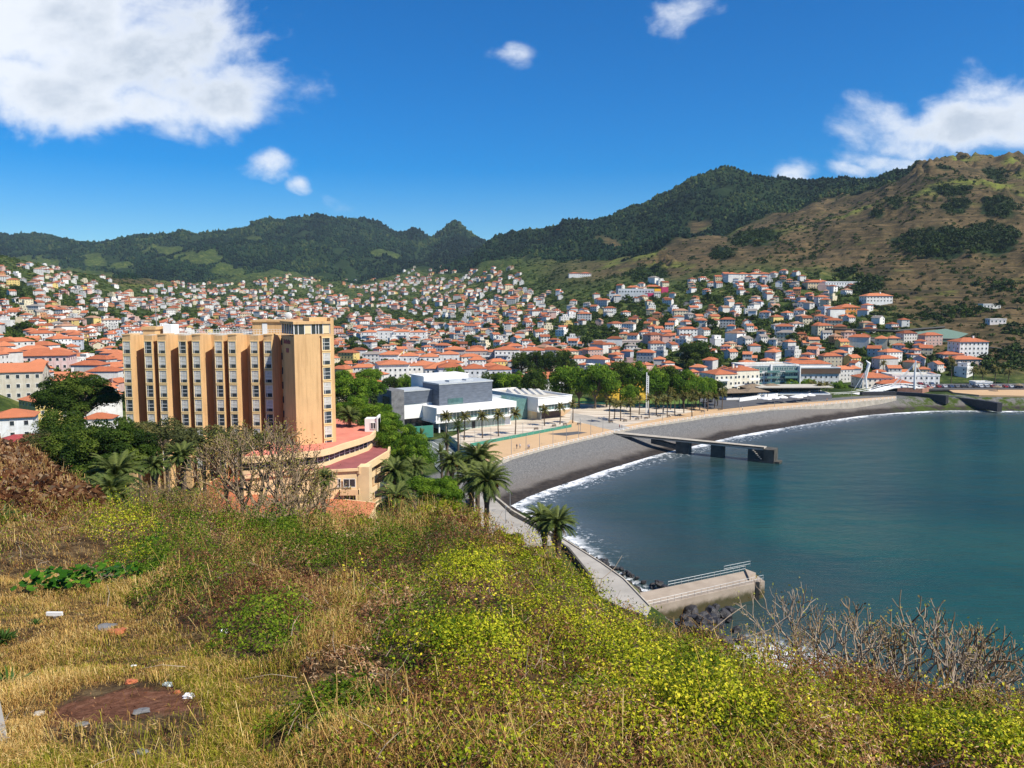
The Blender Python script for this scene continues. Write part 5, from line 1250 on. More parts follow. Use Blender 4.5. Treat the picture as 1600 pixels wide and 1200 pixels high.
for i in range(H0, len(houses)):
    px, py, x, Y = houses[i]; k, c, cn, rz, s1, s2 = info[i]; V, F, Mi = TEMPL[k]
    cs, sn = math.cos(rz), math.sin(rz); v = V * np.array([s1 * .75, s2 * .75, .78]); v = np.stack([v[:, 0] * cs - v[:, 1] * sn + x, v[:, 0] * sn + v[:, 1] * cs + Y, v[:, 2] + gzs[i] + .2], 1)
    Vw.append(v); Fw.append(F + off); off += len(v); Mw.append(Mi)
    q = R2.random(); rc = np.array([.40, .135, .07]) * R2.uniform(.5, 1.2) if q < .74 else (np.array([.42, .24, .16]) * R2.uniform(.6, 1.1) if q < .90 else np.array([.26, .23, .21]))
    Cw.append(np.where(Mi[:, None] == 1, rc[None], np.array(c)[None]))
hs = npmesh('distant_houses', np.concatenate(Vw), np.concatenate(Fw), [M['wallat'], M['roofat'], M['glass']], attrs={'col': ('FACE', np.concatenate(Cw))}, mi=np.concatenate(Mw))
tag(hs, 'mass of small orange roofed white houses up the far valley and slopes', 'houses', kind='stuff')

# big individual buildings
M['redroof'] = mat('dull_red_roof', (.30, .05, .05), var=.15)
def big_house(nm, label, px, Y, w_, d_, ns, roof, col, rz):
    x = float(at(px, 560, Y).x); z = max(gz(x + o_, Y + q_) for o_ in (-w_ * .45, 0, w_ * .45) for q_ in (0, d_ * .5)) if px > 1330 else gz(x, Y); st = 3.1 if px < 1330 else 2.8
    if 590 < px < 1330 and Y < 445: z = 5.0
    t = thing(nm, label, {'apartment_block': 'apartment block', 'town_house': 'town house', 'modern_hotel': 'hotel', 'modern_block': 'building', 'long_house': 'house', 'row_houses': 'row houses', 'changing_cabin': 'cabin', 'stadium_stand': 'grandstand'}.get(nm, nm), (x, Y, z), rz)
    wl, rf = MB(), MB(); H = ns * st; x0, x1 = -w_ / 2, w_ / 2
    wl.box(x0, 0, -5, x1, d_, H)
    seg = []
    if roof in ('hip', 'gable', 'red', 'maroon') and w_ > 26:       # several roofs in a row for the long ones
        n = int(w_ // 13); ws_ = w_ / n
        for i in range(n):
            a, b = x0 + i * ws_, x0 + (i + 1) * ws_; dy = (-1.2 if i % 2 == 0 and n < 5 else 0)
            if dy: wl.box(a + .4, dy, -5, b - .4, 0, H)
            if roof == 'gable':
                Mx = None; rf.hip(a + .3, dy, b - .3, d_, H, 2.0, .5)
            else: seg.append((a, b, dy))
        if roof != 'gable':
            for q_, (a, b, dy) in enumerate(seg):
                up_ = (.0, 1.5, .5)[(q_ + int(px)) % 3]
                if up_: wl.box(a + .02, .02, H, b - .02, d_ - .02, H + up_)
                rf.hip(a + .3, dy, b - .3, d_, H + up_, 2.1, .25)
                if q_ % 2: wl.box(a + 2, d_ * .5, H, a + 2.9, d_ * .5 + .9, H + up_ + 3.0)
    elif roof in ('hip', 'red'): rf.hip(x0, 0, x1, d_, H, min(w_, d_) * .2, .6)
    elif roof == 'gable': wl.gwall(x0, 0, x1, d_, H, d_ * .2); rf.gable(x0, 0, x1, d_, H, d_ * .2)
    elif roof == 'maroon': rf.box(x0 + .3, .3, H - .05, x1 - .3, d_ - .3, H + .1); wl.box(x0, 0, H, x1, .3, H + .8)
    else:
        wl.box(x0 - .2, -.2, H, x1 + .2, .15, H + .8); wl.box(x0 - .2, d_, H, x1 + .2, d_ + .2, H + .8); wl.box(x0 - .2, .15, H, x0 + .15, d_, H + .8); wl.box(x1 - .15, .15, H, x1 + .2, d_, H + .8)
        rf.box(x0 + .15, .15, H, x1 - .15, d_, H + .12)
    w0 = wl.build('wall', M['wall'], t); w0.color = (*col, 1)
    if rf.v: rf.build('roof', {'hip': M['roof'], 'gable': M['roof'], 'red': M['redroof'], 'maroon': M['maroon']}.get(roof, M['gravelroof']), t)
    if roof == 'hip' and w_ > 12:
        mb = MB(); mb.box(w_ * .12, d_ * .4, H + 1, w_ * .12 + .8, d_ * .4 + .8, H + 3.6); mb.build('chimney', M['white'], t)
    cnt = 0
    for f in range(ns):
        n = min(14, max(2, int(w_ / 2.7)))
        for i in range(n):
            if cnt >= 96: break
            xx = x0 + (i + .5) * w_ / n; dy = 0
            for a, b, q in seg:
                if a <= xx <= b: dy = q
            put_child(HWIN if roof != 'flatg' else WB, 'window', t, (xx, dy - .04, f * st + .9)); cnt += 1
        n = max(2, int(d_ / 3.2))
        for i in range(n):
            if cnt >= 96: break
            put_child(HWIN, 'window', t, (x1 + .04, (i + .5) * d_ / n, f * st + .9), math.pi / 2); cnt += 1
            put_child(HWIN, 'window', t, (x0 - .04, (i + .5) * d_ / n, f * st + .9), -math.pi / 2); cnt += 1
    if nm in ('apartment_block', 'modern_hotel', 'school') and roof != 'gable':
        nb = 3 if w_ < 40 else 4
        for f in range(1, ns):
            for i in range(nb):
                if roof != 'flatg' and (i + f) % 2: continue
                a = x0 + (i + .15) * w_ / nb; b = a + w_ / nb * .7; mb = MB(); mb.box(a, -2.6, f * st - .15, b, -1.2 if seg else 0, f * st); mb.box(a, -2.6, f * st, b, -2.48, f * st + .95)
                mb.build('balcony', M['greenglass'] if roof == 'flatg' else M['white'], t)
    if roof == 'flatg':
        mb = MB(); mb.box(x0 + 4, -.12, 3 * st + .5, x1 - 1, -.02, 4 * st - .3); mb.box(x1 - 14, -.12, .4, x1 - 1, -.02, 3 * st); mb.build('glass_front', M['glassteal'], t)
        mb = MB(); mb.box(x1 - .5, -3, 0, x1, 0, H); mb.box(x0 + 14, -1.2, 0, x0 + 15, 0, H + .8); mb.build('side_frame', M['white'], t)
    if 'brown top band' in label:
        mb = MB(); mb.box(x0, -.8, 2 * st + .3, x1 + .4, -.1, H + .2); mb.build('brown_band', mat('brown_cladding', (.10, .065, .045), var=.2), t); mb = MB(); mb.box(x0 - .3, -1, H + .2, x1 + .6, 0, H + .6); mb.build('cornice', M['metalroof'], t)
        mb = MB(); mb.hip(x0 + 4, 4, x1 - 3, d_ - 1, H + 2.2, 1.8, .4); mb.build('upper_roof', M['roof'], t); mb = MB(); mb.box(x0 + 4, 4, H, x1 - 3, d_ - 1, H + 2.2); mb.build('upper_wall', M['white'], t)
    return t
for b in BIGS: big_house(b[0], b[1], *b[2:])
# coloured school blocks on the slope
x = float(at(985, 560, 905).x); z = gz(x, 905)
t = thing('housing_blocks', 'grey terraces with pink and yellow end walls on the slope', 'building', (x, 900, z), .1)
mb = MB(); mb.box(-26, 0, -6, 18, 12, 6); mb.box(-12, 16, -2, 30, 28, 12); mb.build('wall', M['metalroof'], t).color = (.5, .5, .55, 1)
mb = MB(); mb.box(18, -.2, -6, 27, 12, 7); mb.box(38, 15, -2, 46, 28, 14); mb.build('pink_end_wall', mat('pink_end', (.45, .04, .12)), t)
mb = MB(); mb.box(30, 15.5, -2, 38, 28, 12); mb.build('yellow_end_wall', mat('yellow_end', (.80, .42, .02)), t)
mb = MB(); 
for i in range(12):
    mb.box(-25 + i * 3.5, -.1, 2, -23.4 + i * 3.5, 0, 3.6); mb.box(-25 + i * 3.5, -.1, -2, -23.4 + i * 3.5, 0, -.4)
    mb.box(-11 + i * 3.4, 15.9, 8, -9.4 + i * 3.4, 16, 9.6)
mb.build('window', M['glass'], t)
mb = MB(); mb.hip(0, 20, 14, 28, 13.5, 2, .5); mb.hip(22, 20, 38, 28, 14.5, 2, .5); mb.build('roof', M['roof'], t)
# netted reservoir
x = float(at(1465, 500, 560).x); z = gz(x, 560)
t = thing('netted_plot', 'large plot covered by pale green shade netting on the right slope', 'netting', (x, 560, z), 0)
mb = MB(); mb.add([(-30, -8, 1.5), (8, -10, 1.0), (28, 10, 4), (20, 26, 7), (-26, 6, 4)], [(0, 1, 2, 3, 4)]); mb.add([(-30, -8, 1.5), (8, -10, 1.0), (8, -10, -6), (-30, -8, -6)], [(0, 3, 2, 1)]); mb.build('net', mat('shade_net', (.13, .20, .16), var=.2), t)
mb = MB(); mb.tube([(-60, -4, 2), (-30, -8, 1.5), (8, -10, 1.2), (45, 8, 3)], .5, 5); mb.tube([(-70, 22, 7), (-26, 8, 6), (20, 28, 8)], .9, 5); mb.build('fence_line', M['dark'], t)

# yellow fort
fp = gr(962, 622, 5.0); fp = Vector((float(at(962, 615, 372).x), 372, 5.0))
t = thing('fort', 'low yellow fort walls under the plane trees', 'fort', fp, .1)
mb = MB(); mb.box(-10, 0, 0, 16, 14, 4.2); mb.box(-6, 3, 4.2, 16, 12, 6.8); mb.box(6, 8, 6.8, 16, 12, 8.8); mb.box(-10.3, -.3, 4.2, 16.3, .1, 4.6); mb.build('wall', M['yellow'], t)
mb = MB(); 
for i in range(4): mb.box(-3 + i * 4.2, 2.9, 5, -2 + i * 4.2, 3, 6.2)
mb.box(13, 7.9, 7.2, 14, 8, 8.3); mb.build('window', M['dark'], t)
# beach cafes
for i, (px, py, w_, d_, h, lab) in enumerate(((1168, 624, 22, 9, 3.2, 'low kiosk row with brown thatched roof at the car park edge'), (1196, 616, 20, 8, 3.2, 'thatched cafe behind the white wall right of the kiosks'), (1242, 617, 36, 12, 3.6, 'long flat grey cafe roof over shaded terraces by the beach'))):
    p = gr(px, py, 5.0); t = thing('cafe', lab, 'cafe', p, .25 - .1 * i)
    mb = MB(); mb.box(-w_ / 2, 0, 0, w_ / 2, d_, .9); mb.build('wall', M['white'], t)
    mb = MB()
    for k in range(8): xx = -w_ / 2 + .2 + k * (w_ - .4) / 7; mb.box(xx - .1, .1, .9, xx + .1, .3, h)
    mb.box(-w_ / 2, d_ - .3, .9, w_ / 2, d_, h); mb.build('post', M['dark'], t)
    mb = MB()
    if i < 2: mb.hip(-w_ / 2, 0, 0, d_, h, 1.6, .7); mb.hip(0.1, 0, w_ / 2, d_, h + .02, 1.6, .6)
    else: mb.box(-w_ / 2 - 1, -1.5, h, w_ / 2 + 1, d_ + 1, h + .4)
    mb.build('roof', M['thatch'] if i < 2 else M['gravelroof'], t)
p = gr(1205, 607, 5.0); t = thing('market_hall', 'long low hall with salmon tiled roof behind the thatched kiosks', 'building', p, .25)
mb = MB(); mb.box(-14, 0, 0, 16, 9, 4.4); mb.build('wall', M['white'], t); mb = MB(); mb.hip(-14, 0, 16, 9, 4.4, 2, .6); mb.build('roof', mat('salmon_tiles', (.55, .24, .15), var=.2), t)
p = gr(1190, 623, 5.0); wl_ = wall_line('garden_wall', 'white wall between the car park and the thatched cafe', 'wall', [(1155, 627.5), (1195, 622), (1215, 620)], 5.0, 1.7, .3, M['white'])
t0 = thing('parasol', 'leftmost white parasol on the beach cafe terrace', 'parasol', gr(1197, 631, PZ), 0, 'white parasols of the beach cafe')
mb = MB(); mb.tube([(0, 0, 0), (0, 0, 2.8)], .06, 5); a_ = mb.build('pole', M['metal'], t0)
mb = MB(); n = 8; vs = [(2.6 * math.cos(k * math.pi / 4), 2.6 * math.sin(k * math.pi / 4), 2.35) for k in range(n)] + [(2.6 * math.cos(k * math.pi / 4), 2.6 * math.sin(k * math.pi / 4), 2.1) for k in range(n)] + [(0, 0, 3.3)]
mb.add(vs, [(k, (k + 1) % n, 16) for k in range(n)] + [(8 + k, 8 + (k + 1) % n, (k + 1) % n, k) for k in range(n)]); b_ = mb.build('canopy', M['white'], t0)
for i, (px, py) in enumerate(((1209, 629.5), (1222, 628.5), (1244, 628), (1252, 626), (1265, 625))):
    copy_tree(t0, [(a_, []), (b_, [])], gr(px, py, PZ), .3 * i, '%s white parasol from the left on the beach cafe terrace' % ORD[i + 1], scale=(1, 1, 1) if i != 2 else (1.2, 1.2, 1))
# straw parasols on the yellow sand
t1 = thing('straw_parasol', 'nearer straw parasol on the yellow sand', 'parasol', gr(1558, 611, 5.6), 0, 'straw parasols on the yellow sand')
mb = MB(); mb.tube([(0, 0, 0), (0, 0, 2.4)], .1, 5); a2_ = mb.build('pole', M['bark'], t1); mb = MB(); mb.add([(2.4 * math.cos(k * math.pi / 5), 2.4 * math.sin(k * math.pi / 5), 2.1) for k in range(10)] + [(0, 0, 3.1)], [(k, (k + 1) % 10, 10) for k in range(10)]); b2_ = mb.build('canopy', M['thatch'], t1)
copy_tree(t1, [(a2_, []), (b2_, [])], gr(1592, 608, 5.6), 1, 'farther straw parasol near the right edge of the sand')

# ------------------------------------------------------------------ cars
def car_mesh():
    b = MB(); prof = [(-2.1, .35), (2.1, .35), (2.15, .75), (1.3, .9), (.7, 1.4), (-1.0, 1.42), (-1.75, .95), (-2.15, .85)]
    n = len(prof)
    for s_ in (0,):
        vs = [(x, -.82, z) for x, z in prof] + [(x, .82, z) for x, z in prof]
        b.add(vs, [list(range(n)), [2 * n - 1 - k for k in range(n)]] + [(i, n + i, n + (i + 1) % n, (i + 1) % n) for i in range(n)])
    g = MB(); g.add([(1.22, -.7, .95), (1.22, .7, .95), (.74, .65, 1.36), (.74, -.65, 1.36)], [(0, 1, 2, 3)]); g.add([(-1.72, -.7, 1.0), (-1.72, .7, 1.0), (-1.08, .65, 1.38), (-1.08, -.65, 1.38)], [(0, 3, 2, 1)])
    for s_ in (-1, 1): g.add([(1.05, s_ * .835, .95), (.66, s_ * .835, 1.32), (-.95, s_ * .835, 1.34), (-1.5, s_ * .835, .98)], [(0, 1, 2, 3) if s_ > 0 else (3, 2, 1, 0)])
    g.v = [(x + (.03 if x > 1.1 else (-.03 if x < -1.6 else 0)), y, z + .02) for x, y, z in g.v]
    w_ = MB(); w_.tube([(0, -.11, 0), (0, .11, 0)], .33, 10); w_.f.append(list(range(10))[::-1]); w_.m.append(0)
    return b, g, w_
cb, cg, cw = car_mesh()
M['carpaint'] = mat('car_paint', rough=.3, spec=.5, colfn=lambda t, co: t.new('ShaderNodeObjectInfo').outputs['Color'])
car0 = thing('parked_car', 'white parked car', 'car', (0, 0, 0), 0, 'cars in the seaside parking')
bo = cb.build('body', M['carpaint'], car0); go_ = cg.build('window', M['glass'], car0); wh = []
for x_, y_ in ((1.35, -.78), (1.35, .78), (-1.35, -.78), (-1.35, .78)):
    if not wh: o = cw.build('wheel', M['dark'], car0)
    else: o = put_child(wh[0].data, 'wheel', car0, (0, 0, 0))
    o.location = (x_, y_, .33); wh.append(o)
CC = [((.75, .75, .75), 'white'), ((.45, .46, .48), 'silver'), ((.03, .03, .035), 'black'), ((.05, .09, .2), 'blue'), ((.35, .03, .03), 'red'), ((.75, .75, .75), 'white'), ((.2, .2, .21), 'grey')]
carpos = [(1372 + i * 9.4, 605.5, 1.45 + random.uniform(-.1, .1), 'in the seaside parking row') for i in range(27)] + [(1392 + i * 9, 601, 1.5, 'in the rear parking row') for i in range(8)] + \
         [(1178, 623.5, .2, 'by the white cafe wall'), (1184, 622.5, .3, 'by the white cafe wall'), (1100, 629, 1.2, 'under the trees at the car park'), (1110, 628, 1.2, 'under the trees at the car park')]
cnts = {}
for i, (px, py, rz, where) in enumerate(carpos):
    c, cn = CC[(i * 3 + i // 5) % 7]
    if 'cafe wall' in where: c, cn = CC[0]
    key = (cn, where); cnts[key] = cnts.get(key, 0) + 1
    lab = '%s from the left of the %s cars %s' % (ORD[cnts[key] - 1], cn, where)
    z_ = 6.2 if px > 1360 else PZ
    p = gr(px, py, z_)
    if i == 0: car0.location = p; car0.rotation_euler = (0, 0, rz); car0['label'] = lab; bo.color = (*c, 1)
    else: r, q = copy_tree(car0, [(bo, []), (go_, [])] + [(o, []) for o in wh], p, rz, lab); q[0].color = (*c, 1)

# ------------------------------------------------------------------ people on the promenade
def person(px, py, label, col, rz):
    import bmesh
    me = bpy.data.meshes.new('person'); b = bmesh.new()
    J = {'pel': (0, 0, .92), 'ch': (0, 0, 1.32), 'nk': (0, 0, 1.48), 'hd': (0, 0, 1.62), 'ht': (0, 0, 1.72), 'hl': (-.1, 0, .88), 'kl': (-.12, -.12, .5), 'al': (-.12, .0, .08), 'fl': (-.12, -.14, .04), 'hr': (.1, 0, .88), 'kr': (.12, .04, .5), 'ar': (.12, .2, .1), 'fr': (.12, .08, .04),
         'sl': (-.19, 0, 1.40), 'el': (-.25, .04, 1.12), 'wl': (-.22, -.08, .88), 'gl': (-.22, -.12, .80), 'sr': (.19, 0, 1.40), 'er': (.26, -.03, 1.12), 'wr': (.24, -.14, .9), 'gr': (.24, -.18, .82)}
    Rd = {'pel': .15, 'ch': .15, 'nk': .06, 'hd': .10, 'ht': .07, 'hl': .09, 'kl': .065, 'al': .045, 'fl': .04, 'hr': .09, 'kr': .065, 'ar': .045, 'fr': .04, 'sl': .065, 'el': .045, 'wl': .035, 'gl': .04, 'sr': .065, 'er': .045, 'wr': .035, 'gr': .04}
    Ed = [('pel', 'ch'), ('ch', 'nk'), ('nk', 'hd'), ('hd', 'ht'), ('pel', 'hl'), ('hl', 'kl'), ('kl', 'al'), ('al', 'fl'), ('pel', 'hr'), ('hr', 'kr'), ('kr', 'ar'), ('ar', 'fr'), ('ch', 'sl'), ('sl', 'el'), ('el', 'wl'), ('wl', 'gl'), ('ch', 'sr'), ('sr', 'er'), ('er', 'wr'), ('wr', 'gr')]
    ks = list(J); vs = {k: b.verts.new(J[k]) for k in ks}
    for a, c in Ed: b.edges.new((vs[a], vs[c]))
    b.to_mesh(me); b.free(); o = bpy.data.objects.new('person', me); COL.objects.link(o)
    md = o.modifiers.new('skin', 'SKIN'); sk = me.skin_vertices[0].data
    for i, k in enumerate(ks): sk[i].radius = (Rd[k], Rd[k] * .8)
    sk[0].use_root = True; o.modifiers.new('sub', 'SUBSURF').levels = 1
    o.location = gr(px, py, PZ + .02); o.rotation_euler = (0, 0, rz)
    def cf(t, co):
        z = sepz(t, co); c = t.mix(t.mrange(z, .86, .9), (.04, .05, .09), col); c = t.mix(t.mrange(z, 1.46, 1.48), c, (.45, .26, .18)); return t.mix(t.mrange(z, 1.66, 1.68), c, (.03, .02, .015))
    me.materials.append(mat('clothes_and_skin', rough=.8, colfn=cf)); tag(o, label, 'person', 'people on the tan promenade')
person(807.5, 701.5, 'person in a dark top standing on the tan beach promenade', (.04, .04, .06), .5)
person(812.5, 701, 'person in a white top beside the dark clothed one', (.7, .7, .7), -.5)
person(825, 702, 'person in a blue top, left of the close pair', (.12, .18, .4), 1.2)
person(827, 701.5, 'person in a pale top, right of the close pair', (.6, .6, .65), 2.0)
person(968, 670, 'person in a red top at the root of the beach pier', (.4, .06, .05), 2.0)
person(971.5, 670.5, 'person in a grey top beside the red one near the pier', (.25, .25, .27), 1.0)

# benches under the palms
b0_ = thing('bench', 'first bench counted along the palm esplanade', 'bench', gr(905, 664, PZ), .5, 'benches along the palm esplanade')
s_1 = MB().box(-.9, -.25, .40, .9, .25, .47).build('seat', M['bark'], b0_); s_2 = MB().box(-.9, .22, .5, .9, .28, .9).build('backrest', M['bark'], b0_); s_3 = MB().box(-.75, -.2, 0, -.65, .25, .4).build('leg', M['metal'], b0_); s_4 = MB().box(.65, -.2, 0, .75, .25, .4).build('leg', M['metal'], b0_)
for i, (px, py) in enumerate(((838, 672), (866, 667), (883, 665), (955, 661), (977, 659), (996, 656), (1010, 655), (1030, 651.5), (1045, 652), (1062, 650), (1098, 644), (1125, 641))):
    copy_tree(b0_, [(s_1, []), (s_2, []), (s_3, []), (s_4, [])], gr(px, py, PZ), .5, '%s bench counted along the palm esplanade' % ORD[i + 1])
person(1002, 655, 'person in dark clothes walking under the slender plaza palms', (.05, .05, .06), .3)
person(1160, 641, 'person in a white top walking on the far promenade', (.7, .7, .7), 1.3)
person(1292, 627.5, 'person in an orange top on the promenade before the footbridge', (.5, .18, .05), 1.0)
# ------------------------------------------------------------------ leaves
def unit(v): return v / np.maximum(np.linalg.norm(v, axis=-1, keepdims=True), 1e-9)
def leaf_quads(C, N, size, rng, asp=.55, fold=0.):
    """rhombic leaves at C facing N"""
    n = len(C); t = unit(np.cross(N, rng.normal(size=(n, 3)))); b = np.cross(N, t)
    s = (np.ones(n) * size)[:, None] * rng.uniform(.7, 1.3, (n, 1))
    V = np.stack([C - t * s, C - b * s * asp, C + t * s, C + b * s * asp], 1).reshape(-1, 3)
    return V, np.arange(4 * n).reshape(-1, 4)
def clumps(rng, nc, rx, rz, low=-.55):
    d = unit(rng.normal(size=(nc * 3, 3))); d = d[d[:, 2] > low][:nc]
    rad = rng.uniform(.55, .92, (len(d), 1)); return d * rad * np.array([rx, rx, rz]), d
def crown_mesh(seed, rx, rz, nc, nl, leaf, cr=.34, low=-.55):
    rng = np.random.default_rng(seed); c, d = clumps(rng, nc, rx, rz, low)
    cs = rng.uniform(.7, 1.25, nc) * cr * rx
    k = rng.integers(0, len(c), nl); o = unit(rng.normal(size=(nl, 3))); o[:, 2] = np.where((o[:, 2] < -.3) & (rng.random(nl) < .7), -o[:, 2], o[:, 2])
    P = c[k] + o * (cs[k] * rng.uniform(.75, 1.05, nl))[:, None] * np.array([1, 1, .8]); N = unit(o + .55 * rng.normal(size=(nl, 3)) + np.array([0, 0, .25]))
    V, F = leaf_quads(P, N, leaf, rng, .7)
    tone = np.clip(.5 + .28 * rng.normal(size=len(c))[k] + .16 * rng.normal(size=nl), 0, 1)
    return V, F, tone, c
CROWNS = {}
def tree_proto(key, seed, rx, rz, nc, nl, leaf, mname, trunk_h, low=-.55, cr=.34):
    V, F, r, c = crown_mesh(seed, rx, rz, nc, nl, leaf, cr, low)
    o = npmesh('crown', V, F, M[mname], attrs={'r': ('FACE', r)}); me = o.data; bpy.data.objects.remove(o)
    rnd = random.Random(seed); H = trunk_h
    mb = MB(); mb.tube([(0, 0, -.3), (0, 0, 0), (.15, .1, H * .5), (0, 0, H), (0, 0, H * 1.12)], [.6 * rx / 6, .46 * rx / 6, .36 * rx / 6, .3 * rx / 6, .26 * rx / 6], 8)
    o = mb.build('trunk', M['bark'], smooth=True); tm = o.data; bpy.data.objects.remove(o); mb = MB()
    for q in list(c)[:14]:
        q = Vector(q); st_ = Vector((0, 0, -rz * rnd.uniform(.7, .85)))
        mid = st_.lerp(q, .5) + Vector((0, 0, rz * .1)); mb.tube([st_, mid, q], [.2 * rx / 6, .12 * rx / 6, .04], 5, cap=False)
    o = mb.build('limbs', M['bark'], smooth=True); lm = o.data; bpy.data.objects.remove(o)
    CROWNS[key] = (me, tm, rx, rz, H, lm)
for s in range(3):
    tree_proto('plane%d' % s, 20 + s, 6.0, 5.2, 46, 9000, .26, 'plane', 4.5, cr=.30)
    tree_proto('dark%d' % s, 30 + s, 6.0, 4.6, 44, 9000, .24, 'darkleaf', 3.0, cr=.30)
    tree_proto('olive%d' % s, 40 + s, 5.0, 3.6, 30, 5200, .20, 'olive', 2.0, cr=.32)
    tree_proto('small%d' % s, 50 + s, 3.0, 2.6, 16, 900, .34, 'darkleaf', 1.6, cr=.4)
tree_proto('near0', 71, 6.0, 5.0, 90, 36000, .15, 'darkleaf', 3.0, cr=.23)
tree_proto('near1', 72, 6.0, 4.8, 80, 34000, .15, 'plane', 3.0, cr=.24)
TREES = kind = None
def tree_at(px, pyc, rpx, Y, key, label, cat='tree', nm='tree', group=None, zb=None, squash=1.0):
    me, tm, rx, rz, H, lm = CROWNS[key]; c = at(px, pyc, Y); s = rpx * Y / 1243. / rx; sz = s * squash
    z0 = gz(c.x, Y) if zb is None else zb
    t = thing(nm, label, cat, (c.x, Y, z0), random.uniform(0, 6.28), group)
    zc = c.z - z0                               # crown centre above ground
    o = put_child(me, 'crown', t, (0, 0, zc)); o.scale = (s, s, sz)
    hh = max(zc - rz * .75 * sz, .4); u = put_child(tm, 'trunk', t, (0, 0, 0)); k_ = hh / H; u.scale = (s, s, max(k_, .2)); u = put_child(lm, 'limbs', t, (0, 0, zc)); u.scale = (s, s, sz)
    return t
# great trees round the hotel
G1 = [
 (125, 622, 64, 178, 'near0', 'large round dark green tree left of the hotel block', .72),
 (112, 715, 62, 122, 'near0', 'dark green broad tree below the large round one', .95),
 (175, 712, 70, 118, 'near0', 'widest dark green tree in front of the hotel left end', .95),
 (95, 668, 38, 140, 'dark1', 'smaller dark tree between the two large left trees', .9),
 (60, 690, 30, 120, 'olive0', 'small olive green tree at the top of the brown bank', .8),
 (258, 684, 48, 128, 'olive1', 'feathery green tree against the hotel left windows', .8),
 (318, 696, 54, 116, 'olive2', 'feathery green tree left of the bare fig', .8),
 (375, 692, 48, 128, 'olive0', 'feathery green tree behind the bare fig crown', .7),
 (215, 688, 42, 140, 'dark2', 'dark tree at the foot of the hotel left windows', .8),
 (548, 612, 30, 208, 'plane0', 'bright green tree touching the right edge of the hotel tower', 1.),
 (578, 608, 24, 222, 'plane1', 'bright green tree second from the hotel tower', .9),
 (556, 645, 34, 200, 'near1', 'full green tree above the salmon terrace', .9),
 (592, 655, 34, 190, 'near1', 'green tree between the terrace and the slate tower', .9),
 (615, 685, 38, 180, 'near1', 'green tree beside the hotel podium corner', 1.),
 (645, 712, 36, 165, 'near1', 'tallest lit green tree left of the tennis court', 1.1),
 (575, 590, 22, 240, 'plane2', 'green tree behind the two near the hotel tower', .8),
 (536, 590, 14, 240, 'plane0', 'small green tree half hidden by the hotel tower', 1.),
 (690, 770, 38, 102, 'near1', 'dense bright green bush tree left of the tall palms', .85),
 (655, 760, 22, 110, 'plane1', 'small green tree right of the podium balconies', .9),
]
for a in G1: tree_at(*a[:5], a[5], squash=a[6])
# plane trees behind the plaza
PT = [(612, 600, 14, 345), (632, 597, 14, 350), (652, 598, 15, 345), (710, 588, 16, 380), (770, 597, 17, 360), (790, 598, 18, 355), (812, 599, 18, 350), (835, 596, 20, 345), (862, 562, 16, 470), (885, 560, 15, 475), (838, 560, 14, 470), (815, 560, 13, 480),
      (880, 592, 21, 352), (905, 594, 20, 348), (930, 590, 22, 345), (948, 596, 18, 350), (970, 582, 19, 362), (990, 584, 19, 360), (1025, 594, 20, 350), (1045, 592, 20, 352), (1068, 598, 20, 348), (1088, 602, 17, 350), (1105, 600, 14, 352), (1122, 602, 11, 355),
      (985, 612, 14, 335), (1235, 602, 13, 420), (1262, 600, 12, 425), (1310, 605, 12, 430)]
PT.sort()
for i, (px, py, r, Y) in enumerate(PT):
    tree_at(px, py + 7, r * 1.2, Y, 'plane%d' % (i % 3) if Y < 440 and i % 4 else 'dark%d' % (i % 3), '%s round green tree from the left behind the cultural centre and plaza' % ordin(i), group='plane trees behind the plaza', zb=5.0, squash=1.35)
tree_at(1095, 556, 36, 500, 'dark0', 'great dark spreading tree standing among the houses', squash=.8)
tree_at(1085, 575, 16, 480, 'dark1', 'smaller dark tree at the foot of the great spreading tree')
# town and slope trees
R3 = random.Random(9); tn = 0; tl_ = []
while len(tl_) < 190:
    px = R3.uniform(-20, 1620); Y = R3.uniform(300, 900); py = float(Tpy(px, Y)); x = float(at(px, py, Y).x)
    if 590 < px and Y < 462: continue
    if 180 < px < 600 and Y < 400: continue
    if px > 1360 and (veg_noise(x, Y) < .42 or R3.random() < .5): continue
    if not free(x, Y, 2.6): continue
    tl_.append((px, x, Y))
tl_.sort()
zs = ground_z(np.array([a[1] for a in tl_]), np.array([a[2] for a in tl_]))[0]
ZN = ['left of the hotel', 'behind the hotel', 'above the slate hall', 'above the yellow fort', 'above the beach cafes', 'on the right slope']
zc_ = {}
for i, (px, x, Y) in enumerate(tl_):
    k = 'small%d' % (i % 3); me, tm, rx, rz, H, lm = CROWNS[k]; s = R3.uniform(.7, 1.55)
    zi = 0 if px < 190 else 1 if px < 560 else 2 if px < 860 else 3 if px < 1120 else 4 if px < 1370 else 5
    zc_[zi] = zc_.get(zi, 0) + 1
    t = thing('garden_tree', '%s small dark green garden tree from the left %s' % (ordin(zc_[zi] - 1), ZN[zi]), 'tree', (x, Y, float(zs[i])), R3.uniform(0, 6), 'garden trees among the houses')
    o = put_child(me, 'crown', t, (0, 0, (H + rz * .75) * s)); o.scale = (s, s, s * R3.uniform(.8, 1.1)); u = put_child(tm, 'trunk', t, (0, 0, 0)); u.scale = (s, s, s)
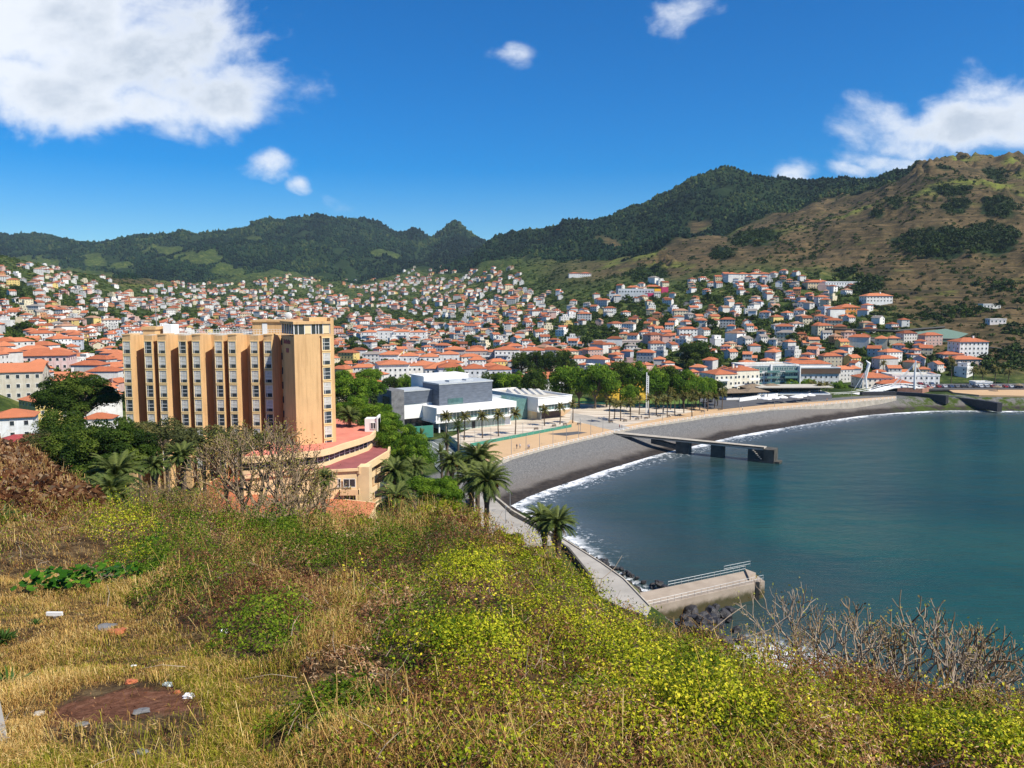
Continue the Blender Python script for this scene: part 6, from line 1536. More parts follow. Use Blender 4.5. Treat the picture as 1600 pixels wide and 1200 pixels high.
# shrubs and bushes between houses and over the slopes: one uncountable mass
def bush_mass(name, label, pts, leafn, mname, seed, tonefn=None, asp=.75):
    rng = np.random.default_rng(seed); n = len(pts); P = np.array([[p[0], p[1], p[2]] for p in pts]); R_ = np.array([p[3] for p in pts]); H_ = np.array([p[4] for p in pts])
    k = np.repeat(np.arange(n), leafn); m_ = len(k); o = unit(rng.normal(size=(m_, 3))); o[:, 2] = np.abs(o[:, 2])
    wob = 1 + .35 * np.sin(o[:, 0] * 5 + k) * np.cos(o[:, 1] * 6 + k * 2)
    C = P[k] + o * (R_[k] * wob * rng.uniform(.7, 1.0, m_))[:, None] * np.stack([np.ones(m_), np.ones(m_), H_[k]], 1)
    V, F = leaf_quads(C, unit(o + .6 * rng.normal(size=(m_, 3))), R_[k] * (1.9 / math.sqrt(leafn)), rng, asp)
    tone = np.clip(np.array([p[5] for p in pts])[k] + .13 * rng.normal(size=m_), 0, 1)
    ob = npmesh(name, V, F, M[mname], attrs={'r': ('FACE', tone)}); return tag(ob, label, 'vegetation', kind='stuff')
pts = []; rr = np.random.default_rng(3); cand = 60000
cpx = rr.uniform(-80, 1680, cand); cY = np.exp(rr.uniform(math.log(290), math.log(2300), cand)); cpy = Tpy(cpx, cY)
cx = (cpx - 800) / FPX * cY / (CP + (600 - cpy) / FPX * SP); cz, csd, _, _ = ground_z(cx, cY)
vn = fbm(cx / 75, cY / 75, 91, 3); vn2 = fbm(cx / 40, cY / 60, 96, 3)
for i in range(cand):
    px, Y, py = cpx[i], cY[i], cpy[i]
    if csd[i] < 30 or py < curve(px, FOR_LOW) - 3: continue
    if (590 < px and Y < 462) or (180 < px < 600 and Y < 300): continue
    top = curve(px, TOWN_TOP); intown = py > top
    if intown and px < 1440:
        if vn[i] < .44 and rr.random() > .72: continue
        r = rr.uniform(1.1, 3.2); tone = rr.uniform(.15, .8)
    else:
        if rr.random() > (.34 if px > 900 else .6) * (2.4 if vn2[i] > .54 else .6): continue
        r = rr.uniform(.8, 2.6) * (1.4 if vn2[i] > .6 else 1); tone = rr.uniform(.05, .6)
    key = (int(cx[i] // 30), int(cY[i] // 30)); bad = False
    for a in (-1, 0, 1):
        for b in (-1, 0, 1):
            for (u, v, q) in occ.get((key[0] + a, key[1] + b), ()):
                if q > 4 and (u - cx[i]) ** 2 + (v - cY[i]) ** 2 < (q * .72) ** 2: bad = True
    if bad: continue
    pts.append((cx[i], cY[i], cz[i] - .2, r, rr.uniform(.6, 1.1), tone))
print('bushes', len(pts))
bush_mass('garden_shrubs', 'green shrubs and hedges filling the gaps between houses and terraces', pts, 46, 'townleaf', 5)
# grove trees on the right slope: countable only as dark patches
pts = []; rr = np.random.default_rng(4)
for gx_, gy_, ra, rb in GROVES:
    n = int(ra * rb * .16) + 8
    for k in range(n):
        a, q = rr.uniform(0, 6.28), math.sqrt(rr.random()); px = gx_ + ra * q * math.cos(a); py = gy_ + rb * q * math.sin(a)
        Yc_ = np.exp(np.linspace(math.log(420), math.log(1500), 300)); rows = Tpy(np.full(300, px), Yc_); j = int(np.argmax(rows < py))
        if j < 3: continue
        Y = Yc_[j]; x = float(at(px, py, Y).x)
        pts.append((x, Y, gz(x, Y) - .5, rr.uniform(2, 5.5), rr.uniform(.7, 1.2), rr.uniform(0, .35)))
bush_mass('scrub_groves', 'dark scrub groves in patches on the dry right slope', pts, 60, 'townleaf', 6)
# forest crowns over the mountains
rr = np.random.default_rng(8); cand = 130000
cpx = rr.uniform(-120, 1720, cand); cY = rr.uniform(1150, 4100, cand); cpy = Tpy(cpx, cY)
cx = (cpx - 800) / FPX * cY / (CP + (600 - cpy) / FPX * SP)
keep = (cpy < curve(cpx, FOR_LOW) + (fbm(cx / 60, cY / 60, 40, 4) - .5) * 16) & (fbm(cx / 120, cY / 120, 140, 3) > .30) & (fieldw(cpx, cpy, fbm(cx / 60, cY / 60, 40, 4)) < .5)
keep &= ~((cpx > 1440) & (cY < 1700))
cx, cY_, cpx, cpy = cx[keep], cY[keep], cpx[keep], cpy[keep]
nx = len(cx); czf = ground_z(cx, cY_)[0]
import bmesh
b = bmesh.new(); bmesh.ops.create_icosphere(b, subdivisions=1, radius=1); IV = np.array([v.co for v in b.verts]); IF = np.array([[v.index for v in f.verts] for f in b.faces]); b.free()
print('forest crowns', nx)
IV2, IF2 = IV, IF
if True:
    s = rr.uniform(2.6, 5.2, nx) * np.clip(cY_ / 2600, .7, 1.4); hz_ = s * rr.uniform(.8, 1.7, nx)
    V = IV2[None] * (1 + .28 * rr.normal(size=(nx, len(IV2), 1))) * np.stack([s, s, hz_], 1)[:, None] + np.stack([cx, cY_, czf + hz_ * .35], 1)[:, None]
    F = (IF2[None] + (np.arange(nx) * len(IV2))[:, None, None]).reshape(-1, 3)
    tone = np.repeat(np.clip(.5 + 1.7 * (fbm(cx / 170, cY_ / 260, 150, 4) - .5) + .2 * rr.normal(size=nx), 0, 1), len(IF2))
    fo = npmesh('forest', V.reshape(-1, 3), F, M['forest'], attrs={'r': ('FACE', tone)}); tag(fo, 'dark green forest covering the mountain ridges', 'forest', kind='stuff')

# ------------------------------------------------------------------ palms
def palm_meshes(seed, R, nf, nl, wl, droop=1.0, up=.9, mname='palm'):
    rng = np.random.default_rng(seed); Vs, Fs, Ts = [], [], []; off = 0
    for f in range(nf):
        az = rng.uniform(0, 6.283); el = rng.uniform(-.35, 1.25) * up; Lg = R * rng.uniform(.85, 1.1); n = 9
        d = np.array([math.cos(az) * math.cos(el), math.sin(az) * math.cos(el), math.sin(el)]); p = np.zeros(3); P = [p.copy()]; D = [d.copy()]
        for k in range(n):
            p = p + d * Lg / n; d = d + np.array([0, 0, -.17 * droop * (k + 1) / n * 1.7]); d /= np.linalg.norm(d); P.append(p.copy()); D.append(d.copy())
        P = np.array(P); D = np.array(D); tone = np.clip(.55 + .35 * (el / 1.2) + .12 * rng.normal(), 0, 1)
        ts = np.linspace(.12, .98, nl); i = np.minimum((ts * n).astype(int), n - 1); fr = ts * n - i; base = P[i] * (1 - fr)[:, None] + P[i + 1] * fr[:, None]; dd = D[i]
        side = unit(np.cross(dd, np.array([0, 0, 1.])) + 1e-6); upv = np.cross(side, dd)
        ll = R * .20 * np.sin(np.pi * (ts * .82 + .14)) ** .7
        for sg in (-1, 1):
            tip = base + (side * sg * .78 + dd * .55 - upv * .30 * 1)  * ll[:, None] + rng.normal(size=base.shape) * .03 * R * .3
            w_ = dd * wl
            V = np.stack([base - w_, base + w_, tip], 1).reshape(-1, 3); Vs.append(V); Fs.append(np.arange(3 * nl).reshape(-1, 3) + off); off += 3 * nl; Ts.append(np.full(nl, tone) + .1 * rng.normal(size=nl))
        s0 = .045 * R / 4; V = np.concatenate([P - np.cross(D, [0, 0, 1.]) * s0, P + np.cross(D, [0, 0, 1.]) * s0])
        m_ = len(P); F = []
        for k in range(m_ - 1): F += [[k, k + 1, m_ + k + 1], [k, m_ + k + 1, m_ + k]]
        Vs.append(V); Fs.append(np.array(F) + off); off += len(V); Ts.append(np.full(len(F), .9))
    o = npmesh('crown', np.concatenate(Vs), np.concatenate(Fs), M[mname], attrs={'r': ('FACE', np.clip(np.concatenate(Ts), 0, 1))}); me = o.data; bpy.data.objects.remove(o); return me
def trunk_mesh(H, r0, r1, seed):
    rnd = random.Random(seed); mb = MB(); n = 14; pts = [(.25 * math.sin(k / n * 2.5) * rnd.uniform(.6, 1), 0, H * k / n - (1 if k == 0 else 0)) for k in range(n + 1)]
    pts[-1] = (0.1, 0, H)
    rad = [(r0 + (r1 - r0) * k / n) * (1.0 + (.10 if k % 2 else 0)) * (1.35 if k == 0 else 1) for k in range(n + 1)]
    rad[-2] *= 1.5; rad[-1] *= 1.45
    mb.tube(pts, rad, 9); o = mb.build('trunk', M['palmbark'], smooth=False); me = o.data; bpy.data.objects.remove(o); return me
def fruit_mesh(seed, R):
    mb = MB(); rnd = random.Random(seed)
    for k in range(11):
        az = rnd.uniform(0, 6.28); q = R * rnd.uniform(.22, .36); x, y = q * math.cos(az), q * math.sin(az)
        mb.tube([(x * .2, y * .2, .1), (x * .8, y * .8, -.05), (x, y, -.5), (x * 1.05, y * 1.05, -1.1)], [.05, .06, .24, .10], 6)
    o = mb.build('fruit_cluster', M['fruit']); me = o.data; bpy.data.objects.remove(o); return me
M['deadpalm'] = leafmat('dead_palm_fronds', [(0, (.08, .05, .025)), (1, (.26, .18, .09))], transl=.1)
BIGP = [palm_meshes(100 + s, 4.2, 84, 30, .075) for s in range(2)]; UPP = palm_meshes(110, 3.0, 38, 22, .06, .5, 1.3); DEADF = palm_meshes(130, 2.7, 30, 14, .07, 1.6, -.85, 'deadpalm'); WASH = [palm_meshes(120 + s, 2.5, 44, 11, .17, 1.2, 1.1, 'palmy') for s in range(2)]
PTR = trunk_mesh(10, .42, .32, 1); STR = trunk_mesh(6, .22, .15, 2); FRU = fruit_mesh(3, 4.2)
def palm(px, pyc, Y, crown, R, label, zb=None, r=1.0, trunkm=None, H0=10., tw=1., fruit=False, group=None, nm='palm_tree'):
    c = at(px, pyc, Y); z0 = gz(c.x, Y) if zb is None else zb; t = thing(nm, label, 'palm tree', (c.x, Y, z0), random.uniform(0, 6.28), group); h = c.z - z0
    tr = put_child(trunkm or PTR, 'trunk', t, (0, 0, 0)); tr.scale = (tw, tw, max(h, .5) / H0)
    o = put_child(crown, 'crown', t, (0, 0, h)); o.scale = (r, r, r)
    if crown in BIGP: q = put_child(DEADF, 'dead_fronds', t, (0, 0, h - .2)); q.scale = (r, r, r)
    if fruit: q = put_child(FRU, 'fruit_cluster', t, (0, 0, h)); q.scale = (r, r, r)
    return t
palm(762, 752, 104, BIGP[0], 0, 'tall date palm with orange fruit, right of the palm pair', 5, .90, fruit=True, group='tall date palms by the sea walk')
palm(747, 716, 116, BIGP[1], 0, 'tallest date palm, its crown the highest of the group', 5, .92, group='tall date palms by the sea walk')
palm(735, 748, 112, BIGP[0], 0, 'date palm left of the fruiting one, partly hidden behind it', 5, .80, group='tall date palms by the sea walk')
palm(706, 722, 132, BIGP[1], 0, 'shorter date palm with orange stalks left of the tallest palm', 5, .75, fruit=True, group='tall date palms by the sea walk')
palm(849, 812, 92, BIGP[1], 0, 'date palm at the left of the seaside pair', 6, .62, tw=.9, group='pair of date palms at the start of the shore path')
palm(871, 818, 88, BIGP[0], 0, 'date palm at the right of the seaside pair', 6, .62, tw=.9, group='pair of date palms at the start of the shore path')
palm(618, 738, 118, BIGP[0], 0, 'date palm in front of the green trees beside the balconies', 9, .72)
palm(648, 730, 128, BIGP[1], 0, 'date palm under the tallest lit green tree', 8, .6)
palm(618, 778, 100, BIGP[1], 0, 'low date palm on the grass below the balconies', 12.5, .68)
palm(182, 742, 76, BIGP[0], 0, 'low leaning palm at the foot of the dark trees', 24, .72)
palm(172, 772, 68, BIGP[1], 0, 'lowest palm with fronds spilling over the dry bank', 25, .66)
palm(284, 714, 100, BIGP[0], 0, 'palm with upright fronds under the hotel windows', 18, .62)
palm(242, 728, 96, BIGP[1], 0, 'small palm left of the upright fronded one', 18, .5)
palm(506, 748, 124, BIGP[0], 0, 'small palm against the podium wall beside the bare fig', 12, .55, fruit=True)
palm(545, 650, 185, BIGP[1], 0, 'palm above the salmon terrace near the hotel tower', 12, .8)
palm(715, 665, 205, UPP, 0, 'upright palm with swollen brown neck beside the court', 5, .9, STR, 6, 1.5)
palm(697, 688, 200, UPP, 0, 'upright palm with thick brown trunk beside the court', 5, .8, STR, 6, 2.2)
palm(658, 680, 215, UPP, 0, 'small upright palm in front of the bright green screen', 5, .7, STR, 6, 1.6)
palm(688, 708, 175, UPP, 0, 'short upright palm nearest the court line markings', 5, .75, STR, 6, 1.6)
for i, (px, py) in enumerate(((697, 652), (725, 652), (754, 651), (779, 649), (805, 647))):
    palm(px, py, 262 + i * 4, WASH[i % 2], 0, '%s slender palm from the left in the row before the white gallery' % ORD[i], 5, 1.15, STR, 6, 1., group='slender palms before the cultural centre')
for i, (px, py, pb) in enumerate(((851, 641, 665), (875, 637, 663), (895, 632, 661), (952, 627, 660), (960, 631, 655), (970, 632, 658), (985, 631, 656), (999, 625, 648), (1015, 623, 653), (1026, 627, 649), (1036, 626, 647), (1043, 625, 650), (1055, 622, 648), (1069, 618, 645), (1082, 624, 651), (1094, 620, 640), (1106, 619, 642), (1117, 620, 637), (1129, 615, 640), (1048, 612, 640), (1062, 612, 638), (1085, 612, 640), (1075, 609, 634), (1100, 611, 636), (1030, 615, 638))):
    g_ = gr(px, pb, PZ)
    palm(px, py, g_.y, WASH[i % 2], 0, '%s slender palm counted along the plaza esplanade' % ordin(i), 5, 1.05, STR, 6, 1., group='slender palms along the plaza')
for i, (px, py, Y) in enumerate(((1281, 603, 400), (1291, 603, 402), (1380, 568, 470), (1485, 562, 480), (1488, 568, 445), (1522, 580, 440), (1536, 582, 440), (1556, 577, 440), (1576, 582, 440), (1270, 600, 410))):
    palm(px, py, Y, WASH[i % 2], 0, '%s palm from the left between the bridge and the right edge' % ordin(sorted([1281, 1291, 1380, 1485, 1488, 1522, 1536, 1556, 1576, 1270]).index(px)), 5 if px < 1400 else None, 1.25, STR, 6, 1.1, group='palms beyond the bridge')

# ------------------------------------------------------------------ bare branching shrubs
def bare_shrub(name, label, px, pbase, ptop, Y, half, seed, leafm='dryleaf', nleaf=500, depth=6, mname='twigbrown', lean=0, cat='bare shrub', group=None, nst=4, tone=.5, thick=1., leaf=.014):
    """half = half width in photo pixels"""
    b0 = at(px, pbase, Y); top = at(px, ptop, Y); H = top.z - b0.z; HW = half * Y / 1243.; rnd = random.Random(seed)
    t = thing(name, label, cat, (b0.x, Y, b0.z), 0, group); segs = []; tips = []
    def grow(p, d, l, r, k):
        mid = p + d * l * .5 + Vector([rnd.uniform(-.10, .10) * l for _ in range(3)]); e = p + d * l + Vector((0, 0, .05 * l)); segs.append((p, mid, e, r, k))
        if k <= 0: tips.append(e); return
        if k < 2: tips.append(e)
        n = 2 if rnd.random() < .75 else 3; a0 = rnd.uniform(0, 6.28)
        for i in range(n):
            a = a0 + i * 6.28 / n + rnd.uniform(-.5, .5); sp = rnd.uniform(.45, .85)
            u = d.cross(Vector((.3, .2, 1)) if abs(d.z) < .95 else Vector((1, 0, 0))).normalized(); v = d.cross(u)
            nd = (d + (u * math.cos(a) + v * math.sin(a)) * sp + Vector((0, 0, .17))).normalized()
            grow(e, nd, l * rnd.uniform(.66, .92), r * .72, k - 1)
    for i in range(nst):
        a = i * 6.28 / nst + rnd.uniform(-.4, .4); d = Vector((math.cos(a) * .8 + lean, math.sin(a) * .6, rnd.uniform(.5, 1.0))).normalized()
        grow(Vector((rnd.uniform(-.04, .04), rnd.uniform(-.04, .04), -.02)), d, .3 * rnd.uniform(.8, 1.15), .022 * thick, depth - 1)
    zs_ = sorted(q.z for q in tips); zt_ = zs_[int(len(zs_) * .97)]; xw = sorted(abs(q.x) for q in tips); xt = xw[int(len(xw) * .95)]
    sx_ = min(max(HW / xt, .8 * H / zt_), 1.6 * H / zt_); S = Vector((sx_, sx_, H / zt_)); mb = MB(); f = lambda q: Vector((q.x * S.x, q.y * S.y, q.z * S.z))
    for p, m_, e, r, k in segs: mb.tube([f(p), f(m_), f(e)], [r * H, r * H * .87, r * H * .74], 6 if k > 3 else 4, cap=False)
    mb.build('branches', M[mname], t, smooth=True)
    if nleaf:
        rng = np.random.default_rng(seed); T_ = np.array([tuple(f(q)) for q in tips]); k = rng.integers(0, len(T_), nleaf); C = T_[k] + rng.normal(size=(nleaf, 3)) * .03 * H
        V, F = leaf_quads(C, unit(rng.normal(size=(nleaf, 3)) + [0, 0, .6]), leaf * H, rng, .5); npmesh('leaves', V, F, M[leafm], parent=t, attrs={'r': ('FACE', np.clip(tone + .25 * rng.normal(size=nleaf), 0, 1))})
    return t
M['dryleaf'] = leafmat('dry_brown_leaves', [(0, (.06, .035, .018)), (.4, (.17, .10, .04)), (.7, (.26, .20, .06)), (1, (.30, .33, .06))], transl=.25)
bare_shrub('fig_tree', 'large pale bare branching tree in front of the hotel podium', 402, 832, 672, 44, 104, 3, nleaf=5200, depth=7, nst=4, cat='bare tree', tone=.62, thick=1.25, leaf=.010)
bare_shrub('fig_tree', 'bare grey tree leaning right before the orange annex roof', 455, 850, 722, 42, 62, 8, nleaf=3600, depth=6, nst=4, cat='bare tree', lean=.4, tone=.6, thick=1.3, leaf=.012)
bare_shrub('scrub_bush', 'dry twiggy bush left of the large bare tree', 258, 850, 758, 42, 46, 5, nleaf=4500, depth=6, nst=6, tone=.55, thick=.9)
bare_shrub('scrub_bush', 'low twiggy bush between the palms and the large bare tree', 318, 846, 768, 40, 42, 6, nleaf=3000, depth=6, nst=6, tone=.5)
bare_shrub('scrub_bush', 'sprawling bare bush with pale limbs below the large bare tree', 425, 852, 775, 38, 75, 9, nleaf=2000, depth=6, nst=6, tone=.6, thick=1.6)
SB = [(1205, 1070, 1000, 17, 60), (1250, 1080, 975, 18, 75), (1292, 1090, 945, 19, 80), (1330, 1100, 972, 18.5, 70), (1385, 1110, 990, 18, 70), (1430, 1125, 975, 19, 80), (1470, 1130, 960, 20, 85), (1510, 1130, 975, 18.5, 85), (1560, 1140, 995, 19, 85), (1600, 1150, 1012, 18, 80), (1280, 1090, 1015, 15.5, 80), (1440, 1145, 1030, 15.5, 95)]
for i, (px, pb, pt, Y, hw_) in enumerate(sorted(SB)):
    bare_shrub('bare_shrub', '%s leafless pale shrub from the left on the cliff edge above the water' % ORD[i], px, pb + 14, pt - 22, Y, hw_, 60 + i, nleaf=260, depth=6, nst=2, group='leafless shrubs along the cliff edge', tone=.7, thick=.8 if i < 5 else 1.15, leaf=.012, mname='twig' if i % 2 else 'twigbrown')
# ------------------------------------------------------------------ foreground vegetation
M['straw'] = leafmat('straw_grass', [(0, (.18, .085, .020)), (.35, (.44, .26, .08)), (.65, (.66, .44, .15)), (1, (.82, .64, .29))], rough=.8, transl=.3, spec=.06)
M['ggrass'] = leafmat('green_grass', [(0, (.07, .09, .010)), (.5, (.27, .26, .025)), (1, (.52, .47, .06))], rough=.7, transl=.35, spec=.06)
M['vine'] = leafmat('yellow_green_vine_leaves', [(0, (.045, .07, .006)), (.35, (.20, .26, .010)), (.65, (.42, .43, .018)), (1, (.72, .62, .05))], rough=.55, transl=.28)
M['bramble'] = leafmat('bramble_leaves', [(0, (.02, .045, .004)), (.5, (.085, .15, .010)), (1, (.25, .32, .022))], rough=.55)
M['deadleaf'] = leafmat('dead_stems_and_leaves', [(0, (.055, .020, .012)), (.4, (.17, .065, .03)), (.8, (.32, .17, .08)), (1, (.56, .40, .24))], rough=.8, transl=.15)
rf = np.random.default_rng(77)
def fsamp(n, y0=5.2, y1=46, px0=-60, px1=1680):
    px = rf.uniform(px0, px1, n); Y = np.exp(rf.uniform(math.log(y0), math.log(y1), n)); X = (px - 800) / FPX * Y / .99
    for _ in range(2):
        z, q, py = fgz(X, Y, False); X = (px - 800) / FPX * Y / (CP + (600 - py) / FPX * SP)
    z, q, py = fgz(X, Y); return X, Y, z, px, py
def zones(X, Y, px, py):
    n1 = fbm(X / 1.1, Y / 1.3, 201, 4); n2 = fbm(X / 2.6, Y / 2.6, 211, 3); n3 = fbm(X / .45, Y / .5, 221, 3)
    s = px + (n2 - .5) * 420 - (745 - (py - 840) * .55)
    leafy = sstep(-70, 90, s)
    band = sstep(925, 880, py + (n2 - .5) * 120) * (1 - leafy)
    mound = sstep(1.15, .75, np.hypot((px - 365) / 150, (py - 950) / 62) + (n2 - .5) * .9) * (1 - leafy)
    bank = sstep(150, 110, px + (n2 - .5) * 60) * sstep(820, 775, py) 
    cen = sstep(230 + 150 * sstep(1000, 1080, py), 380 + 150 * sstep(1000, 1080, py), px + (n2 - .5) * 120) * (1 - leafy) * sstep(.34, .54, n1)
    mound = np.clip(np.maximum(mound, .62 * cen), 0, 1)
    grass = np.clip(1 - leafy - band - mound, 0, 1)
    dirt = sstep(1.1, .8, np.hypot((px - 205) / 118, (py - 1112) / 44) + (n1 - .5) * .5)
    return leafy, band, mound, bank, grass, dirt, n1, n2, n3
def lift(leafy, band, mound, n2, n3, n1=.5): return leafy * (.05 + .55 * sstep(.35, .7, n2) + .40 * sstep(.42, .66, n1)) + band * (.10 + .6 * sstep(.35, .7, n2) + .5 * sstep(.42, .66, n1)) + mound * .7
def on(px, py):
    """ground point of the near hillside under a pixel"""
    Yc = np.exp(np.linspace(math.log(4), math.log(45), 400)); a = (px - 800) / FPX / (CP + (600 - py) / FPX * SP); z, _, rows = fgz(a * Yc, Yc); j = int(np.argmax(rows < py)); return Vector((a * Yc[j], Yc[j], float(z[j])))
# individual low shrubs that grow into one another: leaves laid over many domes
COV = np.zeros((760, 1300)); 
def cov(X, Y):
    i = np.clip(((np.asarray(Y) - 4) / .05).astype(int), 0, 759); j = np.clip(((np.asarray(X) + 32) / .05).astype(int), 0, 1299); return COV[i, j]
def dome_shrubs():
    S = []
    X, Y, z, px, py = fsamp(1700, 6.6, 34); Zn = zones(X, Y, px, py)
    for i in range(len(X)):
        l, b, m = Zn[0][i], Zn[1][i], Zn[2][i]; d_ = Zn[5][i]
        if d_ > .05: continue
        q = rf.random()
        if l > .5:
            if q > .50: continue
            k = rf.choice(3, p=[.62, .14, .24]); r = rf.uniform(.25, .8) * (.8 + .03 * Y[i])
        elif b > .5:
            if px[i] < 140 or q > .55: continue
            k = rf.choice(3, p=[.07, .57, .36]); r = rf.uniform(.45, 1.35)
        elif m > .35:
            if q > .22 * m + .10: continue
            k = rf.choice(3, p=[.0, .42, .58]); r = rf.uniform(.3, .8)
            if px[i] < 400: continue
        else: continue
        if 470 < px[i] < 620 and Y[i] > 24: r *= .5
        if 980 < px[i] < 1260 and Y[i] > 13: r *= .5
        if l > .5 and px[i] < 560: continue
        hh_ = r * rf.uniform(.75, 1.35); lim = np.interp(px[i], [0, 140, 460, 500, 600, 640, 740, 850, 900, 950, 1000, 1050, 1100, 1150, 1200, 1300, 1400, 1600], [700, 770, 785, 822, 822, 775, 800, 868, 900, 935, 952, 966, 984, 1008, 1030, 1056, 1080, 1110])
        if pyof(Y[i], z[i] + hh_ * .9) < lim: continue
        S.append((X[i], Y[i], z[i], r, hh_, k, rf.uniform(-.25, .25)))
    S += [(x_, y_, float(fgz(np.array([x_]), np.array([y_]))[0][0]), r_, h_, k_, t_) for x_, y_, r_, h_, k_, t_ in
          [(on(370, 985).x, on(370, 985).y, 1.0, .75, 2, -.35), (on(300, 960).x, on(300, 960).y, .9, .8, 1, -.2), (on(430, 960).x, on(430, 960).y, 1.1, .8, 2, -.2), (on(340, 930).x, on(340, 930).y, 1.0, .9, 1, 0), (on(250, 945).x, on(250, 945).y, .7, .6, 1, -.1)]]
    S = np.array(S)
    gy = 4 + .05 * np.arange(760); gx = -32 + .05 * np.arange(1300)
    for s_ in S:
        i0, i1 = int((s_[1] - s_[3] - 4) / .05), int((s_[1] + s_[3] - 4) / .05) + 1; j0, j1 = int((s_[0] - s_[3] + 32) / .05), int((s_[0] + s_[3] + 32) / .05) + 1
        i0, j0 = max(i0, 0), max(j0, 0); sub_ = COV[i0:i1, j0:j1]
        if sub_.size: q = 1 - ((gy[i0:i1, None][:sub_.shape[0]] - s_[1]) ** 2 + (gx[None, j0:j1][:, :sub_.shape[1]] - s_[0]) ** 2) / s_[3] ** 2; np.maximum(sub_, s_[4] * np.sqrt(np.clip(q, 0, 1)), out=sub_)
    for k, (mn, nm, lab, sz, asp) in enumerate((('vine', 'vine_mounds', 'mounds of bright yellow green leafy vines on the near slope', .021, .56), ('bramble', 'bramble_mounds', 'mounds of darker green bramble on the near slope', .021, .6), ('deadleaf', 'rusty_scrub_mounds', 'rusty brown dry scrub mounds on the near slope', .027, .24))):
        T = S[S[:, 5] == k]; cnt = (1150 * (T[:, 3] / .5) ** 2 * (9. / T[:, 1]) ** 1.15 * (1.25 if k == 2 else 1)).astype(int) + 260; j = np.repeat(np.arange(len(T)), cnt); n = len(j)
        o = unit(rf.normal(size=(n, 3))); o[:, 2] = np.abs(o[:, 2]); rad = T[j, 3] * rf.uniform(.74, 1.04, n) * (1 + .2 * np.sin(o[:, 0] * 7 + j) * np.cos(o[:, 1] * 8 + 3 * j))
        C = T[j, :3] + o * np.stack([rad, rad, rad * T[j, 4] / T[j, 3]], 1) - np.array([0, 0, .04])
        gap = (vnoise(C[:, 0] * 7 + j, C[:, 1] * 7 + C[:, 2] * 5) > .30) & ((C[:, 2] - T[j, 2]) > cov(C[:, 0], C[:, 1]) * .55 - .1); C, o, j = C[gap], o[gap], j[gap]; n = len(j)
        V, F = leaf_quads(C, unit(o + .6 * rf.normal(size=(n, 3)) + [0, 0, .1]), sz * (.75 + T[j, 1] * .028), rf, asp)
        r = np.clip(.5 + T[j, 6] + .24 * rf.normal(size=n), 0, 1); tag(npmesh(nm, V, F, M[mn], attrs={'r': ('FACE', r)}), lab, 'vegetation', kind='stuff'); print(nm, n, len(T))
dome_shrubs()
# leaves: vines on the right, brambles on the band and mound
def leaves(n, mname, name, label, wfn, size, tonefn, hmul=1., up=.5, asp=.55, px0=-60, px1=1680):
    X, Y, z, px, py = fsamp(n, px0=px0, px1=px1); Zn = zones(X, Y, px, py); w_ = wfn(*Zn, px, py)
    k = rf.random(n) < w_ * np.where(cov(X, Y) > .10, .10, 1.); X, Y, z, px, py = X[k], Y[k], z[k], px[k], py[k]; Zn = [a[k] for a in Zn]; m_ = len(X)
    h = lift(Zn[0], Zn[1], Zn[2], Zn[7], Zn[8], Zn[6]) * hmul * (.6 + .9 * Zn[8]); 
    C = np.stack([X, Y, z + h * rf.beta(2.6, 1.1, m_) + .02], 1)
    N = unit(rf.normal(size=(m_, 3)) * .8 + np.array([.15, -.25, up])); V, F = leaf_quads(C, N, size * (.75 + Y * .028), rf, asp)
    r = np.clip(tonefn(*Zn, m_), 0, 1); o = npmesh(name, V, F, M[mname], attrs={'r': ('FACE', r)}); tag(o, label, 'vegetation', kind='stuff'); print(name, m_); return o
leaves(170000, 'vine', 'creeping_vines', 'yellow green creeping vines covering the right of the hillside', lambda l, b, m, k, g, d, n1, n2, n3, px, py: (l * sstep(.43, .60, n1) * .85 + b * .08) * (1 - k), .022,
       lambda l, b, m, k, g, d, n1, n2, n3, q: .22 + .42 * sstep(.3, .75, n2) + .35 * (n3 - .3) + .22 * rf.normal(size=q))
leaves(190000, 'bramble', 'bramble', 'dark green bramble on the far part of the hillside', lambda l, b, m, k, g, d, n1, n2, n3, px, py: (b * sstep(.42, .56, n1) * 1. + m * sstep(.44, .58, n1) * .6 + l * .16 * sstep(.58, .46, n1)) * (1 - k), .020,
       lambda l, b, m, k, g, d, n1, n2, n3, q: .5 + .25 * rf.normal(size=q) + .25 * b)
leaves(520000, 'deadleaf', 'dead_undergrowth', 'brown dead leaves and stems under the vines', lambda l, b, m, k, g, d, n1, n2, n3, px, py: np.clip(l * .70 * (1.3 - .8 * sstep(.45, .62, n1)) + b * .62 + m * .8 + k * 1.2 + g * .05, 0, 1) * (1 - d * .8), .022,
       lambda l, b, m, k, g, d, n1, n2, n3, q: .35 + .30 * rf.normal(size=q), hmul=.95, up=.3, asp=.28)
